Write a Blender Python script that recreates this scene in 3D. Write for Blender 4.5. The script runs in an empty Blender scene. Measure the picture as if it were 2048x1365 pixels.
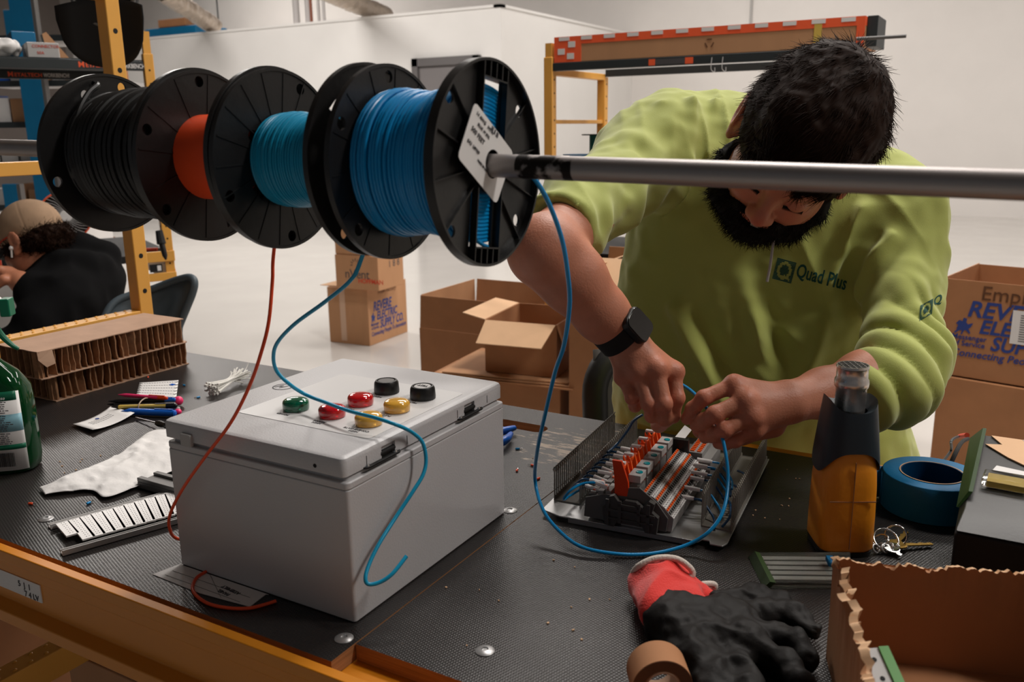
import bpy, bmesh, math, random
import numpy as np
from mathutils import Vector, Matrix, Euler
from mathutils.bvhtree import BVHTree
random.seed(7); rng = np.random.default_rng(7)
PI = math.pi
scene = bpy.context.scene
COL = scene.collection
# ---------------------------------------------------------------- camera (metres; z = 0 is the bench top, floor at FZ)
FPX = 1750.14
CAM = np.array([0.5418, -0.609, 0.488])
PITCH, ROLL, YAW = 0.2377658, -0.01321549, 0.52566356
FZ = -0.92
_cy, _sy = math.cos(YAW), math.sin(YAW)
CF = np.array([-_sy*math.cos(PITCH), _cy*math.cos(PITCH), -math.sin(PITCH)])
_r = np.array([_cy, _sy, 0.0]); _u = np.cross(_r, CF)
CR = math.cos(ROLL)*_r + math.sin(ROLL)*_u
CU = -math.sin(ROLL)*_r + math.cos(ROLL)*_u
def RAY(x, y): return CF + CR*(x-1024)/FPX - CU*(y-682.5)/FPX
def DP(x, y, d): return Vector(CAM + RAY(x, y)*d)          # a point of the place, d metres in front of the camera
def ZP(x, y, z=0.0):
    d = RAY(x, y); return Vector(CAM + d*(z-CAM[2])/d[2])   # the same on a horizontal surface
def XP(x, y, X):
    d = RAY(x, y); return Vector(CAM + d*(X-CAM[0])/d[0])
def YP(x, y, Y):
    d = RAY(x, y); return Vector(CAM + d*(Y-CAM[1])/d[1])
cam_d = bpy.data.cameras.new('camera'); cam = bpy.data.objects.new('camera', cam_d); COL.objects.link(cam)
cam_d.sensor_width = 36; cam_d.lens = FPX/2048*36; cam_d.clip_start = 0.02; cam_d.clip_end = 100
cam.matrix_world = Matrix(((CR[0], CU[0], -CF[0], CAM[0]), (CR[1], CU[1], -CF[1], CAM[1]), (CR[2], CU[2], -CF[2], CAM[2]), (0, 0, 0, 1)))
cam_d.dof.use_dof = True; cam_d.dof.focus_distance = 1.2; cam_d.dof.aperture_fstop = 9.0
scene.camera = cam
scene.view_settings.view_transform = 'Standard'; scene.view_settings.look = 'None'
scene.view_settings.gamma = 1; scene.view_settings.use_curve_mapping = False
scene.view_settings.exposure = 0.0
# ---------------------------------------------------------------- light of the hall
w = bpy.data.worlds.new('world'); scene.world = w; w.use_nodes = True
w.node_tree.nodes['Background'].inputs[0].default_value = (0.80, 0.82, 0.86, 1)
w.node_tree.nodes['Background'].inputs[1].default_value = 0.10
def area(name, loc, size, power, col=(1, 0.94, 0.885), target=None, spread=PI):
    l = bpy.data.lights.new(name, 'AREA'); l.shape = 'RECTANGLE'; l.size, l.size_y = size; l.energy = power; l.color = col
    l.spread = spread
    o = bpy.data.objects.new(name, l); COL.objects.link(o); o.location = loc
    d = (Vector(target) - Vector(loc)) if target is not None else Vector((0, 0, -1))
    o.rotation_euler = d.to_track_quat('-Z', 'Y').to_euler(); return o
area('bench_ceiling_light', (-0.3, 2.3, 3.6), (1.3, 0.5), 100)
area('bench_ceiling_light', (2.7, 1.2, 3.4), (1.3, 0.5), 105)
area('hall_ceiling_light', (-3.2, 6.6, 4.4), (3.0, 0.8), 128)
area('hall_ceiling_light', (0.2, 5.2, 4.4), (3.0, 0.8), 128)
area('hall_ceiling_light', (2.5, 7.0, 4.4), (3.0, 0.8), 128)
area('hall_ceiling_light', (-8.8, 5.8, 4.4), (3.2, 1.3), 400)
area('hall_ceiling_light', (-13.5, 12.0, 4.6), (4.0, 0.8), 170)  # extra lamp, added to brighten the dark upper left wall and office roof
area('hall_ceiling_light', (-3.0, 11.5, 4.4), (3.0, 0.8), 128)
area('hall_ceiling_light', (3.0, 11.5, 4.4), (3.0, 0.8), 128)
# ---------------------------------------------------------------- materials
def lin(c):
    return tuple(((x/255)/12.92 if x/255 <= 0.04045 else ((x/255+0.055)/1.055)**2.4) for x in c) + (1,)
def mat(name, color, rough=0.5, metal=0.0, var=0.0, vscale=8.0, bump=0.0, bscale=60.0, trans=0.0, ior=1.45, coat=0.0, sss=0.0, emis=0.0, col2=None, sheen=0.0, spec=None, stretch=(1, 1, 1), rvar=0.0):
    m = bpy.data.materials.new(name); m.use_nodes = True; nt = m.node_tree; N = nt.nodes; L = nt.links
    b = N['Principled BSDF']
    c = lin(color)
    b.inputs['Base Color'].default_value = c; b.inputs['Roughness'].default_value = rough; b.inputs['Metallic'].default_value = metal
    b.inputs['IOR'].default_value = ior
    if spec is not None: b.inputs['Specular IOR Level'].default_value = spec
    if trans: b.inputs['Transmission Weight'].default_value = trans
    if coat: b.inputs['Coat Weight'].default_value = coat; b.inputs['Coat Roughness'].default_value = 0.08
    if sheen: b.inputs['Sheen Weight'].default_value = sheen; b.inputs['Sheen Roughness'].default_value = 0.5
    if sss:
        b.inputs['Subsurface Weight'].default_value = sss; b.inputs['Subsurface Radius'].default_value = (0.012, 0.005, 0.003); b.inputs['Subsurface Scale'].default_value = 1.0
    if emis: b.inputs['Emission Color'].default_value = c; b.inputs['Emission Strength'].default_value = emis
    if var or bump or col2 or rvar:
        tc = N.new('ShaderNodeTexCoord'); mp = N.new('ShaderNodeMapping'); L.new(tc.outputs['Object'], mp.inputs[0]); mp.inputs['Scale'].default_value = stretch
    if var or col2:
        n = N.new('ShaderNodeTexNoise'); n.inputs['Scale'].default_value = vscale; n.inputs['Detail'].default_value = 6; L.new(mp.outputs[0], n.inputs['Vector'])
        r = N.new('ShaderNodeValToRGB'); L.new(n.outputs[0], r.inputs[0]); L.new(r.outputs[0], b.inputs['Base Color'])
        c2 = lin(col2) if col2 else tuple(min(1, x*(1+var)) for x in c[:3])+(1,)
        c1 = c if col2 else tuple(x*(1-var) for x in c[:3])+(1,)
        r.color_ramp.elements[0].position = 0.3; r.color_ramp.elements[1].position = 0.7
        r.color_ramp.elements[0].color = c1; r.color_ramp.elements[1].color = c2
    if rvar:
        n3 = N.new('ShaderNodeTexNoise'); n3.inputs['Scale'].default_value = vscale*2; L.new(mp.outputs[0], n3.inputs['Vector'])
        mr = N.new('ShaderNodeMapRange'); mr.inputs['To Min'].default_value = max(0, rough-rvar); mr.inputs['To Max'].default_value = rough+rvar
        L.new(n3.outputs[0], mr.inputs[0]); L.new(mr.outputs[0], b.inputs['Roughness'])
    if bump:
        n2 = N.new('ShaderNodeTexNoise'); n2.inputs['Scale'].default_value = bscale; n2.inputs['Detail'].default_value = 3; L.new(mp.outputs[0], n2.inputs['Vector'])
        bp = N.new('ShaderNodeBump'); bp.inputs['Strength'].default_value = bump; bp.inputs['Distance'].default_value = 0.002
        L.new(n2.outputs[0], bp.inputs['Height']); L.new(bp.outputs[0], b.inputs['Normal'])
    return m
M = {}
M['wall'] = mat('wall_paint', (226, 222, 218), 0.7, var=0.02, vscale=2)
M['office'] = mat('office_paint', (226, 224, 221), 0.6, var=0.02, vscale=2)
M['shadedwall'] = mat('shaded_wall_paint', (150, 140, 134), 0.8, var=0.05, vscale=1)  # grey with the shade on the upper wall put into its colour
M['ceiling'] = mat('ceiling_deck', (120, 112, 106), 0.9)
M['doorgrey'] = mat('door_grey', (116, 112, 112), 0.5)
M['doorframe'] = mat('door_frame_grey', (98, 95, 95), 0.5)
M['yellow'] = mat('yellow_steel', (222, 162, 72), 0.42, var=0.04, vscale=10, coat=0.2)
M['amber'] = mat('amber_steel', (206, 128, 24), 0.42, var=0.05, vscale=6)
M['holeblack'] = mat('hole_black', (12, 10, 9), 0.8)
M['darksteel'] = mat('charcoal_steel', (42, 48, 50), 0.5, var=0.1)
M['plywood'] = mat('plywood_edge', (150, 105, 66), 0.7, var=0.25, vscale=90, stretch=(0.15, 0.15, 6))
M['black'] = mat('black_plastic', (17, 17, 17), 0.38, var=0.15, bump=0.08, bscale=200)
M['blackmatte'] = mat('black_matte', (15, 14, 14), 0.75)
M['spool'] = mat('spool_plastic', (24, 23, 23), 0.36, var=0.2, vscale=20, bump=0.12, bscale=140)
M['spoolfront'] = mat('spool_plastic_fresh', (26, 26, 26), 0.33, var=0.15, vscale=20, bump=0.1, bscale=160)
M['wirered'] = mat('orange_wire', (240, 82, 38), 0.35)
M['wireblue'] = mat('blue_wire', (0, 134, 196), 0.3)
M['wireteal'] = mat('teal_wire', (12, 146, 186), 0.32)
M['wireblack'] = mat('black_wire', (16, 16, 16), 0.38)
M['steel'] = mat('galvanised_steel', (150, 147, 145), 0.34, metal=0.9, var=0.15, vscale=30, stretch=(0.1, 1, 1), rvar=0.1)
M['brushed'] = mat('brushed_nozzle', (205, 200, 196), 0.28, metal=0.85, rvar=0.06, vscale=40); M['chrome'] = mat('bright_metal', (200, 200, 200), 0.15, metal=1.0)
M['zinc'] = mat('zinc_plate', (176, 176, 176), 0.35, metal=0.75, var=0.06, vscale=40)
M['box_grey'] = mat('enclosure_grey', (190, 189, 190), 0.42, bump=0.14, bscale=420)
M['overlay'] = mat('overlay_film', (206, 205, 204), 0.33)
M['ink'] = mat('grey_ink', (74, 72, 74), 0.6)
M['inkblack'] = mat('black_ink', (30, 29, 30), 0.6)
M['card'] = mat('cardboard', (182, 136, 98), 0.8, var=0.05, vscale=14, bump=0.1, bscale=90, stretch=(1, 1, 0.3))
M['carddark'] = mat('cardboard_brown', (164, 114, 76), 0.8, var=0.06, vscale=14, bump=0.1, bscale=90)
M['cardlight'] = mat('cardboard_inner', (212, 172, 134), 0.8, var=0.04, vscale=14)
M['cardtop'] = mat('cardboard_liner', (176, 142, 118), 0.8, var=0.08, vscale=20, bump=0.2, bscale=80)
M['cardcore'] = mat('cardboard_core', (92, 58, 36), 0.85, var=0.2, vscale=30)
M['cardedge'] = mat('cardboard_edge', (168, 124, 90), 0.85, var=0.2, vscale=120)
M['tapeclear'] = mat('packing_tape', (206, 172, 146), 0.22)
M['bluetext'] = mat('blue_print', (40, 62, 130), 0.7)
M['redtext'] = mat('red_print', (206, 70, 44), 0.7)
M['paper'] = mat('white_paper', (222, 220, 218), 0.7)
M['tissue'] = mat('tissue_paper', (226, 224, 222), 0.9, bump=1.0, bscale=45)
M['white'] = mat('white_plastic', (224, 222, 220), 0.4)
M['nylon'] = mat('white_nylon', (228, 226, 220), 0.35)
M['skin'] = mat('skin', (172, 112, 86), 0.5, var=0.10, vscale=24, bump=0.22, bscale=380, sss=0.12, col2=(196, 128, 100))
M['lip'] = mat('lip_skin', (170, 84, 70), 0.5)
M['hair'] = mat('dark_hair', (36, 22, 15), 0.62, spec=0.06)
M['beard'] = mat('black_beard', (14, 9, 7), 0.7, spec=0.2)
M['greenball'] = mat('green_lens', (0, 96, 66), 0.08, trans=0.25, coat=1.0)
M['redlens'] = mat('red_lens', (200, 8, 20), 0.08, trans=0.25, coat=1.0)
M['yellens'] = mat('amber_lens', (232, 176, 66), 0.1, trans=0.2, coat=1.0)
M['orange'] = mat('orange_plastic', (240, 92, 20), 0.4)
M['orangered'] = mat('orange_red_plastic', (218, 62, 12), 0.42)
M['dgrey'] = mat('dark_grey_plastic', (92, 90, 88), 0.45); M['clampgrey'] = mat('clamp_charcoal', (66, 64, 62), 0.5)
M['tgrey'] = mat('terminal_grey', (146, 144, 142), 0.5)
M['lgrey'] = mat('light_grey_plastic', (176, 174, 172), 0.5)
M['ductgrey'] = mat('duct_grey', (124, 120, 112), 0.5)
M['glassclear'] = mat('clear_plastic', (235, 236, 234), 0.06, trans=0.97, ior=1.25)
M['greenliquid'] = mat('green_cleaner', (20, 150, 60), 0.06, trans=0.9, ior=1.35)
M['green'] = mat('green_plastic', (0, 104, 74), 0.35)
M['greenlabel'] = mat('green_label', (6, 98, 70), 0.45)
M['bluelabel'] = mat('pale_blue_label', (134, 182, 196), 0.45)
M['bluetape'] = mat('blue_masking_tape', (0, 108, 158), 0.6, bump=0.15, bscale=300)
M['bluetapeside'] = mat('blue_tape_winding', (0, 116, 172), 0.6, bump=0.3, bscale=60, stretch=(0.2, 0.2, 1))
M['toolyellow'] = mat('tool_yellow', (236, 148, 34), 0.42, bump=0.1, bscale=200)
M['toolblue'] = mat('tool_blue_black', (30, 44, 54), 0.45)
M['redknit'] = mat('red_knit', (218, 40, 30), 0.8, bump=0.5, bscale=500, sheen=0.3)
M['blackglove'] = mat('black_latex', (24, 22, 21), 0.6, spec=0.25, bump=0.3, bscale=150)
M['whiteknit'] = mat('white_knit', (206, 196, 186), 0.9, bump=0.5, bscale=400)
M['shelfblue'] = mat('rack_blue', (0, 104, 148), 0.5, var=0.05)
M['gold'] = mat('brass', (200, 160, 80), 0.3, metal=0.9)
M['foil'] = mat('silver_duct', (190, 175, 160), 0.3, metal=0.7, bump=0.8, bscale=30)
M['pvc'] = mat('white_pipe', (206, 202, 200), 0.4)
M['copper'] = mat('copper_pipe', (150, 84, 60), 0.4)
M['tapeorange'] = mat('orange_tape', (240, 96, 54), 0.5)
M['chairgrey'] = mat('chair_grey_blue', (72, 84, 92), 0.5)
M['chairblack'] = mat('chair_black', (22, 21, 21), 0.5)
M['pinkplastic'] = mat('pink_plastic', (236, 50, 110), 0.35)
M['bluepen'] = mat('blue_pen', (16, 92, 190), 0.3)
M['yellowpen'] = mat('yellow_wrapper', (206, 176, 84), 0.35)
M['rubber'] = mat('rubber_band', (170, 150, 130), 0.6)
# ---------------------------------------------------------------- geometry helpers
def rotz(a): return Matrix.Rotation(a, 3, 'Z')
class MB:
    def __init__(s): s.v = []; s.f = []; s.m = []
    def add(s, vs, fs, mi=0, X=None):
        o = len(s.v)
        for p in vs:
            p = Vector(p); s.v.append(X @ p if X is not None else p)
        for f in fs: s.f.append([i+o for i in f]); s.m.append(mi)
        return s
    def box(s, c, sz, R=None, mi=0, X=None, taper=1.0):
        hx, hy, hz = sz[0]/2, sz[1]/2, sz[2]/2; vs = []
        for z in (-1, 1):
            k = taper if z > 0 else 1
            for x, y in ((-1, -1), (1, -1), (1, 1), (-1, 1)):
                p = Vector((x*hx*k, y*hy*k, z*hz)); p = R @ p if R is not None else p; vs.append(p+Vector(c))
        return s.add(vs, [(3, 2, 1, 0), (4, 5, 6, 7), (0, 1, 5, 4), (1, 2, 6, 5), (2, 3, 7, 6), (3, 0, 4, 7)], mi, X)
    def bb(s, a, b, mi=0, X=None):
        a, b = Vector(a), Vector(b); return s.box((a+b)/2, b-a, None, mi, X)
    def tube(s, path, r, n=10, mi=0, closed=False, caps=True, X=None):
        P = [Vector(p) for p in path]; k = len(P); rs = r if hasattr(r, '__len__') else [r]*k
        T = []
        for i in range(k):
            a = P[(i-1) % k] if closed else P[max(0, i-1)]; b = P[(i+1) % k] if closed else P[min(k-1, i+1)]
            d = (b-a); T.append(d.normalized() if d.length > 1e-9 else Vector((0, 0, 1)))
        up = T[0].orthogonal().normalized(); vs = []; fs = []
        for i in range(k):
            up = up - T[i]*up.dot(T[i]); up = up.normalized() if up.length > 1e-6 else T[i].orthogonal().normalized(); sd = T[i].cross(up)
            for j in range(n):
                a = 2*PI*j/n; vs.append(P[i]+(up*math.cos(a)+sd*math.sin(a))*rs[i])
        for i in range(k if closed else k-1):
            for j in range(n):
                a = i*n+j; b = i*n+(j+1) % n; c = ((i+1) % k)*n+(j+1) % n; d = ((i+1) % k)*n+j; fs.append((a, b, c, d))
        if caps and not closed: fs.append(tuple(range(n-1, -1, -1))); fs.append(tuple((k-1)*n+j for j in range(n)))
        return s.add(vs, fs, mi, X)
    def cyl(s, a, b, r, r2=None, n=24, mi=0, X=None): return s.tube([a, b], [r, r if r2 is None else r2], n, mi, X=X)
    def lathe(s, prof, o=(0, 0, 0), ax=(0, 0, 1), n=32, mi=0, X=None, closed=False, a0=0, a1=2*PI, scl=(1, 1)):
        ax = Vector(ax).normalized(); q = Vector((0, 0, 1)).rotation_difference(ax); o = Vector(o); vs = []; fs = []; k = len(prof)
        full = abs(a1-a0-2*PI) < 1e-6; cnt = n if full else n+1
        for j in range(cnt):
            a = a0+(a1-a0)*j/n
            for r, z in prof: vs.append(o+q @ Vector((r*math.cos(a)*scl[0], r*math.sin(a)*scl[1], z)))
        for j in range(n):
            j2 = (j+1) % cnt
            for i in range(k if closed else k-1):
                i2 = (i+1) % k; fs.append((j*k+i, j2*k+i, j2*k+i2, j*k+i2))
        return s.add(vs, fs, mi, X)
    def prism(s, poly, z0, z1, mi=0, X=None):
        n = len(poly); vs = [(x, y, z0) for x, y in poly]+[(x, y, z1) for x, y in poly]
        fs = [tuple(range(n-1, -1, -1)), tuple(range(n, 2*n))]+[(i, (i+1) % n, n+(i+1) % n, n+i) for i in range(n)]
        return s.add(vs, fs, mi, X)
    def sph(s, c, r, nu=20, nv=12, mi=0, R=None, X=None):
        r = r if hasattr(r, '__len__') else (r, r, r); vs = []; fs = []; c = Vector(c)
        for i in range(nv+1):
            t = PI*i/nv
            for j in range(nu):
                a = 2*PI*j/nu; p = Vector((r[0]*math.sin(t)*math.cos(a), r[1]*math.sin(t)*math.sin(a), r[2]*math.cos(t)))
                vs.append((R @ p if R is not None else p)+c)
        for i in range(nv):
            for j in range(nu): fs.append((i*nu+j, (i+1)*nu+j, (i+1)*nu+(j+1) % nu, i*nu+(j+1) % nu))
        return s.add(vs, fs, mi, X)
    def grid(s, fn, nu, nv, mi=0, X=None, cu=False):
        vs = [fn(i/(nu if cu else nu-1) if cu else i/(nu-1), j/(nv-1)) for i in range(nu) for j in range(nv)]
        fs = [(i*nv+j, ((i+1) % nu)*nv+j, ((i+1) % nu)*nv+j+1, i*nv+j+1) for i in range(nu if cu else nu-1) for j in range(nv-1)]
        return s.add(vs, fs, mi, X)
    def quad(s, a, b, c, d, mi=0): return s.add([a, b, c, d], [(0, 1, 2, 3)], mi)
    def build(s, name, mats, parent=None, bevel=0.0, smooth=True, ang=35, sub=0, solid=0.0, seg=2, X=None, merge=False, disp=None):
        me = bpy.data.meshes.new(name)
        vs = [X @ v for v in s.v] if X is not None else s.v
        me.from_pydata([tuple(v) for v in vs], [], s.f)
        mats = mats if isinstance(mats, (list, tuple)) else [mats]
        for m_ in mats: me.materials.append(M[m_] if isinstance(m_, str) else m_)
        me.polygons.foreach_set('material_index', s.m)
        bm = bmesh.new(); bm.from_mesh(me)
        if merge: bmesh.ops.remove_doubles(bm, verts=bm.verts, dist=1e-5)
        bmesh.ops.recalc_face_normals(bm, faces=bm.faces); bm.to_mesh(me); bm.free()
        if smooth:
            me.polygons.foreach_set('use_smooth', [True]*len(me.polygons)); me.set_sharp_from_angle(angle=math.radians(ang))
        o = bpy.data.objects.new(name, me); COL.objects.link(o)
        if parent is None:
            c = Vector((0, 0, 0))
            if len(me.vertices):
                co = np.array([v.co for v in me.vertices]); c = Vector(((co[:, 0].min()+co[:, 0].max())/2, (co[:, 1].min()+co[:, 1].max())/2, co[:, 2].min()))
            me.transform(Matrix.Translation(-c)); o.location = c
        else: attach(o, parent)
        if sub: md = o.modifiers.new('sub', 'SUBSURF'); md.levels = md.render_levels = sub
        if solid: md = o.modifiers.new('solid', 'SOLIDIFY'); md.thickness = solid; md.offset = 0
        if bevel: md = o.modifiers.new('bevel', 'BEVEL'); md.width = bevel; md.segments = seg; md.limit_method = 'ANGLE'; md.angle_limit = math.radians(40); md.harden_normals = smooth
        return o
def WM(o):
    return (WM(o.parent) @ o.matrix_parent_inverse if o.parent else Matrix.Identity(4)) @ o.matrix_basis
def attach(o, parent):
    o.parent = parent; o.matrix_parent_inverse = WM(parent).inverted()
def tag(o, label=None, cat=None, group=None, kind=None):
    for k, v in (('label', label), ('category', cat), ('group', group), ('kind', kind)):
        if v is not None: o[k] = v
    return o
def thing(name, loc, label, cat, group=None):
    o = bpy.data.objects.new(name, None); COL.objects.link(o); o.location = loc; o.empty_display_size = 0.05
    return tag(o, label, cat, group)
def struct(o): o['kind'] = 'structure'; return o
def kids(o): return [c for c in COL.objects if c.parent == o]
def dup(o, X=None, label=None, group=None, parent=None):
    c = o.copy(); COL.objects.link(c)
    if parent is not None: c.parent = parent
    elif X is not None: c.matrix_basis = X @ o.matrix_basis
    if label: c['label'] = label
    if group: c['group'] = group
    for ch in kids(o): dup(ch, parent=c)
    return c
def TR(x, y, z, rz=0.0): return Matrix.Translation((x, y, z)) @ Matrix.Rotation(rz, 4, 'Z')
def frame(o, x, y=None, z=None):
    """4x4 from origin and axes: x axis, y axis hint"""
    x = Vector(x).normalized(); z = x.cross(Vector(y)).normalized(); y = z.cross(x)
    return Matrix(((x.x, y.x, z.x, o[0]), (x.y, y.y, z.y, o[1]), (x.z, y.z, z.z, o[2]), (0, 0, 0, 1)))
def crom(pts, n=12, closed=False):
    P = [Vector(p) for p in pts]; k = len(P); out = []
    for i in range(k if closed else k-1):
        g = (lambda j: P[j % k]) if closed else (lambda j: P[max(0, min(k-1, j))])
        a, b, c, d = g(i-1), g(i), g(i+1), g(i+2)
        for j in range(n):
            t = j/n; out.append(0.5*((2*b)+(c-a)*t+(2*a-5*b+4*c-d)*t*t+(3*b-a-3*c+d)*t**3))
    if not closed: out.append(P[-1])
    return out
def rrect(w, h, r, n=5, cx=0, cy=0):
    out = []
    for (sx, sy, a) in ((1, 1, 0), (-1, 1, PI/2), (-1, -1, PI), (1, -1, 1.5*PI)):
        for i in range(n+1):
            t = a+PI/2*i/n; out.append((cx+sx*(w/2-r)+r*math.cos(t), cy+sy*(h/2-r)+r*math.sin(t)))
    return out
def text_mesh(body, size, extr=0.0003, shear=0.0, offset=0.0, align='LEFT', spacing=1.0, res=3):
    cu = bpy.data.curves.new('t', 'FONT'); cu.body = body; cu.size = size; cu.extrude = extr; cu.shear = shear; cu.offset = offset
    cu.align_x = align; cu.space_character = spacing; cu.resolution_u = res; cu.align_y = 'BOTTOM_BASELINE'
    o = bpy.data.objects.new('t', cu); COL.objects.link(o)
    dg = bpy.context.evaluated_depsgraph_get(); me = bpy.data.meshes.new_from_object(o.evaluated_get(dg))
    bpy.data.objects.remove(o); bpy.data.curves.remove(cu); return me
def text(body, size, X, mname, parent, name='lettering', sx=1.0, **kw):
    me = text_mesh(body, size, **kw); me.materials.clear(); me.materials.append(M[mname])
    me.transform(X @ Matrix.Diagonal((sx, 1, 1, 1)))
    o = bpy.data.objects.new(name, me); COL.objects.link(o); attach(o, parent); return o
def join_text(items, X, mname, parent, name='lettering'):
    """items: (body,size,x,y,kwargs) -> ONE mesh"""
    bm = bmesh.new()
    for body, size, x, y, kw in items:
        kw = dict(kw); sx = kw.pop('sx', 1.0); me = text_mesh(body, size, **kw); me.transform(X @ Matrix.Translation((x, y, 0)) @ Matrix.Diagonal((sx, 1, 1, 1))); bm.from_mesh(me); bpy.data.meshes.remove(me)
    me = bpy.data.meshes.new(name); bm.to_mesh(me); bm.free(); me.materials.clear(); me.materials.append(M[mname])
    o = bpy.data.objects.new(name, me); COL.objects.link(o)
    if parent is not None: attach(o, parent)
    return o
def cut(o, cutters):
    for c in cutters:
        md = o.modifiers.new('cut', 'BOOLEAN'); md.object = c; md.operation = 'DIFFERENCE'; md.solver = 'EXACT'
    dg = bpy.context.evaluated_depsgraph_get(); me = bpy.data.meshes.new_from_object(o.evaluated_get(dg)); o.modifiers.clear(); o.data = me
    for c in cutters: bpy.data.objects.remove(c)
    me.set_sharp_from_angle(angle=math.radians(35)); return o
# ---------------------------------------------------------------- smooth organic shapes from blended primitives
class SDF:
    def __init__(s, lo, hi, h):
        s.lo = np.array(lo, float); s.h = h; s.n = np.ceil((np.array(hi)-s.lo)/h).astype(int)+1
        s.ax = [s.lo[i]+h*np.arange(s.n[i]) for i in range(3)]; s.F = np.full(tuple(s.n), 0.05, np.float32)
    def _win(s, lo, hi, m):
        a = np.clip(np.floor((np.array(lo)-m-s.lo)/s.h).astype(int), 0, s.n-1); b = np.clip(np.ceil((np.array(hi)+m-s.lo)/s.h).astype(int)+1, 1, s.n)
        if np.any(b <= a): return None
        sl = tuple(slice(a[i], b[i]) for i in range(3)); G = np.meshgrid(*[s.ax[i][sl[i]] for i in range(3)], indexing='ij'); return sl, G
    def _op(s, sl, d, k, op):
        F = s.F[sl]
        if op == 'add':
            hh = np.clip(0.5+0.5*(F-d)/k, 0, 1); s.F[sl] = F*(1-hh)+d*hh-k*hh*(1-hh)
        else:
            hh = np.clip(0.5-0.5*(F+d)/k, 0, 1); s.F[sl] = F*(1-hh)-d*hh+k*hh*(1-hh)
    def cap(s, p0, p1, r0, r1=None, k=0.01, op='add', flat=None):
        r1 = r0 if r1 is None else r1; p0 = np.array(p0, float); p1 = np.array(p1, float); m = max(r0, r1)+k+2*s.h+0.012
        w_ = s._win(np.minimum(p0, p1), np.maximum(p0, p1), m)
        if w_ is None: return s
        sl, (X, Y, Z) = w_; d = p1-p0; L2 = max(1e-12, d@d); ax, ay, az = X-p0[0], Y-p0[1], Z-p0[2]
        t = np.clip((ax*d[0]+ay*d[1]+az*d[2])/L2, 0, 1); qx, qy, qz = ax-t*d[0], ay-t*d[1], az-t*d[2]
        if flat is not None:   # flatten along a direction: (unit vector, factor)
            fv, ff = np.array(flat[0], float), flat[1]; fv = fv/np.linalg.norm(fv); c = (qx*fv[0]+qy*fv[1]+qz*fv[2])*(1/ff-1); qx, qy, qz = qx+c*fv[0], qy+c*fv[1], qz+c*fv[2]
        dist = np.sqrt(qx*qx+qy*qy+qz*qz)-(r0+(r1-r0)*t); s._op(sl, dist.astype(np.float32), k, op); return s
    def chain(s, pts, rs, k=0.008, op='add', flat=None):
        for i in range(len(pts)-1): s.cap(pts[i], pts[i+1], rs[i], rs[i+1], k, op, flat)
        return s
    def ell(s, c, r, R=None, k=0.01, op='add'):
        c = np.array(c, float); r = np.array(r if hasattr(r, '__len__') else (r, r, r), float); m = r.max()+k+2*s.h+0.012; w_ = s._win(c, c, m)
        if w_ is None: return s
        sl, (X, Y, Z) = w_; x, y, z = X-c[0], Y-c[1], Z-c[2]
        if R is not None: R = np.array(R, float); x, y, z = R[0, 0]*x+R[1, 0]*y+R[2, 0]*z, R[0, 1]*x+R[1, 1]*y+R[2, 1]*z, R[0, 2]*x+R[1, 2]*y+R[2, 2]*z   # columns of R = local axes
        k0 = np.sqrt((x/r[0])**2+(y/r[1])**2+(z/r[2])**2)+1e-9; k1 = np.sqrt((x/r[0]**2)**2+(y/r[1]**2)**2+(z/r[2]**2)**2)+1e-9
        s._op(sl, (k0*(k0-1)/k1).astype(np.float32), k, op); return s
    def mesh(s):
        F = s.F; h = s.h; n = s.n; nx, ny, nz = n-1
        inside = F < 0; c = np.zeros((nx, ny, nz), np.int8)
        for dx in (0, 1):
            for dy in (0, 1):
                for dz in (0, 1): c += inside[dx:nx+dx, dy:ny+dy, dz:nz+dz]
        act = (c > 0) & (c < 8); idx = -np.ones((nx, ny, nz), np.int64); I = np.argwhere(act); idx[act] = np.arange(len(I)); acc = np.zeros((len(I), 3)); cnt = np.zeros(len(I))
        cr = [(a, b, cc) for a in (0, 1) for b in (0, 1) for cc in (0, 1)]
        for p in cr:
            for ax in range(3):
                if p[ax]: continue
                q = list(p); q[ax] = 1; fa = F[I[:, 0]+p[0], I[:, 1]+p[1], I[:, 2]+p[2]]; fb = F[I[:, 0]+q[0], I[:, 1]+q[1], I[:, 2]+q[2]]
                m = (fa < 0) != (fb < 0); t = np.where(m, fa/np.where(m, fa-fb, 1), 0); pt = np.tile(np.array(p, float), (len(I), 1)); pt[:, ax] += t; acc += pt*m[:, None]; cnt += m
        V = s.lo+(I+acc/np.maximum(cnt, 1)[:, None])*h; Q = []
        for ax in range(3):
            u, v = [(1, 2), (2, 0), (0, 1)][ax]; sh = [slice(1, None)]*3; sh[ax] = slice(0, -1) ; a = inside[tuple(slice(1, n[i]-1) if i != ax else slice(0, n[i]-1) for i in range(3))]
            b = inside[tuple(slice(1, n[i]-1) if i != ax else slice(1, n[i]) for i in range(3))]; e = np.argwhere(a != b); base = e.copy()
            for i in range(3):
                if i != ax: base[:, i] += 1
            sgn = a[e[:, 0], e[:, 1], e[:, 2]]
            du = np.zeros(3, int); du[u] = 1; dv = np.zeros(3, int); dv[v] = 1; g = lambda o: idx[tuple((base-o).T)]
            q = np.stack([g(du+dv), g(dv), g(0*du), g(du)], 1); q[~sgn] = q[~sgn][:, ::-1]; Q.append(q)
        Q = np.concatenate(Q); Q = Q[(Q >= 0).all(1)]; return V, Q
def vnormals(V, Q):
    a = V[Q[:, 2]]-V[Q[:, 0]]; b = V[Q[:, 3]]-V[Q[:, 1]]; fn = np.cross(a, b); N_ = np.zeros_like(V)
    for i in range(4): np.add.at(N_, Q[:, i], fn)
    return N_/np.maximum(1e-12, np.linalg.norm(N_, axis=1))[:, None]
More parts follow.
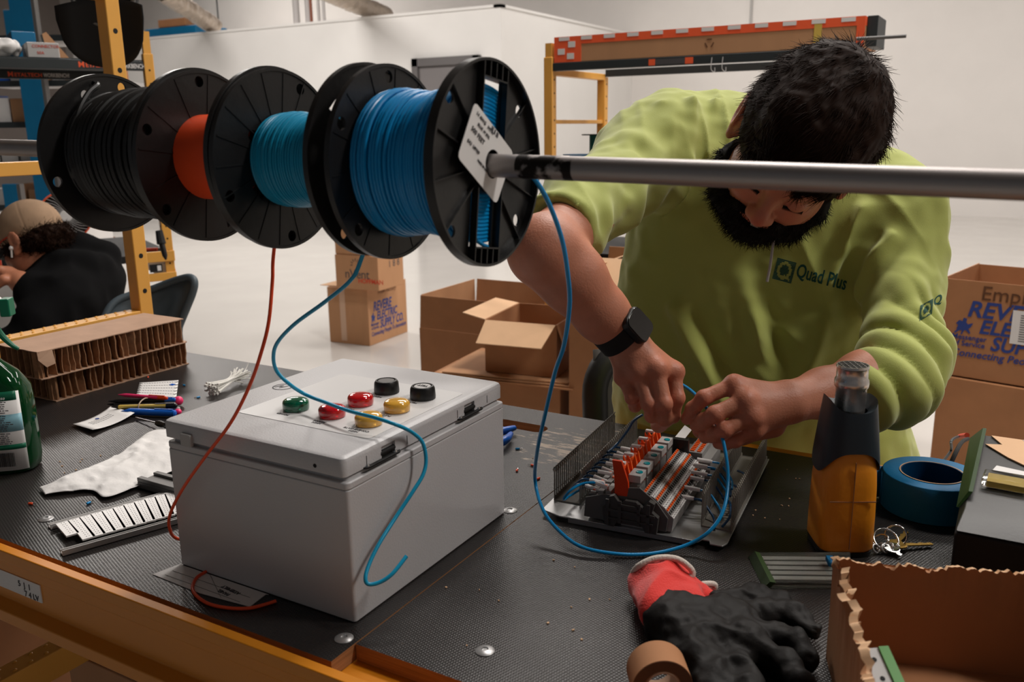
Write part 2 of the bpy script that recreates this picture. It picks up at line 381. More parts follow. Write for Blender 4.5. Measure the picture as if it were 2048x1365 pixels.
def relax(V, Q, it=2, f=0.5, keep=None):
    E = np.concatenate([Q[:, [0, 1]], Q[:, [1, 2]], Q[:, [2, 3]], Q[:, [3, 0]]])
    for _ in range(it):
        S = np.zeros_like(V); c = np.zeros(len(V)); np.add.at(S, E[:, 0], V[E[:, 1]]); np.add.at(S, E[:, 1], V[E[:, 0]]); np.add.at(c, E[:, 0], 1); np.add.at(c, E[:, 1], 1)
        V = V+f*(S/np.maximum(c, 1)[:, None]-V)
    return V
def vnoise(P, scale, seed=0):
    """smooth value noise in [-1,1]"""
    r = np.random.default_rng(seed); T = r.uniform(-1, 1, (32, 32, 32)); p = np.asarray(P)*scale+100.5; i = np.floor(p).astype(int); f = p-i; f = f*f*(3-2*f); out = 0
    for a in (0, 1):
        for b in (0, 1):
            for c in (0, 1):
                w_ = (f[:, 0] if a else 1-f[:, 0])*(f[:, 1] if b else 1-f[:, 1])*(f[:, 2] if c else 1-f[:, 2]); out = out+w_*T[(i[:, 0]+a) % 32, (i[:, 1]+b) % 32, (i[:, 2]+c) % 32]
    return out
def mesh_obj(name, V, Q, mats, parent=None, mi=None, smooth=True):
    me = bpy.data.meshes.new(name); V = np.asarray(V, dtype=np.float32); Q = np.asarray(Q, dtype=np.int32)
    me.vertices.add(len(V)); me.vertices.foreach_set('co', V.ravel()); me.loops.add(Q.size); me.loops.foreach_set('vertex_index', Q.ravel())
    me.polygons.add(len(Q)); me.polygons.foreach_set('loop_start', np.arange(0, Q.size, Q.shape[1])); me.update(calc_edges=True); me.validate()
    for m_ in (mats if isinstance(mats, (list, tuple)) else [mats]): me.materials.append(M[m_] if isinstance(m_, str) else m_)
    if mi is not None: me.polygons.foreach_set('material_index', np.asarray(mi, dtype=np.int32))
    me.polygons.foreach_set('use_smooth', [smooth]*len(me.polygons)); o = bpy.data.objects.new(name, me); COL.objects.link(o)
    if parent is not None: attach(o, parent)
    return o
def strands(name, roots, dirs, length, mname, parent, seg=4, w0=0.0006, grav=(0, 0, 0), curl=0.0, seed=0, flow=None):
    """many fine tapering hairs as narrow three-sided blades in one mesh"""
    r = np.random.default_rng(seed); n = len(roots); P = np.asarray(roots, float).copy(); D = np.asarray(dirs, float); D = D/np.linalg.norm(D, axis=1)[:, None]
    L_ = np.broadcast_to(np.asarray(length, float), (n,)).copy(); pts = [P.copy()]; side = np.cross(D, r.normal(size=(n, 3))); side /= np.linalg.norm(side, axis=1)[:, None]; cd = r.normal(size=(n, 3))
    for k in range(seg):
        D = D+np.asarray(grav)/seg+(flow/seg if flow is not None else 0)+cd*curl/seg+np.cross(D, cd)*curl/seg; D /= np.linalg.norm(D, axis=1)[:, None]; P = P+D*(L_/seg)[:, None]; pts.append(P.copy())
    V = []; s2 = np.cross(D, side); s2 /= np.linalg.norm(s2, axis=1)[:, None]
    ring = [(1, 0), (-0.5, 0.87), (-0.5, -0.87)]
    for k, p in enumerate(pts):
        w_ = w0*(1-0.85*k/seg)
        for a, b in ring: V.append(p+side*(a*w_)+s2*(b*w_))
    V = np.stack(V, 1).reshape(-1, 3); m = 3*(seg+1); base = np.arange(n)*m; Q = []
    for k in range(seg):
        for j in range(3): Q.append(np.stack([base+3*k+j, base+3*k+(j+1) % 3, base+3*(k+1)+(j+1) % 3, base+3*(k+1)+j], 1))
    return mesh_obj(name, V, np.concatenate(Q), mname, parent)
# ================================================================ the hall
HH = 5.2
def floor_mat():
    m = mat('polished_concrete', (196, 192, 187), 0.16, var=0.035, vscale=1.2, rvar=0.05)
    return m
M['floor'] = floor_mat()
struct(MB().bb((-22, -6, FZ-0.1), (9, 16, FZ)).build('floor', 'floor', smooth=False))
struct(MB().bb((-22, 14.72, FZ), (9, 14.9, HH)).build('wall_back', 'wall', smooth=False))
struct(MB().bb((-22.2, -6, FZ), (-22, 14.9, HH)).build('wall_left', 'shadedwall', smooth=False))
struct(MB().bb((9, -6, FZ), (9.2, 14.9, HH)).build('wall_right', 'wall', smooth=False))
struct(MB().bb((-22.2, -6, HH), (9.2, 14.9, HH+0.1)).build('ceiling', 'ceiling', smooth=False))
# dark upper zone of the far wall seen over the office roof
# office room inside the hall
OX0, OX1, OY0, OY1, OH = -15.0, -5.78, 10.1, 14.72, 2.08
ow = MB(); ow.bb((OX0, OY0, FZ), (OX1, OY1, OH))
office = struct(ow.build('wall_office', 'office', smooth=False))
struct(MB().bb((OX0-0.02, OY0-0.02, OH), (OX1+0.02, OY0+0.10, OH+0.035)).bb((OX1-0.10, OY0-0.02, OH), (OX1+0.02, OY1, OH+0.035)).build('trim_1', 'office', smooth=False))
# office door
dl, dr = YP(828, 118, OY0), YP(962, 110, OY0)
dx0, dx1, dtop = dl.x, dr.x, (dl.z+dr.z)/2
dd = struct(MB().bb((dx0+0.09, OY0-0.03, FZ), (dx1-0.09, OY0-0.01, dtop-0.11)).build('door_1', 'doorgrey', smooth=False))
fr = MB(); fr.bb((dx0, OY0-0.07, FZ), (dx0+0.10, OY0, dtop)); fr.bb((dx1-0.10, OY0-0.07, FZ), (dx1, OY0, dtop)); fr.bb((dx0, OY0-0.07, dtop-0.11), (dx1, OY0, dtop))
fr.build('door_frame', 'doorframe', dd, smooth=False)
MB().tube(crom([(dx1-0.16, OY0-0.03, 0.08), (dx1-0.16, OY0-0.08, 0.08), (dx1-0.28, OY0-0.08, 0.08)], 4), 0.012).build('door_handle', 'chrome', dd)
# things lying and standing on the office roof
t = tag(MB().bb((-13.2, 10.3, OH+0.035), (-11.9, 11.0, OH+0.20)).build('bundle', 'shelfblue', bevel=0.02), 'dark blue bundle lying on the left end of the office roof', 'bundle')
t = tag(MB().bb((-12.9, 10.35, OH+0.21), (-12.2, 10.9, OH+0.34)).build('carton', 'carddark', bevel=0.01), 'small brown box on top of the dark blue roof bundle', 'box')
for i, (pu, pb, r, mt, lb, ct) in enumerate([
    ((583, 0), (595, 62), 0.055, 'pvc', 'grey-white pipe rising from a small box on the office roof', 'pipe'),
    ((613, 0), (618, 52), 0.05, 'pvc', 'thick white pipe rising from the office roof, left of the copper pipe', 'pipe'),
    ((622, 0), (624, 50), 0.022, 'copper', 'copper-brown pipe rising between white pipes on the office roof', 'pipe'),
    ((637, 0), (639, 50), 0.026, 'pvc', 'thin white pipe just right of the copper pipe', 'pipe'),
    ((647, 0), (649, 48), 0.026, 'pvc', 'thin white pipe, rightmost of the office roof pipes', 'pipe'),
    ((433, 0), (438, 55), 0.012, 'darksteel', 'thin dark rod rising behind the office roof near the duct', 'rod')]):
    b = ZP(*pb, OH+0.035); 
    b = YP(pb[0], pb[1], 10.9); b.z = OH+0.035
    b.x = YP(pb[0], pb[1], 10.9).x; tp = YP(pu[0], pu[1], 10.9)
    top = Vector((b.x+(tp.x-b.x)*0.0, 10.9, HH))
    tag(MB().cyl(b, top, r, n=12).build('roof_pipe' if ct == 'pipe' else 'hanging_rod', mt), lb, ct, 'pipes on the office roof')
b = YP(545, 57, 10.9)
tag(MB().bb((b.x-0.12, 10.8, OH+0.035), (b.x+0.1, 11.05, OH+0.14)).build('junction_box', 'lgrey', bevel=0.01), 'small grey box at the foot of the leftmost office roof pipe', 'junction box')
def duct(a, b, r, lb):
    a, b = Vector(a), Vector(b); n = 60; P = [a.lerp(b, i/n) for i in range(n+1)]
    d = (b-a).normalized(); e1 = d.orthogonal().normalized(); e2 = d.cross(e1); nu = 28; grd = []
    pts_ = np.array([[a[0]+(b[0]-a[0])*i/90+r*(e1[0]*math.cos(2*PI*j/nu)+e2[0]*math.sin(2*PI*j/nu)), a[1]+(b[1]-a[1])*i/90+r*(e1[1]*math.cos(2*PI*j/nu)+e2[1]*math.sin(2*PI*j/nu)), a[2]+(b[2]-a[2])*i/90+r*(e1[2]*math.cos(2*PI*j/nu)+e2[2]*math.sin(2*PI*j/nu))] for i in range(91) for j in range(nu)])
    nz_ = vnoise(pts_, 14, 3)*0.10+vnoise(pts_, 30, 4)*0.06; ctr = np.repeat(np.array([list(a.lerp(b, i/90)) for i in range(91)]), nu, 0); pts_ = ctr+(pts_-ctr)*(1+nz_)[:, None]
    mb = MB(); mb.add([tuple(p) for p in pts_], [(i*nu+j, i*nu+(j+1) % nu, (i+1)*nu+(j+1) % nu, (i+1)*nu+j) for i in range(90) for j in range(nu)]+[tuple(range(90*nu, 91*nu))])
    tag(mb.build('flexible_duct', 'foil', ang=25), lb, 'duct', 'silver flexible ducts')
duct(DP(322, -18, 12.8), ZP(428, 52, OH+0.16), 0.14, 'silver flexible duct sloping down to the office roof, left one')
duct(DP(640, -25, 11.6), ZP(772, 33, OH+0.16), 0.14, 'silver flexible duct sloping down to the office roof, right one')
for (x, lb) in ((1503, 'thin grey conduit running down the upper far wall behind the worker'),):
    p = YP(x, 0, 14.68); q = YP(x+2, 70, 14.68)
    tag(MB().cyl((p.x, 14.69, HH), (p.x, 14.69, q.z), 0.02, n=8).build('wall_conduit', 'lgrey'), lb, 'conduit')
# ================================================================ the workbench
BX0, BX1 = -1.40, 1.35
bench = thing('workbench', (0, 0.3, FZ), 'yellow steel workbench with black textured plywood top in the foreground', 'workbench')
def top_mat():
    m = mat('black_textured_ply', (34, 31, 30), 0.34); nt = m.node_tree; N = nt.nodes; L = nt.links; b = N['Principled BSDF']
    tc = N.new('ShaderNodeTexCoord')
    def wave(rot):
        mp = N.new('ShaderNodeMapping'); mp.inputs['Rotation'].default_value = (0, 0, rot); L.new(tc.outputs['Object'], mp.inputs[0])
        w_ = N.new('ShaderNodeTexWave'); w_.wave_type = 'BANDS'; w_.inputs['Scale'].default_value = 95; w_.inputs['Distortion'].default_value = 0.6; w_.inputs['Detail'].default_value = 1; w_.inputs['Detail Scale'].default_value = 3
        L.new(mp.outputs[0], w_.inputs['Vector']); return w_
    a, c = wave(0.35), wave(0.35+PI/2)
    mx = N.new('ShaderNodeMath'); mx.operation = 'MULTIPLY'; L.new(a.outputs['Fac'], mx.inputs[0]); L.new(c.outputs['Fac'], mx.inputs[1])
    bp = N.new('ShaderNodeBump'); bp.inputs['Strength'].default_value = 0.28; bp.inputs['Distance'].default_value = 0.0010; L.new(mx.outputs[0], bp.inputs['Height']); L.new(bp.outputs[0], b.inputs['Normal'])
    # wear: scuffed streaks near the far edge beside the grey enclosure and scattered flecks
    n = N.new('ShaderNodeTexNoise'); n.inputs['Scale'].default_value = 60; n.inputs['Detail'].default_value = 8; n.inputs['Roughness'].default_value = 0.7
    mp = N.new('ShaderNodeMapping'); mp.inputs['Scale'].default_value = (0.35, 1.6, 1); mp.inputs['Rotation'].default_value = (0, 0, 0.15); L.new(tc.outputs['Object'], mp.inputs[0]); L.new(mp.outputs[0], n.inputs['Vector'])
    g = N.new('ShaderNodeVectorMath'); g.operation = 'DISTANCE'; L.new(tc.outputs['Object'], g.inputs[0]); g.inputs[1].default_value = (-0.01, 0.56, 0.0)
    r1 = N.new('ShaderNodeMapRange'); r1.inputs['From Min'].default_value = 0.03; r1.inputs['From Max'].default_value = 0.17; r1.inputs['To Min'].default_value = 0.19; r1.inputs['To Max'].default_value = -0.03; L.new(g.outputs['Value'], r1.inputs[0])
    ad = N.new('ShaderNodeMath'); ad.operation = 'ADD'; L.new(n.outputs[0], ad.inputs[0]); L.new(r1.outputs[0], ad.inputs[1])
    rp = N.new('ShaderNodeValToRGB'); rp.color_ramp.elements[0].position = 0.665; rp.color_ramp.elements[1].position = 0.70
    rp.color_ramp.elements[0].color = lin((36, 33, 32)); rp.color_ramp.elements[1].color = lin((168, 148, 128)); L.new(ad.outputs[0], rp.inputs[0]); L.new(rp.outputs[0], b.inputs['Base Color'])
    return m
M['benchtop'] = top_mat()
TH = 0.018
def board(x0, x1, y0, y1, hole=None):
    o = MB().bb((x0, y0, -TH), (x1, y1, 0)).build('bench_top_board', ['benchtop', 'plywood'], bench, smooth=False)
    if hole:
        c = MB().prism(rrect(0.105, 0.034, 0.0165, 8, *hole), -0.1, 0.1).build('c', 'plywood', smooth=False); cut(o, [c])
    me = o.data
    for p in me.polygons: p.material_index = 0 if abs(p.normal.z) > 0.5 else 1; p.use_smooth = False
    return o
board(BX0+0.04, 0.022, -0.062, 0.700, (-0.155, 0.612)); board(0.0235, BX1, -0.028, 0.690)
# front and rear beams (lipped channel)
for nm, ys, y0 in (('front_beam', -1, -0.073), ('rear_beam', 1, 0.676)):
    b = MB(); prof = [(0, 0.004), (0.012, 0.004), (0.012, -0.010), (0.004, -0.016), (0.004, -0.030), (-0.004, -0.036), (-0.004, -0.076), (0.010, -0.084), (0.010, -0.100), (-0.030, -0.100), (-0.030, -0.090), (-0.012, -0.082), (-0.012, -0.022), (-0.06, -0.022), (-0.06, -0.0185), (0, -0.0185)]
    if ys > 0: prof = [(p, min(q, -0.0186)) for p, q in prof]
    n = len(prof); pts = [(BX0, y0+(p[0])*ys, p[1]) for p in prof]+[(BX1, y0+(p[0])*ys, p[1]) for p in prof]
    b.add(pts, [tuple(range(n)), tuple(range(2*n-1, n-1, -1))]+[(i, (i+1) % n, n+(i+1) % n, n+i) for i in range(n)])
    o = b.build(nm, 'amber', bench, bevel=0.0015, smooth=True)
    if ys < 0:
        s = MB(); a = YP(-20, 1093, -0.078); c = YP(58, 1123, -0.078)
        s.bb((a.x-0.02, -0.0704, -0.062), (c.x, -0.0682, -0.038)); s.build('sticker', 'paper', o)
        join_text([('5  J  1', 0.011, c.x-0.045, -0.050, {}), ('7 4 LV', 0.011, c.x-0.034, -0.061, {})], Matrix.Translation((0, -0.0708, 0)) @ Matrix.Rotation(PI/2, 4, 'X'), 'ink', o)
MB().bb((0.13, 0.692, -0.030), (BX1, 0.720, -0.004)).build('rear_rail', 'amber', bench, bevel=0.003)
# screw washers in the top
for (px_, py_) in ((970, 1303), (688, 1278), (1020, 1022), (92, 1039), (1756, 957)):
    p = ZP(px_, py_, 0.0)
    sc = MB().lathe([(0.0003, 0.0), (0.0095, 0.0), (0.0095, 0.0006), (0.0075, 0.0018), (0.0035, 0.0024), (0.003, 0.0012), (0.0003, 0.0012)], p+Vector((0, 0, 0.0001)), n=24).build('screw', 'zinc', bench)
# end frames: posts with holes, perforated beam, rungs
def post(x, y, z0, z1, parent, mname='yellow', w=0.038, hstep=0.0515, hz0=0.0, side=1, holes=True, hr=0.0062, name='post', hrange=None):
    o = MB().bb((x-w/2, y-w/2, z0), (x+w/2, y+w/2, z1)).build(name, mname, parent, bevel=0.003)
    if holes:
        h = MB(); z = (z0 if hrange is None else hrange[0])+hz0
        while z < (z1 if hrange is None else hrange[1])-0.01:
            h.cyl((x+w/2-0.0004, y, z), (x+w/2+0.0004, y, z), hr, n=14); z += hstep
        h.build('peg_holes', 'holeblack', o)
    return o
PX, PY = -1.384, 0.822
post(PX, PY, FZ, 1.02, bench, hz0=0.0, hrange=(0.10, 0.95), hstep=0.0895/1.0)
post(PX, -0.05, FZ, 1.02, bench, hrange=(0.05, 1.0), hstep=0.0895)
for z0, z1, nm in ((0.402, 0.432, 'rung'), (0.795, 0.825, 'rung')):
    MB().bb((PX-0.017, -0.03, z0), (PX+0.017, PY-0.019, z1)).build(nm, 'yellow', bench, bevel=0.002)
def perf_beam(a, b, wd, hh, nm, parent, mname='yellow'):
    a, b = Vector(a), Vector(b); L = (b-a).length; d = (b-a).normalized(); X = frame(a, d, Vector((0, 0, 1)).cross(d))
    o = MB().bb((0, -wd/2, -hh), (L, wd/2, 0)).build(nm, mname, parent, bevel=0.002, X=X)
    s = MB(); k = int(L/0.027)
    for i in range(k):
        for j in (-1, 1): s.sph((0.015+i*0.027+(0.013 if j > 0 else 0), j*wd*0.28, 0.0), (0.0045, 0.0035, 0.0028), 8, 5, X=X)
    s.build('grip_studs', mname, o)
    return o
perf_beam((PX+0.0, 0.05, 0.052), (PX+0.0, PY-0.02, 0.052), 0.042, 0.11, 'end_beam', bench)
# lower end beam and shelf under the bench
lb0, lb1 = ZP(-30, 1365, -0.36), ZP(170, 1262, -0.36)
perf_beam((lb0.x, -0.05, -0.36), (lb0.x, 0.72, -0.36), 0.04, 0.05, 'lower_beam', bench)
MB().bb((lb0.x+0.03, -0.03, FZ+0.13), (1.3, 0.70, FZ+0.15)).build('lower_shelf', 'plywood', bench)
for x in (1.30,):
    post(x, 0.822, FZ, 1.02, bench); post(x, -0.05, FZ, 1.02, bench, holes=False)
# ---------------------------------------------------------------- pipe and spools
def pz(x): return 0.4595-(x-0.165)*0.0225+0.0005
pipe = MB().cyl((PX-0.25, 0, pz(PX-0.25)), (1.45, 0, pz(1.45)), 0.0093, n=32)
def pipe_mat():
    m = mat('conduit_steel', (150, 145, 143), 0.46, metal=0.85, rvar=0.08, vscale=30, stretch=(0.1, 1, 1)); nt = m.node_tree; N = nt.nodes; L = nt.links; b = N['Principled BSDF']
    tc = N.new('ShaderNodeTexCoord'); n = N.new('ShaderNodeTexNoise'); n.inputs['Scale'].default_value = 70; n.inputs['Detail'].default_value = 4; L.new(tc.outputs['Object'], n.inputs['Vector'])
    sx = N.new('ShaderNodeSeparateXYZ'); L.new(tc.outputs['Object'], sx.inputs[0])
    # black marker scribbles just beyond the last spool
    a = N.new('ShaderNodeMath'); a.operation = 'SUBTRACT'; L.new(sx.outputs['X'], a.inputs[0]); a.inputs[1].default_value = 0.222-(PX-0.25+1.45)/2
    ab = N.new('ShaderNodeMath'); ab.operation = 'ABSOLUTE'; L.new(a.outputs[0], ab.inputs[0])
    r = N.new('ShaderNodeMapRange'); r.inputs['From Min'].default_value = 0.024; r.inputs['From Max'].default_value = 0.027; r.inputs['To Min'].default_value = 0.02; r.inputs['To Max'].default_value = -1; L.new(ab.outputs[0], r.inputs[0])
    ad = N.new('ShaderNodeMath'); ad.operation = 'ADD'; L.new(n.outputs[0], ad.inputs[0]); L.new(r.outputs[0], ad.inputs[1])
    cr = N.new('ShaderNodeValToRGB'); cr.color_ramp.elements[0].position = 0.47; cr.color_ramp.elements[1].position = 0.56
    cr.color_ramp.elements[0].color = (1, 1, 1, 1); cr.color_ramp.elements[1].color = (0.05, 0.045, 0.04, 1); L.new(ad.outputs[0], cr.inputs[0])
    mx = N.new('ShaderNodeMix'); mx.data_type = 'RGBA'; mx.blend_type = 'MULTIPLY'; mx.inputs[0].default_value = 1; mx.inputs[6].default_value = lin((158, 152, 150)); L.new(cr.outputs[0], mx.inputs[7]); L.new(mx.outputs[2], b.inputs['Base Color'])
    return m
M['conduit'] = pipe_mat()
pp = pipe.build('conduit_pipe', 'conduit'); tag(pp, 'long grey steel conduit pipe with black marker scribbles, carrying the wire spools', 'pipe')
SR = 0.0812
def flange_plain(x, zc, windows, holes, parent, rot=0.0, mname='spool', hole_r=0.0052):
    th = 0.0028
    o = MB().lathe([(0.0135, -th/2), (SR, -th/2), (SR, th/2), (0.0135, th/2)], (x, 0, zc), (1, 0, 0), n=96, closed=True).build('flange', mname, parent, smooth=False)
    # angle a measured in the y-z plane from +z towards +y
    def pt(a, r): return (r*math.sin(a), r*math.cos(a))
    cs = []
    for a, r in holes:
        p = pt(a+rot, r); cs.append(MB().cyl((x-0.02, p[0], zc+p[1]), (x+0.02, p[0], zc+p[1]), hole_r, n=20).build('c', mname, smooth=False))
    for a, r0, r1, wd in windows:
        q = []
        for (rr, ss) in ((r0, -wd*0.6), (r1, -wd), (r1, wd), (r0, wd*0.6)):
            c, s_ = math.cos(a+rot), math.sin(a+rot); y, z = rr*s_+ss*c, rr*c-ss*s_; q.append((y, zc+z))
        n = 4; b = MB(); b.add([(x-0.02, y, z) for y, z in q]+[(x+0.02, y, z) for y, z in q], [(3, 2, 1, 0), (4, 5, 6, 7)]+[(i, (i+1) % 4, 4+(i+1) % 4, 4+i) for i in range(4)])
        cs.append(b.build('c', mname, smooth=False))
    cut(o, cs)
    for p in o.data.polygons: p.use_smooth = False
    # raised rim and faint radial ribs on the outside
    b = MB(); b.lathe([(SR-0.0022, -th/2-0.0012), (SR+0.0004, -th/2-0.0012), (SR+0.0004, th/2+0.0012), (SR-0.0022, th/2+0.0012)], (x, 0, zc), (1, 0, 0), n=96, closed=True)
    b.build('rim', mname, o, ang=30)
    return o
def coil(x0, x1, zc, r, wr, mname, parent, layers=1, wob=0.0006, inner=None, bulge=None, seedv=0):
    """wound wire: helix rows, drawn as one long wire"""
    rg = random.Random(seedv); turns = int((x1-x0)/(wr*2)); P = []; ns = 40
    off = [rg.uniform(-1, 1)*wob for _ in range(turns+2)]; sk = [rg.uniform(-1, 1)*wr*0.7 for _ in range(turns+2)]
    for i in range(turns*ns+1):
        k = i//ns; f = (i % ns)/ns; a = 2*PI*i/ns; u = i/(turns*ns)
        rr = r+off[k]*(1-f)+off[k+1]*f+(bulge(u) if bulge else 0)
        xx = x0+wr+(x1-x0-2*wr)*u+(sk[k]*(1-f)+sk[k+1]*f)
        P.append((xx, rr*math.sin(a), zc+rr*math.cos(a)))
    b = MB(); b.tube(P, wr, 7); b.build('wound_wire', mname, parent)
    core = MB(); n = 14; pr = [(r-wr*0.7+(bulge(i/n) if bulge else 0), (x1-x0)*i/n) for i in range(n+1)]
    core.lathe([(0.016, 0.0)]+pr+[(0.016, x1-x0)], (x0, 0, zc), (1, 0, 0), n=64); core.build('inner_winding', mname, parent)
HL = [(PI*2*k/5+0.3, 0.071) for k in range(5)]
def hub(x0, x1, zc, parent):
    MB().lathe([(0.0130, 0), (0.0205, 0), (0.0205, x1-x0), (0.0130, x1-x0)], (x0, 0, zc), (1, 0, 0), n=40, closed=True).build('hub', 'spool', parent, ang=30)
def ribs(x, zc, parent, n=12, r0=0.024, r1=0.078, side=1, mname='spool'):
    b = MB()
    for k in range(n):
        a = 2*PI*k/n+0.13; X = Matrix.Translation((x+side*0.0014, 0, zc)) @ Matrix.Rotation(-a, 4, 'X')
        b.box((side*0.0001, 0, (r0+r1)/2), (0.0012, 0.0012, r1-r0), None, 0, X)
    b.build('radial_ribs', mname, parent)
zc1, zc2, zc3, zc4 = 0.4676, 0.4650, 0.4628, 0.4608
W = lambda *a: list(a)
# spool 1 : thick black cable
s1 = thing('wire_spool', (-0.23, 0, zc1-SR), 'black spool of thick black cable, leftmost on the pipe', 'wire spool', 'wire spools on the conduit pipe')
flange_plain(-0.297, zc1, [(2.55, 0.046, 0.074, 0.016), (0.9, 0.05, 0.074, 0.014)], [(3.9+0.45, 0.071), (0.28, 0.071), (PI-0.55, 0.0735), (5.9, 0.064)], s1)
flange_plain(-0.1605, zc1, [], [(1.2, 0.071)], s1); hub(-0.2955, -0.162, zc1, s1)
coil(-0.2955, -0.162, zc1, 0.058, 0.0034, 'wireblack', s1, wob=0.0016, bulge=lambda u: 0.004*math.sin(u*PI), seedv=1)
b = MB(); b.tube(crom([(-0.2925, -0.015, zc1+0.0715), (-0.285, -0.017, zc1+0.069), (-0.283, -0.030, zc1+0.060), (-0.280, -0.046, zc1+0.040), (-0.2785, -0.060, zc1+0.005), (-0.277, -0.061, zc1-0.012)], 8), 0.003, 8); b.build('cable_end', 'wireblack', s1)
# spool 2 : orange
s2 = thing('wire_spool', (-0.105, 0, zc2-SR), 'black spool wound with orange-red wire, second from the left', 'wire spool', 'wire spools on the conduit pipe')
f = flange_plain(-0.155, zc2, [(0.75, 0.050, 0.070, 0.013), (2.75, 0.048, 0.072, 0.010)], [(-0.02, 0.071), (1.25, 0.071), (2.6, 0.071), (4.0, 0.071), (5.1, 0.071)], s2); ribs(-0.155, zc2, f, 12)
flange_plain(-0.0628, zc2, [(4.2, 0.024, 0.045, 0.010)], [(5.35, 0.040)], s2); hub(-0.1535, -0.0643, zc2, s2)
b = MB(); b.lathe([(0.018, 0), (0.0405, 0), (0.0405, 0.0890), (0.018, 0.0890)], (-0.1535, 0, zc2), (1, 0, 0), n=64, closed=True); b.build('wound_wire', 'wirered', s2, ang=40)
coil(-0.114, -0.0648, zc2, 0.0400, 0.0014, 'wirered', s2, wob=0.0003, seedv=2)
# spool 3 : teal
s3 = thing('wire_spool', (-0.01, 0, zc3-SR), 'black spool half wound with thin teal blue wire, third from the left', 'wire spool', 'wire spools on the conduit pipe')
f = flange_plain(-0.0565, zc3, [(4.0, 0.028, 0.044, 0.008)], [(0.45, 0.071), (1.75, 0.071), (3.05, 0.071), (5.3, 0.040), (4.3, 0.071)], s3); ribs(-0.0565, zc3, f, 18)
flange_plain(0.0495, zc3, [(5.55, 0.050, 0.066, 0.009)], [(3.75, 0.071), (5.0, 0.045)], s3); hub(-0.055, 0.048, zc3, s3)
coil(-0.055, 0.048, zc3, 0.0400, 0.00135, 'wireteal', s3, wob=0.0009, bulge=lambda u: 0.0015*math.sin(u*9), seedv=3)
# spool 4 : blue, nearest
s4 = thing('wire_spool', (0.12, 0, zc4-SR), 'largest-looking spool full of bright blue wire with white label, rightmost', 'wire spool', 'wire spools on the conduit pipe')
f = flange_plain(0.0715, zc4, [(4.95, 0.026, 0.036, 0.004)], [(0.0, 0.071), (1.4, 0.071), (2.55, 0.071), (3.9, 0.071), (5.2, 0.071)], s4); ribs(0.0715, zc4, f, 14)
hub(0.0725, 0.1635, zc4, s4)
coil(0.0735, 0.1620, zc4, 0.0578, 0.00175, 'wireblue', s4, wob=0.0011, bulge=lambda u: 0.0015*math.sin(u*10)+0.0045*max(0, u-0.65)/0.35, seedv=5)
# detailed right flange: web, rim, windows, ribs
XF = 0.1655
fl = MB().lathe([(0.0135, -0.001), (SR, -0.001), (SR, 0.001), (0.0135, 0.001)], (XF-0.001, 0, zc4), (1, 0, 0), n=96, closed=True).build('flange', 'spoolfront', s4, smooth=False)
ROT = math.radians(-8)
def yz(u_, v_):  # u across the spoke band (towards +y), v up along the band, in the flange plane
    c, s_ = math.cos(ROT), math.sin(ROT); return (u_*c-v_*s_, zc4+u_*s_+v_*c)
cs = []
for (u0, u1, v0, v1) in ((-0.015, 0.018, 0.020, 0.066), (-0.018, 0.015, -0.066, -0.020), ):
    q = [yz(u0, v0), yz(u1, v0), yz(u1, v1), yz(u0, v1)]
    b = MB(); b.add([(XF-0.02, y, z) for y, z in q]+[(XF+0.02, y, z) for y, z in q], [(3, 2, 1, 0), (4, 5, 6, 7)]+[(i, (i+1) % 4, 4+(i+1) % 4, 4+i) for i in range(4)]); cs.append(b.build('c', 'spool', smooth=False))
for a in (-0.75, 0.93, 2.35, 3.95):
    p = (0.070*math.sin(a), zc4+0.070*math.cos(a)); cs.append(MB().cyl((XF-0.02, p[0], p[1]), (XF+0.02, p[0], p[1]), 0.0052, n=20).build('c', 'spool', smooth=False))
cut(fl, cs)
for p in fl.data.polygons: p.use_smooth = False
b = MB()
b.lathe([(SR-0.0016, -0.002), (SR+0.0006, -0.002), (SR+0.0006, 0.0065), (SR-0.0016, 0.0065)], (XF, 0, zc4), (1, 0, 0), n=96, closed=True)
b.lathe([(0.0135, -0.001), (0.0235, -0.001), (0.0235, 0.0045), (0.0135, 0.0045)], (XF, 0, zc4), (1, 0, 0), n=48, closed=True)
b.lathe([(0.0205, 0), (0.0225, 0), (0.0225, 0.0065), (0.0205, 0.0065)], (XF, 0, zc4), (1, 0, 0), n=48, closed=True)
def seg(u0, v0, u1, v1, t=0.0012, h=0.006):
    a, c = yz(u0, v0), yz(u1, v1); d = Vector((0, c[0]-a[0], c[1]-a[1])); L_ = d.length; mid = Vector((XF+h/2, (a[0]+c[0])/2, (a[1]+c[1])/2))
    b.box(mid, (h, L_, t), Matrix.Rotation(math.atan2(d.z, d.y), 3, 'X'))
seg(-0.0165, -0.0785, -0.0165, -0.01); seg(-0.0165, 0.01, -0.0165, 0.0785); seg(0.0195, -0.0775, 0.0195, 0.0775)
seg(-0.0165, 0.0665, 0.0195, 0.0665); seg(-0.0165, -0.0665, 0.0195, -0.0665)
for k in (-0.0075, 0.0015, 0.0105):
    seg(k, 0.0665, k, 0.079); seg(k, -0.079, k, -0.0665)
for k in range(12):
    a = 2*PI*k/12+0.26
    if abs(math.sin(a)) < 0.42: continue
    seg(0.022*math.sin(a), 0.022*math.cos(a), 0.0795*math.sin(a), 0.0795*math.cos(a), 0.0011, 0.0032)
b.build('ribbed_web', 'spoolfront', fl, ang=30)
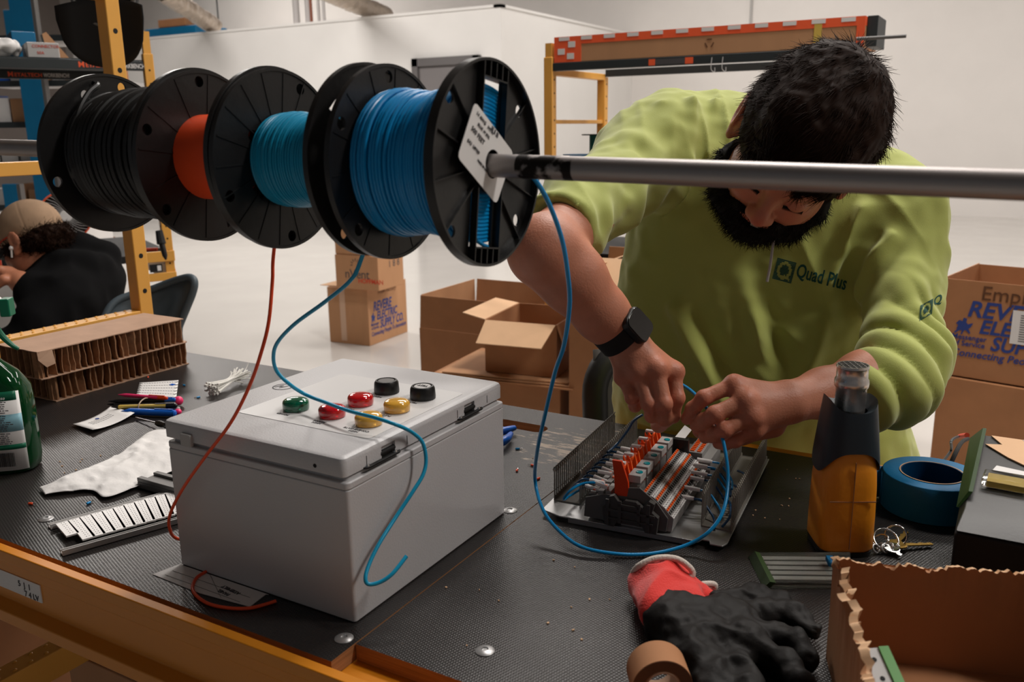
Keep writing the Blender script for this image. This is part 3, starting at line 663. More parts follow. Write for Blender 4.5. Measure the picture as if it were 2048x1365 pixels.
# wire rows seen through the windows
for sgn in (-1, 1):
    b = MB()
    for k in range(13):
        v = sgn*(0.022+k*0.0031)
        if abs(v) > 0.060: break
        P = [Vector((XF-0.004, *yz(-0.021+0.042*j/8, v+0.0025*math.sin(PI*j/8)*sgn))) for j in range(9)]
        b.tube(P, 0.00175, 7)
    b.build('wire_end_rows', 'wireblue', s4)
b = MB()
b.tube([Vector((XF-0.0005, *yz(a, c_))) for a, c_ in ((-0.010, -0.021), (-0.0105, -0.030), (-0.013, -0.042), (-0.0125, -0.053), (-0.006, -0.061), (0.005, -0.0645), (0.011, -0.0655))], 0.0017, 8)
b.build('wire_tail', 'wireblue', s4)
# diamond label threaded by the pipe
LX = Matrix(((0, 0, 1, XF+0.0072), (0, 0, 0, 0), (0, 0, 0, zc4), (0, 0, 0, 1)))
def onflange(px_, py_): p = XP(px_, py_, XF+0.0072); return p
c0, c1, c2, c3 = onflange(949, 203), onflange(1026, 306), onflange(992, 409), onflange(914, 314)
ey = (c1-c0).normalized(); ex = (c3-c0); ex = (ex-ey*ex.dot(ey)).normalized()
lab = MB()
q = [c0, c1, c2, c3]; q2 = []
for i in range(4):
    p, a, c = q[i], q[i-1], q[(i+1) % 4]; q2 += [p+(a-p).normalized()*0.004, p+(a-p).normalized()*0.0012+(c-p).normalized()*0.0012, p+(c-p).normalized()*0.004]
hc = Vector((XF+0.0072, 0, pz(XF)))
lab.add(q2+[p+Vector((0.0005, 0, 0)) for p in q2], [tuple(range(12)), tuple(range(23, 11, -1))]+[(i, (i+1) % 12, 12+(i+1) % 12, 12+i) for i in range(12)])
lo = lab.build('paper_label', 'paper', s4, smooth=False)
cut(lo, [MB().cyl(hc-Vector((0.02, 0, -0.001)), hc+Vector((0.02, 0, 0.001)), 0.0115, n=28).build('c', 'paper', smooth=False)])
Xl = frame(c0+Vector((0.0008, 0, 0)), ey, -ex); 
if (Xl.to_3x3() @ Vector((0, 0, 1))).x < 0: Xl = frame(c0+Vector((0.0008, 0, 0)), ey, ex)
its = []
Ll = (c1-c0).length; Lw = (c3-c0).length; sgn = -1 if (Xl.to_3x3() @ Vector((0, 1, 0))).dot(ex) < 0 else 1
def row(body, size, x, v): its.append((body, size, x, sgn*v-(size*0.7 if sgn > 0 else 0), {}))
row('14 AWG   MTW', 0.0042, 0.006, 0.007); row('BLUE 19 STR', 0.0036, 0.012, 0.013); row('500 FEET', 0.0056, 0.006, 0.021); row('(UL)  LISTED', 0.0036, 0.006, 0.031); row('MADE IN USA', 0.0028, 0.026, 0.036); row('||| || |||', 0.0046, 0.030, 0.004)
join_text(its, Xl, 'ink', s4)
# ================================================================ grey enclosure
EW, EL, EH = 0.2612, 0.3021, 0.1548
enc = thing('electrical_enclosure', (-EW/2, EL/2, 0), 'light grey steel enclosure with seven round pilot lights and buttons on its lid', 'enclosure')
b = MB(); P = rrect(EW, EL, 0.004, 3, -EW/2, EL/2); b.prism(P, 0.0005, EH-0.010)
P2 = rrect(EW-0.010, EL-0.010, 0.004, 3, -EW/2, EL/2); b.prism(P2, EH-0.010, EH+0.001)
P3 = rrect(EW+0.001, EL+0.001, 0.006, 4, -EW/2, EL/2); b.prism(P3, EH-0.010, EH-0.002)
b.build('body', 'box_grey', enc, bevel=0.0018)
MB().prism(rrect(EW-0.012, EL-0.012, 0.004, 3, -EW/2, EL/2), EH-0.001, 0.160).build('gasket', 'blackmatte', enc)
lx0, lx1, ly0, ly1 = -0.2640, -0.0025, -0.0005, 0.3025
b = MB(); cxm, cym = (lx0+lx1)/2, (ly0+ly1)/2
rings = [(0.0, 0.158), (0.0, 0.1735), (-0.0012, 0.1765), (-0.0045, 0.1785)]
vs = []; n = 0
for off, z in rings:
    q = rrect(lx1-lx0+2*off, ly1-ly0+2*off, 0.006+off*0.5, 6, cxm, cym); n = len(q); vs += [(x, y, z) for x, y in q]
fs = [tuple(range(n-1, -1, -1)), tuple(range(3*n, 4*n))]+[(k*n+i, k*n+(i+1) % n, (k+1)*n+(i+1) % n, (k+1)*n+i) for k in range(3) for i in range(n)]
b.add(vs, fs); lid = b.build('lid', 'box_grey', enc, ang=50)
cut(lid, [MB().bb((-0.006, 0.058, 0.150), (0.01, 0.081, 0.1715)).build('c', 'holeblack', smooth=False), MB().bb((-0.006, 0.215, 0.150), (0.01, 0.237, 0.1715)).build('c', 'holeblack', smooth=False)])
for y0, y1, ys in ((0.028, 0.088, 0.069), (0.199, 0.253, 0.226)):
    h = MB(); h.prism(rrect(0.020, y1-y0, 0.006, 4, -0.008, (y0+y1)/2), 0.1575, 0.1592); h.cyl((-0.0045, ys-0.012, 0.164), (-0.0045, ys+0.012, 0.164), 0.0028, n=12)
    ho = h.build('hinge', 'blackmatte', enc)
    for yy in (y0+0.007, y1-0.007): MB().lathe([(0.0002, 0), (0.0032, 0), (0.0028, 0.0016), (0.0002, 0.0020)], (-0.003, yy, 0.1592), n=14).build('hinge_screw', 'chrome', ho)
for yy in (0.034, 0.102, 0.200, 0.266):
    MB().bb((lx1-0.0002, yy-0.0004, 0.1605), (lx1+0.0003, yy+0.0004, 0.1700)).build('slit', 'holeblack', lid, smooth=False)
MB().cyl((-0.040, ly0-0.0003, 0.1645), (-0.040, ly0+0.002, 0.1645), 0.0022, n=14).build('lock_hole', 'holeblack', lid)
MB().bb((-0.2335, ly0-0.004, 0.1535), (-0.2165, ly0+0.001, 0.1675)).build('latch_clip', 'lgrey', enc, bevel=0.0015)
MB().prism(rrect(0.190, 0.181, 0.006, 4, -0.111, 0.1455), 0.1780, 0.1790).build('overlay_label', 'overlay', lid, smooth=False)
b = MB(); b.lathe([(0.0115, 0), (0.0132, 0), (0.0132, 0.0004), (0.0115, 0.0004)], (-0.233, 0.155, 0.1784), n=32, closed=True); b.build('logo_ring', 'ink', lid)
join_text([('H', 0.016, -0.0055, -0.0055, dict(shear=0.4))], Matrix.Translation((-0.233, 0.155, 0.1786)) @ Matrix.Rotation(PI, 4, 'Z'), 'ink', lid)
def dome_lens(x, y, mname, nm, r=0.0152, h=0.0135):
    o = MB(); pr = [(0.0002, 0.002), (r*0.97, 0.0005), (r, 0.002), (r, h*0.52), (r*0.985, h*0.66), (r*0.92, h*0.80), (r*0.80, h*0.90), (r*0.6, h*0.965), (r*0.3, h), (0.0002, h)]
    o.lathe(pr, (x, y, 0.1792), n=48); ob = o.build(nm, mname, enc, ang=60)
    c = MB()
    for k in range(16):
        a = 2*PI*k/16; c.box((x+0.0125*math.cos(a), y+0.0125*math.sin(a), 0.1850), (0.0012, 0.0008, 0.008), rotz(a))
    return ob
def black_button(x, y, legend):
    r = 0.0152
    o = MB().lathe([(0.0002, 0), (r, 0), (r+0.0002, 0.003), (r-0.0006, 0.0125), (r-0.0022, 0.0150), (r-0.0040, 0.0152), (r-0.0046, 0.0140), (0.0002, 0.0140)], (x, y, 0.1792), n=48).build('push_button', 'black', enc, ang=40)
    MB().lathe([(0.0002, 0), (0.0098, 0), (0.0098, 0.0010), (0.0002, 0.0012)], (x, y, 0.1930), n=40).build('button_cap', 'dgrey' if not legend else 'lgrey', o, ang=40)
    if legend: join_text([('TEST', 0.0064, -0.0075, -0.0024, {})], Matrix.Translation((x, y, 0.1943)) @ Matrix.Rotation(PI, 4, 'Z'), 'inkblack', o)
dome_lens(-0.153, 0.094, 'greenball', 'pilot_light'); dome_lens(-0.099, 0.094, 'redlens', 'pilot_light'); dome_lens(-0.0455, 0.092, 'yellens', 'pilot_light')
dome_lens(-0.099, 0.143, 'redlens', 'pilot_light'); dome_lens(-0.047, 0.144, 'yellens', 'pilot_light')
black_button(-0.102, 0.196, False); black_button(-0.049, 0.197, True)
XL = Matrix.Translation((0, 0, 0.1791)) @ Matrix.Rotation(PI, 4, 'Z')
its = []
for x, y, l1, l2 in ((-0.153, 0.094, 'POWER', ''), (-0.099, 0.094, 'ALARM', 'HIGH'), (-0.0455, 0.092, 'CONDENSATE', 'HIGH'), (-0.099, 0.143, 'PUMP', '1'), (-0.047, 0.144, 'PUMP', '2'), (-0.102, 0.196, 'RESET', ''), (-0.049, 0.197, 'TEST', '')):
    its.append((l1, 0.0052, -x-len(l1)*0.0017, -y+0.0190, {}))
    if l2: its.append((l2, 0.0052, -x-len(l2)*0.0017, -y+0.0245, {}))
join_text(its, XL, 'ink', lid, 'legend_text')
# ---------------------------------------------------------------- terminal assembly on its back plate
DX = TR(0.165, 0.325, 0.0, math.radians(4.8))
asm = thing('terminal_assembly', (0.165, 0.45, 0), 'steel back plate with slotted wire ducts, orange relays and grey terminal blocks being wired', 'control panel assembly')
asmX = DX
pl = MB(); pl.prism([(-0.120, 0.004), (-0.092, -0.006), (0.080, -0.006), (0.086, -0.006), (0.089, 0.002), (0.098, 0.002), (0.100, -0.006), (0.115, -0.006), (0.119, 0.004), (0.119, 0.300), (-0.120, 0.300)], 0.0060, 0.0082)
pl.bb((-0.115, 0.295, 0.0006), (0.115, 0.299, 0.0082)); pl.bb((-0.08, -0.006, 0.0006), (0.075, -0.0045, 0.008))
pl.build('back_plate', 'zinc', asm, bevel=0.0008, X=DX)
def slot_duct(xc, nm, w=0.036, y0=0.035, y1=0.292, h=0.056):
    o = MB().bb((xc-w/2, y0, 0.0083), (xc+w/2, y1, 0.0100)).build(nm, 'ductgrey', asm, X=DX)
    for s_ in (-1, 1):
        b = MB(); x = xc+s_*w/2; pitch = 0.0070; k = int((y1-y0)/pitch)
        b.bb((x-0.0007, y0, 0.0083), (x+0.0007, y1, 0.0150))
        for i in range(k):
            ya = y0+i*pitch
            b.bb((x-0.0006, ya, 0.0150), (x+0.0006, ya+0.0027, h-0.008))
            q = [(x-0.0006, h-0.008), (x+0.0006, h-0.008), (x+0.0006+s_*0.0016, h-0.004), (x+0.0006, h), (x-0.0006, h), (x-0.0006+s_*0.0016, h-0.004)]
            b.add([(a, ya, z) for a, z in q]+[(a, ya+0.0046, z) for a, z in q], [tuple(range(5, -1, -1)), tuple(range(6, 12))]+[(j, (j+1) % 6, 6+(j+1) % 6, 6+j) for j in range(6)])
        b.build('slotted_wall', 'ductgrey', o, smooth=False, X=DX)
    return o
slot_duct(-0.0975, 'wire_duct'); slot_duct(0.0985, 'wire_duct')
MB().bb((-0.012, -0.001, 0.0083), (0.024, 0.300, 0.0150)).build('din_rail', 'zinc', asm, bevel=0.001, X=DX)
# end clamp nearest the camera
b = MB()
b.prism([(-0.036, 0.0), (0.050, 0.0), (0.050, 0.009), (-0.036, 0.009)], 0, 1)
b = MB(); poly = [(-0.030, 0.0100), (-0.018, 0.0090), (-0.014, 0.0160), (0.018, 0.0160), (0.022, 0.0085), (0.036, 0.0085), (0.038, 0.030), (0.030, 0.036), (0.033, 0.047), (0.026, 0.050), (0.018, 0.040), (0.010, 0.046), (-0.004, 0.046), (-0.010, 0.040), (-0.018, 0.050), (-0.024, 0.048), (-0.022, 0.036), (-0.033, 0.032)]
b.add([(x, -0.010, z) for x, z in poly]+[(x, -0.002, z) for x, z in poly], [tuple(range(len(poly))), tuple(range(2*len(poly)-1, len(poly)-1, -1))]+[(i, (i+1) % len(poly), len(poly)+(i+1) % len(poly), len(poly)+i) for i in range(len(poly))])
for (x0, z0, x1, z1) in ((-0.030, 0.030, 0.034, 0.033), (-0.012, 0.016, -0.008, 0.045), (0.012, 0.016, 0.016, 0.045), (-0.028, 0.011, -0.024, 0.045), (0.024, 0.011, 0.028, 0.046), (-0.012, 0.038, 0.014, 0.041), (-0.026, 0.020, 0.032, 0.022)):
    b.bb((x0, -0.0125, z0), (x1, -0.0100, z1))
b.build('end_clamp', 'clampgrey', asm, X=DX)
ec = MB(); poly = [(-0.060, 0.012), (-0.020, 0.0105), (0.046, 0.0105), (0.048, 0.028), (0.034, 0.046), (0.026, 0.052), (0.012, 0.062), (-0.002, 0.060), (-0.004, 0.048), (-0.034, 0.046), (-0.058, 0.038)]
ec.add([(x, -0.0019, z) for x, z in poly]+[(x, 0.0005, z) for x, z in poly], [tuple(range(len(poly))), tuple(range(2*len(poly)-1, len(poly)-1, -1))]+[(i, (i+1) % len(poly), len(poly)+(i+1) % len(poly), len(poly)+i) for i in range(len(poly))])
ec.build('end_cover', 'dgrey', asm, bevel=0.0006, X=DX)
# relay sockets with orange levers
b = MB(); b.bb((-0.006, -0.0015, 0.046), (0.004, 0.0035, 0.088)); 
po = [(-0.0200, 0.046), (-0.002, 0.046), (-0.003, 0.066), (-0.012, 0.0925), (-0.024, 0.0925), (-0.021, 0.072)]
b = MB(); b.add([(x, -0.0012, z) for x, z in po]+[(x, 0.0030, z) for x, z in po], [tuple(range(6)), tuple(range(11, 5, -1))]+[(i, (i+1) % 6, 6+(i+1) % 6, 6+i) for i in range(6)])
b.build('orange_end_flag', 'orangered', asm, bevel=0.0004, X=DX)
def relay(y, y1):
    r = MB().bb((-0.0560, y, 0.011), (-0.004, y1-0.001, 0.042)).build('relay_socket', 'dgrey', asm, bevel=0.0006, X=DX)
    st = MB()
    for k in range(3): st.bb((-0.054+k*0.010, y+0.002, 0.0420), (-0.047+k*0.010, y1-0.004, 0.0445+0.002*k))
    st.build('socket_steps', 'tgrey', r, smooth=False, X=DX)
    MB().bb((-0.0520, y+0.006, 0.0422), (-0.0490, y+0.011, 0.0458)).bb((-0.0410, y+0.016, 0.0442), (-0.0380, y+0.021, 0.048)).build('push_in_tabs', 'orange', r, smooth=False, X=DX)
    b = MB(); b.bb((-0.0045, y+0.002, 0.042), (0.0105, y1-0.004, 0.0645)); b.build('relay_case', 'glassclear', r, bevel=0.0008, X=DX)
    b = MB(); b.bb((-0.0030, y+0.0045, 0.042), (0.0090, y1-0.0065, 0.0600)); b.build('relay_coil', 'lgrey', r, X=DX)
    b = MB(); b.bb((-0.0050, y+0.0020, 0.0646), (0.0108, y1-0.0055, 0.0745)); b.build('relay_top', 'lgrey', r, bevel=0.0008, X=DX)
    b = MB(); b.lathe([(0.0002, 0), (0.0042, 0), (0.0040, 0.0012), (0.0002, 0.0016)], (0.0058, y+0.0135, 0.0745), n=20); b.build('test_button', 'green' if False else 'tealbutton', r, X=DX)
    b = MB()
    for s_ in (0.004, 0.0175):
        q = [(-0.0225, 0.046), (-0.0060, 0.046), (-0.0040, 0.072), (-0.0075, 0.0880), (-0.0110, 0.0760), (-0.0190, 0.0760), (-0.0230, 0.0840)]
        b.add([(x, y+s_, z) for x, z in q]+[(x, y+s_+0.0035, z) for x, z in q], [tuple(range(7)), tuple(range(13, 6, -1))]+[(i, (i+1) % 7, 7+(i+1) % 7, 7+i) for i in range(7)])
    b.bb((-0.0215, y+0.0070, 0.0700), (-0.0070, y+0.0185, 0.0740)); b.bb((-0.0140, y+0.003, 0.0780), (-0.0115, y+0.021, 0.0815))
    b.bb((0.0105, y+0.0070, 0.042), (0.0125, y1-0.008, 0.0470)); b.build('retaining_lever', 'orange', r, smooth=False, X=DX)
    MB().bb((-0.0235, y+0.0080, 0.0835), (-0.0115, y+0.0135, 0.0865)).build('marker_tag', 'white', r, bevel=0.0004, X=DX)
    # ferrule sleeve and lead
    for k, (dx_, yy, zz) in enumerate(((-0.058, y+0.009, 0.043), (-0.056, y+0.020, 0.050))):
        p0, p1 = Vector((dx_+0.014, yy, zz)), Vector((dx_-0.006, yy+0.002, zz+0.004*(1-k)))
        MB().cyl(DX @ p0, DX @ p1, 0.0026, n=12).build('wire_marker_sleeve', 'paper', r)
        e = DX @ p1
        MB().tube(crom([e, DX @ (p1+Vector((-0.010, 0.001, -0.001))), DX @ (p1+Vector((-0.020, 0.004, -0.010))), DX @ (p1+Vector((-0.030, 0.010, -0.022)))], 5), 0.0015, 8).build('wire_lead', 'wirenavy', r)
M['tealbutton'] = mat('teal_button', (0, 140, 150), 0.25); M['wirenavy'] = mat('navy_wire', (0, 60, 100), 0.35)
for k in range(5): relay(0.003+k*0.0315, 0.003+(k+1)*0.0315)
# terminal blocks
tb = MB(); n_tb = 27; pt_ = 0.0062; Y0 = 0.001
prof = [(0.014, 0.0105), (0.052, 0.0105), (0.054, 0.0270), (0.0440, 0.0380), (0.0300, 0.0500), (0.0145, 0.0560)]
step_in = MB(); step_or = MB(); step_bl = MB(); mk = MB()
def slope_pt(i, t): a, c = prof[i], prof[i+1]; return (a[0]+(c[0]-a[0])*t, a[1]+(c[1]-a[1])*t)
for k in range(n_tb):
    y = Y0+k*pt_
    tb.add([(x, y+0.0002, z) for x, z in prof]+[(x, y+pt_-0.0003, z) for x, z in prof], [tuple(range(6)), tuple(range(11, 5, -1))]+[(i, (i+1) % 6, 6+(i+1) % 6, 6+i) for i in range(6)])
tb.build('terminal_blocks', 'tgrey', asm, smooth=False, X=DX)
AX = [((0.0145, 0.0560), (0.0300, 0.0500)), ((0.0300, 0.0500), (0.0440, 0.0380)), ((0.0440, 0.0380), (0.0540, 0.0270))]
def strip(mname, nm, lo, hi, hgt, w0, w1):
    b = MB()
    for (a, c) in AX:
        d = Vector((c[0]-a[0], 0, c[1]-a[1])); nrm = Vector((-d.z, 0, d.x)).normalized(); nrm = nrm if nrm.z > 0 else -nrm; A = Vector((a[0], 0, a[1]))
        for k in range(n_tb):
            y0_, y1_ = Y0+k*pt_+w0, Y0+k*pt_+w1; p, q = A+d*lo, A+d*hi
            vs = [p, q, q+nrm*hgt, p+nrm*hgt]; b.add([(v.x, y0_, v.z) for v in vs]+[(v.x, y1_, v.z) for v in vs], [(0, 1, 2, 3), (7, 6, 5, 4), (0, 4, 5, 1), (1, 5, 6, 2), (2, 6, 7, 3), (3, 7, 4, 0)])
    b.build(nm, mname, asm, smooth=False, X=DX)
strip('orange', 'orange_release_buttons', 0.04, 0.22, 0.0012, 0.001, 0.0050)
strip('holeblack', 'wire_entries', 0.32, 0.58, 0.0003, 0.0012, 0.0050)
strip('white', 'terminal_markers', 0.70, 0.97, 0.0010, 0.0004, 0.0058)
strip('inkblack', 'marker_digits', 0.78, 0.86, 0.0013, 0.0022, 0.0036)
# far end : black divider, second small terminal group with dark grey body
b = MB(); b.bb((-0.010, 0.163, 0.011), (0.030, 0.172, 0.070)); b.build('end_stop', 'black', asm, bevel=0.001, X=DX)
b = MB(); b.bb((0.020, 0.180, 0.0105), (0.058, 0.245, 0.040)); b.bb((0.026, 0.180, 0.040), (0.046, 0.245, 0.048)); b.build('terminal_blocks', 'tgrey', asm, bevel=0.0008, X=DX)
b = MB()
for k in range(9): b.bb((0.028, 0.183+k*0.0068, 0.048), (0.034, 0.1865+k*0.0068, 0.0495)); b.bb((0.038, 0.183+k*0.0068, 0.048), (0.043, 0.1865+k*0.0068, 0.0495))
b.build('orange_release_buttons', 'orange', asm, smooth=False, X=DX)
b = MB(); b.box((0.010, 0.212, 0.060), (0.012, 0.060, 0.002), Matrix.Rotation(0.5, 3, 'Y')); b.build('marker_strip', 'white', asm, X=DX)
# marker sleeves and blue leads on the right side of the blocks
rg = random.Random(3)
for k, (yy, zz, L_) in enumerate(((0.150, 0.050, 0.020), (0.140, 0.044, 0.020), (0.118, 0.044, 0.021), (0.113, 0.038, 0.018), (0.083, 0.036, 0.020), (0.062, 0.032, 0.017), (0.130, 0.050, 0.018))):
    p0 = Vector((0.046, yy, zz)); p1 = p0+Vector((L_, 0.003, -0.002)); MB().cyl(DX @ p0, DX @ p1, 0.0026, n=12).build('wire_marker_sleeve', 'paper', asm)
    P = [p1, p1+Vector((0.010, 0.000, -0.001)), p1+Vector((0.020, -0.006, -0.008)), p1+Vector((0.030, -0.016, -0.016)), p1+Vector((0.034, -0.034, -0.020))]
    MB().tube([DX @ p for p in crom(P, 5)], 0.0015, 8).build('wire_lead', 'wireblue' if k % 2 == 0 else 'wirenavy', asm)
for k in range(3):
    y = 0.10+0.05*k; P = [(0.092, y, 0.022), (0.105, y-0.02, 0.026), (0.112, y-0.05, 0.022), (0.108, y-0.075, 0.018)]
    MB().tube([DX @ Vector(p) for p in crom(P, 5)], 0.0016, 8).build('wire_lead', 'wirenavy', asm)
# loose blue lead on the left side running down through the left duct
P = [ZP(1208, 970, 0.052), ZP(1190, 966, 0.054), ZP(1165, 968, 0.052), ZP(1140, 982, 0.045), ZP(1127, 1000, 0.030), ZP(1140, 992, 0.022), ZP(1168, 975, 0.018)]
MB().tube(crom(P, 6), 0.0017, 8).build('wire_lead', 'wireblue', asm)
MB().cyl(ZP(1190, 965, 0.054), ZP(1216, 977, 0.050), 0.0027, n=12).build('wire_marker_sleeve', 'paper', asm)
MB().tube(crom([ZP(1215, 905, 0.048), ZP(1235, 888, 0.055), ZP(1255, 862, 0.075), ZP(1268, 842, 0.09), ZP(1285, 830, 0.10)], 6), 0.0018, 8).build('wire_lead', 'wirenavy', asm)
# ---------------------------------------------------------------- hanging wires
def wire(P, r, mname, nm, lb, grp='wires hanging from the spools', cat='wire', n=10):
    return tag(MB().tube(crom(P, n), r, 10).build(nm, mname, ang=80), lb, cat, grp)
# orange wire: spool 2 -> down behind/left of the box -> loop under the front edge
oy = 0.0
P = [Vector((-0.092, 0.040, 0.47)), YP(547, 470, 0.035), YP(545, 560, 0.03), YP(538, 640, 0.020), YP(524, 700, 0.010), YP(500, 770, -0.002), YP(462, 850, -0.010), YP(412, 912, -0.016), YP(372, 965, -0.02), YP(346, 1015, -0.02), ZP(337, 1045, 0.012), ZP(343, 1062, 0.006), ZP(352, 1074, 0.004), ZP(372, 1090, 0.004)]
# this stretch hangs in front of the enclosure's end face
P = [Vector((-0.088, 0.0395, 0.462)), YP(548, 500, 0.032), YP(545, 560, 0.022), YP(538, 640, 0.006), YP(524, 700, -0.008), YP(500, 770, -0.014), YP(462, 845, -0.018), YP(412, 912, -0.016), YP(372, 968, -0.012)]
P += [YP(347, 1012, -0.011), YP(338, 1040, -0.006), YP(340, 1060, 0.002), YP(350, 1076, 0.014), Vector((-0.275, 0.030, 0.012)), Vector((-0.285, 0.050, 0.0028))]
wire(P, 0.0018, 'wirered', 'orange_wire', 'orange wire hanging from the orange spool past the left side of the enclosure')
P = [Vector((-0.245, 0.010, 0.0021)), ZP(408, 1142, 0.0021), ZP(390, 1160, 0.0021), ZP(386, 1182, 0.0021), ZP(410, 1205, 0.0021), ZP(450, 1216, 0.0021), ZP(500, 1217, 0.0021), ZP(548, 1204, 0.0021), Vector((-0.11, 0.005, 0.0021)), Vector((-0.09, 0.02, 0.0021))]
P = [ZP(412, 1144, 0.0021), ZP(392, 1158, 0.0021), ZP(386, 1182, 0.0021), ZP(410, 1205, 0.0021), ZP(450, 1216, 0.0021), ZP(500, 1217, 0.0021), ZP(552, 1203, 0.0021)]
wire(P, 0.0019, 'wirered', 'orange_wire', 'loop of orange wire lying on paper at the foot of the enclosure')
# thin blue wire from spool 3 over the lid and down the right face, ending in a hook
LZ = 0.184
P = [Vector((0.038, 0.036, 0.444)), YP(722, 520, 0.036), YP(700, 562, 0.036), YP(650, 604, 0.040), YP(590, 648, 0.045), YP(556, 684, 0.050), YP(547, 712, 0.055), YP(553, 742, 0.062), YP(578, 768, 0.070), ZP(610, 789, 0.200), ZP(650, 805, 0.198), ZP(700, 823, 0.198), ZP(750, 836, 0.198), ZP(795, 851, 0.192)]
P += [XP(825, 866, 0.006), XP(845, 886, 0.012), XP(852, 920, 0.016), XP(846, 950, 0.018), XP(825, 985, 0.016), XP(795, 1030, 0.012), XP(760, 1085, 0.012), XP(740, 1125, 0.013), XP(731, 1155, 0.016), XP(737, 1169, 0.020), XP(760, 1165, 0.028), XP(785, 1148, 0.036), XP(813, 1113, 0.040)]
wire(P, 0.0021, 'wireteal', 'blue_wire', 'teal blue wire hanging from the teal spool across the enclosure lid and down its side')
# blue wire from spool 4 : big loop on the bench to the hand
P = [YP(1040, 330, 0.055), YP(1072, 362, 0.060), YP(1100, 412, 0.075), YP(1124, 480, 0.09), YP(1135, 545, 0.10), YP(1139, 610, 0.115), YP(1128, 690, 0.13), YP(1110, 745, 0.15), YP(1090, 830, 0.19), YP(1075, 900, 0.24), ZP(1070, 960, 0.055), ZP(1085, 1018, 0.030), ZP(1118, 1062, 0.016), ZP(1165, 1095, 0.008), ZP(1240, 1109, 0.0045), ZP(1310, 1107, 0.0045)]
P += [ZP(1375, 1090, 0.012), ZP(1420, 1062, 0.030), ZP(1447, 1020, 0.050), ZP(1456, 960, 0.075), ZP(1450, 900, 0.105), ZP(1438, 860, 0.125), ZP(1412, 815, 0.145), ZP(1388, 787, 0.152), ZP(1360, 768, 0.155), ZP(1335, 762, 0.150)]
wire(P, 0.0022, 'wireblue', 'blue_wire', 'bright blue wire from the blue spool looping over the bench to the worker hand')
# ---------------------------------------------------------------- heat gun
hg = thing('heat_gun', (0.398, 0.412, 0), 'heat gun standing upright, amber-yellow body with dark collar and metal nozzle', 'heat gun')
HX = TR(0.396, 0.412, 0.0004, math.radians(28))
def loft(secs, n=32):
    """secs: (z, hw, hd, squareness, cx) superellipse sections"""
    b = MB(); vs = []; fs = []
    for z, hw, hd, e, cx in secs:
        for j in range(n):
            a = 2*PI*j/n; c, s_ = math.cos(a), math.sin(a); vs.append((cx+hw*math.copysign(abs(c)**e, c), hd*math.copysign(abs(s_)**e, s_), z))
    k = len(secs)
    for i in range(k-1):
        for j in range(n): fs.append((i*n+j, i*n+(j+1) % n, (i+1)*n+(j+1) % n, (i+1)*n+j))
    fs.append(tuple(range(n-1, -1, -1))); fs.append(tuple((k-1)*n+j for j in range(n))); b.add(vs, fs); return b
loft([(0.004, 0.028, 0.030, 0.45, 0), (0.010, 0.0325, 0.034, 0.45, 0), (0.05, 0.0325, 0.035, 0.5, 0), (0.085, 0.0320, 0.035, 0.55, 0), (0.105, 0.0310, 0.034, 0.6, 0), (0.128, 0.0265, 0.030, 0.7, 0), (0.140, 0.020, 0.022, 0.8, 0)]).build('body', 'toolyellow', hg, X=HX, ang=60)
loft([(0.0003, 0.031, 0.032, 0.45, 0), (0.006, 0.032, 0.033, 0.45, 0)]).build('base_pad', 'blackmatte', hg, X=HX)
# dark collar with scalloped lower edge
b = MB(); n = 64; rows = 10; vs = []
for i in range(rows+1):
    t = i/rows
    for j in range(n):
        a = 2*PI*j/n; c, s_ = math.cos(a), math.sin(a)
        low = 0.098+0.030*(abs(s_)**1.6); top = 0.186-0.012*(abs(s_)**2)
        z = low+(top-low)*t; k = 1-0.22*max(0, (z-0.11)/0.075)**1.1; e = 0.62
        vs.append((0.0340*k*math.copysign(abs(c)**e, c), 0.0365*k*math.copysign(abs(s_)**e, s_), z))
for j in range(n):
    a = 2*PI*j/n; vs.append((0.0195*math.cos(a), 0.0195*math.sin(a), 0.170))
b.add(vs, [(i*n+j, i*n+(j+1) % n, (i+1)*n+(j+1) % n, (i+1)*n+j) for i in range(rows+1) for j in range(n)]); b.build('collar', 'toolblue', hg, X=HX, ang=50)
b = MB(); b.lathe([(0.0165, 0.160), (0.0170, 0.196), (0.0186, 0.198), (0.0190, 0.202), (0.0186, 0.206), (0.0172, 0.208), (0.0172, 0.2195), (0.0180, 0.2205), (0.0176, 0.2230), (0.0164, 0.2230), (0.0160, 0.200), (0.0150, 0.165)], n=48)
nz = b.build('nozzle', 'brushed', hg, X=HX, ang=45)
b = MB()
for k in range(-2, 3):
    for q in (0, 1):
        L_ = math.sqrt(max(0, 0.0166**2-(k*0.006)**2)); c = (k*0.006, 0, 0.2222) if q else (0, k*0.006, 0.2222); b.box(c, (0.0008, 2*L_, 0.0012) if q else (2*L_, 0.0008, 0.0012))
b.build('nozzle_grille', 'zinc', nz, X=HX)
b = MB(); b.bb((-0.0004, -0.0356, 0.012), (0.0004, -0.0340, 0.118)); b.bb((-0.026, -0.0352, 0.070), (0.026, -0.0342, 0.0712)); b.build('body_seam', 'carddark', hg, X=HX)
MB().lathe([(0.0002, 0), (0.0042, 0), (0.0038, 0.0012), (0.0002, 0.0014)], HX @ Vector((0.023, -0.0262, 0.104)), HX.to_3x3() @ Vector((0.45, -0.9, 0.1)), n=18).build('screw_boss', 'amber', hg)
MB().box((0.0335, 0.0, 0.045), (0.006, 0.012, 0.018)).build('switch', 'black', hg, X=HX, bevel=0.0015)
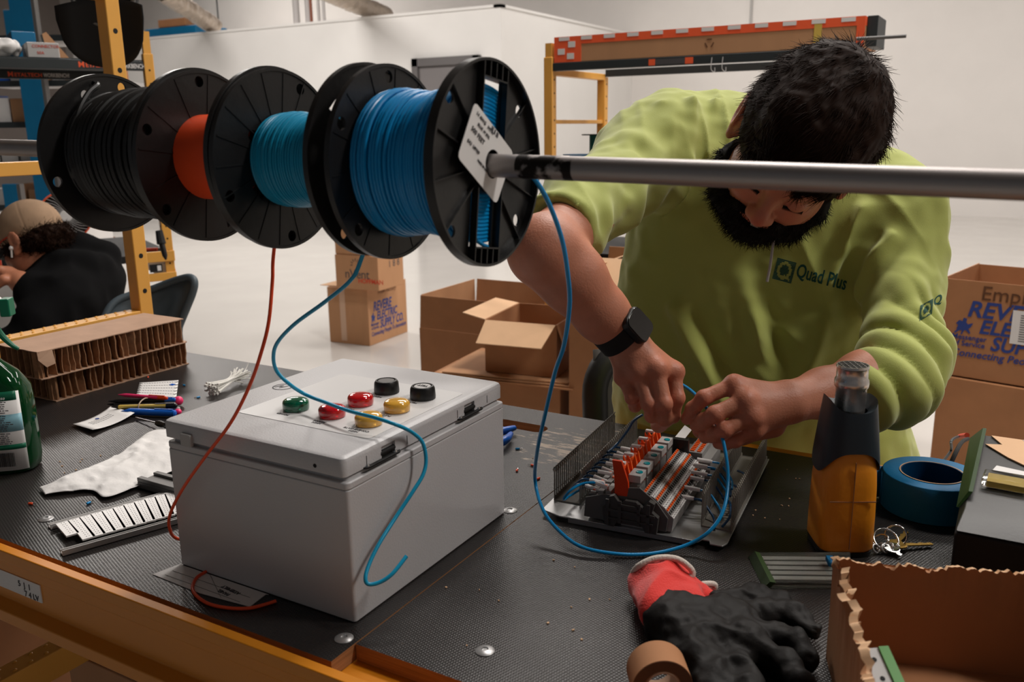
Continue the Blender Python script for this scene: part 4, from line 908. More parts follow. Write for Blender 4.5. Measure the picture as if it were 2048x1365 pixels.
# ---------------------------------------------------------------- blue tape roll
tc_ = (0.479, 0.580)
tr = thing('tape_roll', (tc_[0], tc_[1], 0), 'thick roll of blue masking tape lying flat on the bench beside the heat gun', 'tape roll')
MB().lathe([(0.0385, 0.0006), (0.0585, 0.0002), (0.0595, 0.001), (0.0600, 0.025), (0.0595, 0.047), (0.0585, 0.048), (0.0385, 0.0478)], (tc_[0], tc_[1], 0), n=72, closed=True).build('tape', ['bluetape'], tr, ang=50)
MB().lathe([(0.0366, 0.0003), (0.0384, 0.0003), (0.0384, 0.0484), (0.0366, 0.0484)], (tc_[0], tc_[1], 0), n=64, closed=True).build('cardboard_core', 'wirenavy2', tr, ang=50) if False else MB().lathe([(0.0366, 0.0003), (0.0384, 0.0003), (0.0384, 0.0484), (0.0366, 0.0484)], (tc_[0], tc_[1], 0), n=64, closed=True).build('core', ['wirenavy'], tr, ang=50); MB().lathe([(0.0378, 0.0485), (0.0392, 0.0485), (0.0392, 0.0488), (0.0378, 0.0488)], (tc_[0], tc_[1], 0), n=64, closed=True).build('core_edge', 'cardlight', tr)  # navy core: the dark blue shade inside the roll put into its colour
b = MB(); P = [Vector((tc_[0]+0.0602*math.cos(a), tc_[1]+0.0602*math.sin(a), 0)) for a in (3.5, 3.35, 3.2, 3.1)]+[Vector((tc_[0]-0.068, tc_[1]-0.004, 0)), Vector((tc_[0]-0.076, tc_[1]-0.010, 0))]
b.grid(lambda u, v: (crom(P, 6)[int(u*30)].x, crom(P, 6)[int(u*30)].y, 0.001+0.044*v), 31, 2); b.build('loose_tape_end', 'bluetape', tr, solid=0.0005)
# ---------------------------------------------------------------- keys
KO = Vector((0.024, 0.012, 0.0)); kp = ZP(1790, 1085, 0.004)
kt = thing('key_ring', (kp.x, kp.y, 0), 'bunch of keys on steel split rings lying behind the torn carton', 'keys')
def torus(c, R_, r, nrm, nm, mname, par, n=28):
    q = Vector((0, 0, 1)).rotation_difference(Vector(nrm)); MB().tube([Vector(c)+q @ Vector((R_*math.cos(2*PI*i/n), R_*math.sin(2*PI*i/n), 0)) for i in range(n)], r, 8, closed=True).build(nm, mname, par, ang=80)
torus(ZP(1772, 1080, 0.012), 0.014, 0.0013, (0.3, -0.6, 0.9), 'split_ring', 'chrome', kt); torus(ZP(1792, 1072, 0.013), 0.012, 0.0011, (0.1, -0.9, 0.4), 'split_ring', 'chrome', kt); torus(ZP(1762, 1082, 0.008), 0.009, 0.0013, (-0.4, -0.5, 0.9), 'split_ring', 'chrome', kt)
for (a, c, mn) in (((1800, 1092), (1862, 1090), 'gold'), ((1792, 1088), (1816, 1062), 'gold'), ((1780, 1097), (1758, 1104), 'chrome'), ((1785, 1100), (1800, 1112), 'chrome')):
    A, B = ZP(*a, 0.005), ZP(*c, 0.003); d = (B-A).normalized(); L_ = min(0.040, (B-A).length); X = frame(A, d, Vector((0, 0, 1)).cross(d))
    k = MB(); k.prism([(-0.002+0.010*math.cos(t), 0.009*math.sin(t)) for t in [2*PI*i/16 for i in range(16)]], 0, 0.0018); k.prism([(0.006, -0.003), (L_, -0.003), (L_+0.002, -0.001), (L_, 0.003), (L_*0.8, 0.0015), (L_*0.7, 0.0035), (L_*0.55, 0.0015), (L_*0.4, 0.003), (0.006, 0.003)], 0.0002, 0.0016)
    k.build('key', mn, kt, X=X)
for k in range(4): torus(ZP(1752+9*k, 1098-3*(k % 2), 0.006), 0.005, 0.0012, ((-1)**k*0.7, -0.4, 0.6), 'chain_link', 'zinc', kt, 14)
# ---------------------------------------------------------------- tray of clear plastic with marker strips (near the torn carton)
tx = thing('parts_tray', tuple(ZP(1590, 1148, 0)), 'clear flat plastic sleeve holding white strips, beside the torn carton', 'plastic sleeve')
A, B, C_, D_ = ZP(1500, 1116, 0), ZP(1530, 1178, 0), ZP(1700, 1180, 0), ZP(1700, 1118, 0)
b = MB(); b.add([A, B, C_, D_]+[v+Vector((0, 0, 0.010)) for v in (A+Vector((0.006, 0, 0)), B+Vector((0.006, 0, 0)), C_, D_)], [(3, 2, 1, 0), (4, 5, 6, 7), (0, 1, 5, 4), (1, 2, 6, 5), (2, 3, 7, 6), (3, 0, 4, 7)]); b.build('clear_case', 'glassgreen', tx, bevel=0.0015) if False else None
M['glassgreen'] = mat('clear_tray_plastic', (226, 230, 222), 0.07, trans=0.96, ior=1.2); M['greenrim2'] = mat('green_tray_end', (52, 74, 40), 0.3)
b = MB(); b.add([A+Vector((0, 0, 0.0003)), B+Vector((0, 0, 0.0003)), C_+Vector((0, 0, 0.0003)), D_+Vector((0, 0, 0.0003))]+[v+Vector((0, 0, 0.009)) for v in (A+Vector((0.008, 0, 0)), B+Vector((0.008, 0.002, 0)), C_, D_)], [(3, 2, 1, 0), (4, 5, 6, 7), (0, 1, 5, 4), (1, 2, 6, 5), (2, 3, 7, 6), (3, 0, 4, 7)]); b.build('clear_case', 'glassgreen', tx, bevel=0.0015)
for k in range(5):
    t0, t1 = 0.14+k*0.16, 0.25+k*0.16; l = lambda p, q, t: p+(q-p)*t
    a, c = l(A, B, t0), l(A, B, t1); e, f_ = l(D_, C_, t0), l(D_, C_, t1); z = Vector((0, 0, 0.004)); z2 = Vector((0, 0, 0.0055)); a = a+(e-a)*0.10; c = c+(f_-c)*0.10
    MB().add([a+z, c+z, f_+z, e+z, a+z2, c+z2, f_+z2, e+z2], [(3, 2, 1, 0), (4, 5, 6, 7), (0, 1, 5, 4), (1, 2, 6, 5), (2, 3, 7, 6), (3, 0, 4, 7)]).build('white_strip', 'lgrey', tx)
zz_ = Vector((0, 0, 0.0005)); b = MB(); b.add([A+zz_-Vector((0.002, 0, 0)), B+zz_-Vector((0.002, 0, 0)), B+zz_+Vector((0.004, 0.001, 0)), A+zz_+Vector((0.004, -0.001, 0))]+[v+Vector((0, 0, 0.0095)) for v in (A+Vector((0.005, 0, 0)), B+Vector((0.005, 0, 0)), B+Vector((0.011, 0.001, 0)), A+Vector((0.011, -0.001, 0)))], [(3, 2, 1, 0), (4, 5, 6, 7), (0, 1, 5, 4), (1, 2, 6, 5), (2, 3, 7, 6), (3, 0, 4, 7)]); b.build('green_end', 'greenrim2', tx)
b = MB(); c = ZP(1660, 1120, 0.015); b.box(c, (0.008, 0.010, 0.006), rotz(0.4)); b.sph(c+Vector((0.002, -0.006, -0.001)), 0.004, 10, 6); tag(b.build('ferrule_clip', 'bluetape', bevel=0.001), 'small blue clip lying on the clear sleeve at the torn carton', 'clip')
# ---------------------------------------------------------------- torn open carton nearest the camera, right
ct = thing('torn_carton', (0.52, 0.14, 0), 'open brown carton with torn top edges nearest the camera at the lower right', 'box')
cz = 0.105; Pa, Pb, Pc = ZP(1672, 1112, cz), ZP(1990, 1140, cz), ZP(1755, 1365, cz)
ax = (Pb-Pa); ax.z = 0; axn = ax.normalized(); ay = Vector((axn.y, -axn.x, 0)); CW, CD = 0.20, 0.24
CX = frame(Pa-Vector((0, 0, cz)), axn, -ay); CX = Matrix(((axn.x, -ay.x, 0, Pa.x), (axn.y, -ay.y, 0, Pa.y), (0, 0, 1, 0), (0, 0, 0, 1)))
skew = (Pc-Pa).dot(axn)/max(1e-6, (Pc-Pa).dot(ay))
def torn_wall(p0, p1, nm, mname, sd, amp=0.006, t=0.0035, hh=cz):
    rg = np.random.default_rng(sd); n = 90; p0, p1 = Vector(p0), Vector(p1); d = (p1-p0).normalized(); nr = Vector((-d.y, d.x, 0)); xs = np.linspace(0, 1, n)
    e = np.convolve(rg.normal(0, 1, n+8), np.ones(5)/5, 'same')[4:-4]*amp+np.convolve(rg.normal(0, 1, n+40), np.ones(21)/21, 'same')[20:-20]*amp*2; wv = np.convolve(rg.normal(0, 1, n+12), np.ones(7)/7, 'same')[6:-6]*amp*1.1
    vs = []; 
    rowsz = [0.0004, hh*0.5, hh*0.85, hh*0.95, 1.0]
    for side in (-1, 1):
        for i in range(n):
            for z in rowsz:
                zz = (hh+e[i]-(0.002 if side > 0 else 0)) if z == 1.0 else z; k = 0 if z <= hh*0.5 else (0.2 if z < hh*0.9 else (0.5 if z < 1 else 1.0))
                fr_ = side*t/2*(1+0.9*(k == 1.0)); vs.append(p0+(p1-p0)*float(xs[i])+nr*(fr_+float(wv[i])*k)+Vector((0, 0, zz)))
    m = len(rowsz); fs = []
    for i in range(n-1):
        for j in range(m-1): fs.append((i*m+j, (i+1)*m+j, (i+1)*m+j+1, i*m+j+1)); o = n*m; fs.append((o+i*m+j, o+i*m+j+1, o+(i+1)*m+j+1, o+(i+1)*m+j))
        fs.append((i*m+m-1, (i+1)*m+m-1, n*m+(i+1)*m+m-1, n*m+i*m+m-1)); fs.append((i*m, n*m+i*m, n*m+(i+1)*m, (i+1)*m))
    for i in (0, n-1):
        fs += [(i*m+j, i*m+j+1, n*m+i*m+j+1, n*m+i*m+j) for j in range(m-1)]
    b = MB(); b.add(vs, fs, 0, CX)
    for q in range(len(b.f)): 
        if (q % (2*(m-1)+2)) == 2*(m-1): b.m[q] = 1
    return b.build(nm, [mname, 'cardlight'], ct, ang=60)
sk = skew*CD
torn_wall((0, 0, 0), (CW, 0, 0), 'side_panel', 'carddark', 1); torn_wall((sk, -CD, 0), (0, 0, 0), 'side_panel', 'carddark', 4, amp=0.008)
torn_wall((CW, 0, 0), (CW+sk, -CD, 0), 'side_panel', 'carddark', 5)
MB().add([(0, 0, 0.0004), (CW, 0, 0.0004), (CW+sk, -CD, 0.0004), (sk, -CD, 0.0004), (0, 0, 0.003), (CW, 0, 0.003), (CW+sk, -CD, 0.003), (sk, -CD, 0.003)], [(3, 2, 1, 0), (4, 5, 6, 7), (0, 1, 5, 4), (1, 2, 6, 5), (2, 3, 7, 6), (3, 0, 4, 7)], 0, CX).build('bottom_panel', 'carddark', ct)
b = MB(); A = CX @ Vector((0.012+sk*0.55, -0.115, 0.085)); B = CX @ Vector((0.050+sk*1.05, -0.245, 0.02))
rl = thing('mounting_strip', tuple((A+B)/2-Vector((0, 0, 0.01))), 'green and grey perforated strip leaning inside the torn carton', 'strip')
d = (B-A).normalized(); X = frame(A, d, Vector((0, 0, 1)).cross(d)); L_ = (B-A).length
MB().bb((0, -0.010, -0.0015), (L_, 0.004, 0)).build('grey_rail', 'lgrey', rl, X=X); MB().bb((0, 0.004, -0.002), (L_, 0.012, 0.002)).build('green_edge', 'greenedge', rl, X=X) if 'greenedge' in M else None
M['greenedge'] = mat('green_edge', (60, 130, 40), 0.4); MB().bb((0, 0.004, -0.002), (L_, 0.012, 0.002)).build('green_edge', 'greenedge', rl, X=X)
b = MB()
for k in range(7): b.cyl((0.01+k*0.016, -0.003, 0.0), (0.01+k*0.016, -0.003, 0.0004), 0.002, n=10, X=X)
b.build('holes', 'holeblack', rl)
# ---------------------------------------------------------------- black case at the right edge with papers and clear box on it
bc = thing('tool_case', (0.62, 0.44, 0), 'black case with slanted clear lid at the right edge of the bench', 'case')
b = MB(); b.bb((0.519, 0.30, 0.0006), (0.80, 0.49, 0.094)); b.build('case_body', 'blackmatte', bc, bevel=0.004)
zt0, zt1 = 0.0945, 0.104
b = MB(); b.add([(0.519, 0.30, zt0), (0.80, 0.30, zt0), (0.80, 0.60, zt0), (0.519, 0.60, zt0), (0.524, 0.34, zt1), (0.79, 0.34, zt1), (0.79, 0.595, zt1), (0.530, 0.595, zt1)], [(3, 2, 1, 0), (4, 5, 6, 7), (0, 1, 5, 4), (1, 2, 6, 5), (2, 3, 7, 6), (3, 0, 4, 7)])
b.bb((0.542, 0.49, 0.0006), (0.80, 0.60, 0.094)); b.build('lid', 'black', bc, bevel=0.002)
M['greenrim'] = mat('green_tinted_rim', (40, 66, 28), 0.45, spec=0.2)
MB().add([(0.5165, 0.36, 0.096), (0.5190, 0.36, 0.096), (0.5190, 0.598, 0.096), (0.5165, 0.598, 0.096), (0.526, 0.37, 0.112), (0.530, 0.37, 0.112), (0.534, 0.598, 0.112), (0.530, 0.598, 0.112)], [(3, 2, 1, 0), (4, 5, 6, 7), (0, 1, 5, 4), (1, 2, 6, 5), (2, 3, 7, 6), (3, 0, 4, 7)]).build('green_rim', 'greenrim', bc)
t = thing('cardboard_sheet', (0.60, 0.53, 0.1045), 'beige notched card with a printed white label on the black case', 'card')
MB().prism([(0.540, 0.590), (0.553, 0.560), (0.535, 0.553), (0.560, 0.515), (0.600, 0.470), (0.80, 0.470), (0.80, 0.590)], 0.1046, 0.1062).build('card', 'cardlight', t, smooth=False)
MB().prism([(0.574, 0.588), (0.612, 0.530), (0.74, 0.530), (0.74, 0.588)], 0.1063, 0.1066).build('printed_label', 'paper', t, smooth=False)
join_text([('HOFFMAN  A-SERIES', 0.008, 0.590, 0.572, {}), ('PART NO. 10812', 0.006, 0.597, 0.560, {}), ('QTY 1', 0.006, 0.606, 0.549, {})], Matrix.Translation((0, 0, 0.1067)), 'ink', t)
tag(MB().prism(rrect(0.040, 0.026, 0.001, 2, 0, 0), 0, 0.006).build('white_pad', 'paper', X=TR(0.566, 0.452, 0.1046, -0.2), bevel=0.0005), 'small white paper pad on the front part of the black case', 'paper pad')
cb = thing('clear_box', (0.550, 0.425, 0.1045), 'small clear plastic box with yellow insert on the black case', 'plastic box')
XB = TR(0.560, 0.420, 0.1046, -0.06)
MB().box((0, 0, 0.0065), (0.046, 0.030, 0.012)).build('clear_shell', 'glassclear', cb, bevel=0.003, X=XB); MB().box((0, -0.002, 0.0045), (0.036, 0.018, 0.006)).build('yellow_insert', 'yellowpen', cb, X=XB)
tl = thing('test_lead', tuple(ZP(1912, 880, 0.02)), 'dark test lead with red plug standing behind the black case', 'cable')
MB().tube(crom([Vector((0.470, 0.655, 0.010)), XP(1900, 905, 0.485), XP(1903, 882, 0.487), XP(1920, 873, 0.49), XP(1932, 876, 0.50)], 6), 0.0022, 8).build('cable', 'darksteel', tl)
MB().tube(crom([Vector((0.49, 0.66, 0.012)), XP(1912, 905, 0.500), XP(1924, 885, 0.503), XP(1936, 878, 0.507)], 6), 0.003, 8).build('cable', 'blackmatte', tl)
MB().cyl(XP(1920, 873, 0.49), XP(1934, 871, 0.505), 0.004, n=12).build('red_plug', 'redtext', tl)
# ---------------------------------------------------------------- round cardboard roll at the bottom edge
rc = ZP(1322, 1309, 0.052); rax = (Vector((CAM[0], CAM[1], 0))-Vector((rc.x, rc.y, 0))).normalized(); rax = (rax+Vector((0.25, 0, 0))).normalized()
rl2 = thing('tape_roll', (rc.x, rc.y, 0), 'brown tape roll standing on edge at the bottom of the picture below the gloves', 'tape roll')
o_ = Vector((rc.x, rc.y, 0.0263))-rax*0.020
MB().lathe([(0.015, 0), (0.026, 0), (0.026, 0.030), (0.015, 0.030)], o_, rax, n=48, closed=True).build('winding', 'carddark', rl2, ang=40)
MB().lathe([(0.0162, 0.0302), (0.0256, 0.0302), (0.0256, 0.0306), (0.0162, 0.0306)], o_, rax, n=48, closed=True).build('side_face', 'cardcore', rl2, ang=40)
MB().lathe([(0.0138, -0.0005), (0.0152, -0.0005), (0.0152, 0.031), (0.0138, 0.031)], o_, rax, n=40, closed=True).build('core', 'cardtop', rl2, ang=40)
tag(MB().prism([(0, 0), (0.05, -0.01), (0.05, 0.02), (0.004, 0.03)], 0, 0.0004).build('paper_scrap', 'paper', X=TR(0.352, 0.020, 0.0005, 0.0), smooth=False), 'white paper scrap beside the brown roll at the bottom edge', 'paper')
# ================================================================ honeycomb cardboard pads
def pad(x0, x1, y0, y1, z0, z1, lb, sd):
    t = thing('cardboard_pad', ((x0+x1)/2, (y0+y1)/2, z0), lb, 'cardboard', 'stacked cardboard pads'); rg = random.Random(sd)
    def liner(z, nm):
        pts = []
        for (a, c, n) in (((x0, y0), (x1, y0), 9), ((x1, y0), (x1, y1), 30), ((x1, y1), (x0, y1), 9), ((x0, y1), (x0, y0), 20)):
            for i in range(n):
                u = i/n; pts.append((a[0]+(c[0]-a[0])*u+rg.uniform(-1, 1)*0.0012, a[1]+(c[1]-a[1])*u+rg.uniform(-1, 1)*0.0012))
        MB().prism(pts, z, z+0.0018).build(nm, ['cardtop'], t, smooth=False)
    liner(z1-0.0018, 'top_liner'); liner(z0, 'bottom_liner')
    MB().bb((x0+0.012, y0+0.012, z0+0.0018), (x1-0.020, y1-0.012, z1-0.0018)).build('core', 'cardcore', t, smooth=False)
    b = MB(); y = y0+0.004
    while y < y1-0.002:
        lean = rg.uniform(-0.004, 0.004); xe = x1-0.001-rg.uniform(0, 0.003); w_ = [rg.uniform(-0.0016, 0.0016) for _ in range(5)]
        yi = y+rg.uniform(-0.006, 0.006)
        for tt in ((0, 0.0009), (0.0016, 0.0024)) if rg.random() < 0.6 else ((0, 0.0010),):
            vs = []
            for i in range(5):
                z = z0+0.0018+(z1-z0-0.0036)*i/4; yy = y+lean*(i/4-0.5)+w_[i]; vs += [(xe, yy+tt[0], z), (xe, yy+tt[1], z), (x1-0.021, yi+tt[0], z), (x1-0.021, yi+tt[1], z)]
            b.add(vs, [f for i in range(4) for f in ((4*i, 4*i+1, 4*i+5, 4*i+4), (4*i+2, 4*i, 4*i+4, 4*i+6), (4*i+1, 4*i+3, 4*i+7, 4*i+5))])
        y += rg.uniform(0.011, 0.0165)
    x = x0+0.006
    while x < x1-0.004:
        xx = x+rg.uniform(-0.003, 0.003); vs = []
        for i in range(5):
            z = z0+0.0018+(z1-z0-0.0036)*i/4; q = rg.uniform(-0.0012, 0.0012); vs += [(x+q, y0+0.001, z), (x+q+0.0012, y0+0.001, z), (xx, y0+0.013, z), (xx+0.0012, y0+0.013, z)]
        b.add(vs, [f for i in range(4) for f in ((4*i, 4*i+1, 4*i+5, 4*i+4), (4*i+2, 4*i, 4*i+4, 4*i+6), (4*i+1, 4*i+3, 4*i+7, 4*i+5))]); x += rg.uniform(0.014, 0.020)
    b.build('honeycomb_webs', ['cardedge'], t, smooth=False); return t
pad(-1.112, -0.990, 0.322, 0.630, 0.0004, 0.0515, 'lower ribbed cardboard pad of the stack on the left of the bench', 3)
t = pad(-1.106, -0.976, 0.292, 0.618, 0.0520, 0.1050, 'upper ribbed cardboard pad of the stack on the left of the bench', 8)
b = MB(); b.add([(-0.978, 0.291, 0.1052), (-0.974, 0.318, 0.1052), (-0.965, 0.316, 0.080), (-0.968, 0.300, 0.076), (-0.975, 0.290, 0.090)], [(0, 1, 2, 3, 4)]); b.build('torn_corner', 'cardtop', t, solid=0.0015, smooth=False)
# ---------------------------------------------------------------- spray bottle
C0 = ZP(2, 938, 0); br = Vector((CR[0], CR[1], 0)).normalized(); bfw = Vector((0, 0, 1)).cross(br); BXm = Matrix(((br.x, bfw.x, 0, C0.x), (br.y, bfw.y, 0, C0.y), (0, 0, 1, 0), (0, 0, 0, 1))) @ Matrix.Rotation(math.radians(8), 4, 'Z')
sb = thing('spray_bottle', tuple(C0), 'green trigger spray bottle with green and white printed label at the left edge', 'spray bottle')
M['bottleglass'] = mat('green_bottle', (10, 74, 36), 0.08, trans=0.55, ior=1.35)
loft([(0.0005, 0.048, 0.026, 0.6, 0), (0.004, 0.055, 0.031, 0.6, 0), (0.02, 0.0575, 0.033, 0.6, 0), (0.10, 0.0575, 0.033, 0.6, 0), (0.128, 0.0555, 0.032, 0.6, 0), (0.150, 0.045, 0.028, 0.7, -0.003), (0.166, 0.030, 0.022, 0.85, -0.006), (0.182, 0.0185, 0.017, 1, -0.008), (0.198, 0.0140, 0.014, 1, -0.008), (0.204, 0.0135, 0.0135, 1, -0.008)], 40).build('bottle', 'bottleglass', sb, X=BXm, ang=60)
def label_band(z0, z1, m_, nm, w0=0.051, off=0.0006, top=None):
    b = MB(); n = 24; hw, hd, e = 0.0575, 0.033, 0.6; vs = []
    def y_at(x): return -hd*(1-(abs(x)/hw)**(2/e))**(e/2)-off
    for i in range(n+1):
        x = -w0+2*w0*i/n
        zt = z1 if top is None else top(x)
        for z in (z0, zt): vs.append((x, y_at(x), z))
    b.add(vs, [(2*i, 2*i+2, 2*i+3, 2*i+1) for i in range(n)]); return b.build(nm, m_, sb, X=BXm, solid=0.0003, ang=60)
lp = label_band(0.008, 0.128, 'paper', 'printed_label', off=0.0008)
label_band(0.0405, 0.0480, 'greenlabel', 'green_stripe', off=0.0013); label_band(0.0680, 0.0940, 'bluelabel', 'blue_panel', off=0.0013)
label_band(0.1150, 0.1285, 'greenlabel', 'green_header', off=0.0013, w0=0.048)
BF = BXm @ Matrix.Translation((0, -0.0350, 0)) @ Matrix.Rotation(PI/2, 4, 'X')
rgb = random.Random(4); b = MB()
for z in list(np.arange(0.097, 0.114, 0.0032))+list(np.arange(0.070, 0.093, 0.0031))+list(np.arange(0.050, 0.067, 0.0030))+list(np.arange(0.012, 0.036, 0.0034)):
    x = -0.044
    xe = rgb.uniform(0.034, 0.042) if z > 0.045 else 0.004
    while x < xe-0.004:
        wv = rgb.uniform(0.002, 0.007); b.bb((x, z, 0), (min(x+wv, xe), z+0.0013, 0.0002)); x += wv+0.0012
b.build('label_print', 'ink', sb, X=BF @ Matrix.Translation((0, 0, 0.0003)), smooth=False)
b = MB(); x = 0.012
while x < 0.036:
    wv = rgb.choice([0.0004, 0.0007, 0.0011]); b.bb((x, 0.015, 0), (x+wv, 0.036, 0.0003)); x += wv+rgb.choice([0.0005, 0.0009])
b.build('barcode', 'inkblack', sb, X=BF, smooth=False)
join_text([('ready to use', 0.0070, 0.000, 0.1175, dict(shear=0.3))], BF @ Matrix.Translation((0, 0, 0.0006)), 'white', sb)
MB().lathe([(0.0002, 0.200), (0.0165, 0.200), (0.0165, 0.222), (0.012, 0.226), (0.0002, 0.226)], (-0.008, 0, 0), n=32).build('cap_collar', 'white', sb, X=BXm)
b = MB(); b.add([(-0.045, -0.011, 0.226), (0.036, -0.010, 0.232), (0.044, -0.009, 0.250), (0.030, -0.010, 0.264), (-0.050, -0.011, 0.264), (-0.045, 0.011, 0.226), (0.036, 0.010, 0.232), (0.044, 0.009, 0.250), (0.030, 0.010, 0.264), (-0.050, 0.011, 0.264)], [(0, 1, 2, 3, 4), (9, 8, 7, 6, 5), (0, 5, 6, 1), (1, 6, 7, 2), (2, 7, 8, 3), (3, 8, 9, 4), (4, 9, 5, 0)]); hd_ = b.build('spray_head', 'white', sb, X=BXm, bevel=0.003)
b = MB(); b.bb((0.036, -0.0105, 0.234), (0.050, 0.0105, 0.260)); b.build('nozzle', 'green', sb, X=BXm, bevel=0.002)
b = MB(); pth = [(0.020, 0, 0.232), (0.024, 0, 0.216), (0.032, 0, 0.202), (0.042, 0, 0.190), (0.050, 0, 0.184)]
b.tube(crom(pth, 5), [0.0065-0.004*i/20 for i in range(21)], 10); b.build('trigger', 'green', sb, X=BXm)
# ---------------------------------------------------------------- card of terminal markers
def sheet(name, px4, mname, lb, cat, z=0.0008, curl=None, group=None, nu=14, nv=8, solid=0.0004):
    A, B, C_, D_ = [ZP(x, y, z) for x, y in px4]
    def fn(u, v):
        p = A.lerp(B, u).lerp(D_.lerp(C_, u), v); return p+Vector((0, 0, curl(u, v) if curl else 0))
    o = MB().grid(fn, nu, nv).build(name, mname, solid=solid, ang=80); return tag(o, lb, cat, group), fn
root, fn = sheet('marker_card', ((279, 766), (357, 761), (352, 800), (272, 793)), 'paper', 'white card of printed terminal markers behind the bundle of pens', 'card', z=0.0012)
b = MB(); b2 = MB()
for i in range(14):
    for j in range(6):
        p = fn(0.08+0.84*i/13, 0.1+0.8*j/5); b.box(p+Vector((0, 0, 0.0004)), (0.0035, 0.0016, 0.0003), rotz(0.1))
b.build('marker_grid', 'ink', root, smooth=False)
for j in range(6):
    for u in (0.03, 0.97):
        b2.box(fn(u, 0.1+0.8*j/5)+Vector((0, 0, 0.0005)), (0.003, 0.006, 0.0003))
b2.build('black_marks', 'inkblack', root, smooth=False); b3 = MB(); b3.box(fn(0.86, 0.25)+Vector((0, 0, 0.001)), (0.010, 0.008, 0.0006)); b3.build('blue_mark', 'bluepen', root, smooth=False)
# ---------------------------------------------------------------- business card
root, fn = sheet('business_card', ((222, 820), (270, 836), (186, 868), (146, 853)), 'paper', 'curled white business card lying alone on the black bench top', 'card', z=0.001, curl=lambda u, v: 0.010*(v-0.55)**2*2+0.003*u, solid=0.0005)
b = MB()
for k, (v0, u0, u1) in enumerate(((0.42, 0.30, 0.72), (0.55, 0.22, 0.66), (0.62, 0.34, 0.60))):
    n = 9
    for i in range(n): b.box(fn(0.30+0.10*k, v0*0+0.25+0.55*i/n)+Vector((0, 0, 0.0006)), (0.0035, 0.0011, 0.0003), rotz(1.4))
b.build('printed_lines', 'ink', root, smooth=False); b = MB(); b.cyl(fn(0.22, 0.5)+Vector((0, 0, 0.0004)), fn(0.22, 0.5)+Vector((0, 0, 0.0009)), 0.0035, n=16); b.build('blue_logo', 'bluetext', root)
# ---------------------------------------------------------------- bundle of pens held with a band
def pen(a, c, r, body, tip, cap, lb, nm='pen', tipl=0.014, capl=0.02, cat='pen'):
    a, c = Vector(a), Vector(c); d = (c-a).normalized(); L_ = (c-a).length; t = thing(nm, tuple((a+c)/2), lb, cat, 'pens bundled with a rubber band')
    o = MB().lathe([(r*0.85, tipl), (r, tipl+0.004), (r, L_-capl)], a, d, 14).build('barrel', body, t)
    MB().lathe([(0.0003, 0), (0.0007, 0.001), (r*0.45, tipl*0.5), (r*0.86, tipl+0.0002)], a, d, 14).build('tip', tip, t)
    MB().lathe([(r*1.02, L_-capl), (r*1.05, L_-capl+0.002), (r*0.95, L_-0.002), (r*0.5, L_), (0.0002, L_)], a, d, 14).build('end_cap', cap, t)
    X = frame(a, d, Vector((0, 0, 1)).cross(d)); MB().bb((L_-0.040, -0.0012, r), (L_-0.006, 0.0012, r+0.0012)).build('clip', cap, t, X=X)
    return t
pen(ZP(236, 790, 0.018), ZP(335, 797, 0.020), 0.0034, 'pinkplastic', 'pinkplastic', 'orangered', 'pink marker on the back of the pen bundle')
pen(ZP(216, 803, 0.013), ZP(352, 800, 0.014), 0.0040, 'black', 'blackmatte', 'bluepen', 'black pen with blue clip in the pen bundle')
pen(ZP(214, 809, 0.006), ZP(352, 809, 0.006), 0.0042, 'dgrey', 'blackmatte', 'lgrey', 'black mechanical pencil with grey end in the middle of the pen bundle')
pen(ZP(222, 815, 0.011), ZP(355, 812, 0.012), 0.0040, 'yellowpen', 'blackmatte', 'black', 'dark pen with yellow band in the pen bundle')
pen(ZP(228, 819, 0.004), ZP(360, 818, 0.005), 0.0038, 'black', 'blackmatte', 'lgrey', 'black pen with white end lowest in the pen bundle')
pen(ZP(242, 823, 0.008), ZP(352, 827, 0.008), 0.0060, 'bluepen', 'bluepen', 'bluepen', 'fat blue marker at the front of the pen bundle', capl=0.03)
pk = thing('pink_eraser_cap', tuple(ZP(358, 803, 0.006)), 'round pink plastic knob at the end of the pen bundle', 'cap')
MB().sph(ZP(357, 802, 0.010), (0.0085, 0.0085, 0.0085), 20, 12).build('knob', 'pinkplastic', pk); MB().sph(ZP(356, 824, 0.006), (0.007, 0.006, 0.0055), 16, 10).build('knob_tail', 'pinkplastic', pk)
c = ZP(288, 809, 0.011); d = (ZP(355, 812, 0.012)-ZP(222, 813, 0.010)).normalized(); sd = Vector((0, 0, 1)).cross(d)
tag(MB().tube([c+sd*0.0215*math.cos(2*PI*i/36)+Vector((0, 0, 1))*0.0095*math.sin(2*PI*i/36) for i in range(36)], 0.0012, 8, closed=True).build('rubber_band', 'rubber', ang=80), 'beige rubber band around the bundle of pens', 'rubber band')
# ---------------------------------------------------------------- screwdriver partly behind the enclosure
sdv = thing('screwdriver', tuple(ZP(300, 845, 0.006)), 'small screwdriver with black handle reaching behind the enclosure', 'screwdriver')
a, c = ZP(272, 836, 0.004), ZP(312, 846, 0.008); MB().cyl(a, c, 0.0014, n=10).build('shaft', 'chrome', sdv)
e = c+(c-a).normalized()*0.055; MB().lathe([(0.0002, 0), (0.004, 0.002), (0.0058, 0.010), (0.0058, 0.018), (0.0048, 0.024), (0.0058, 0.034), (0.003, 0.038), (0.0002, 0.038)], c, e-c, 14).build('handle', 'black', sdv)
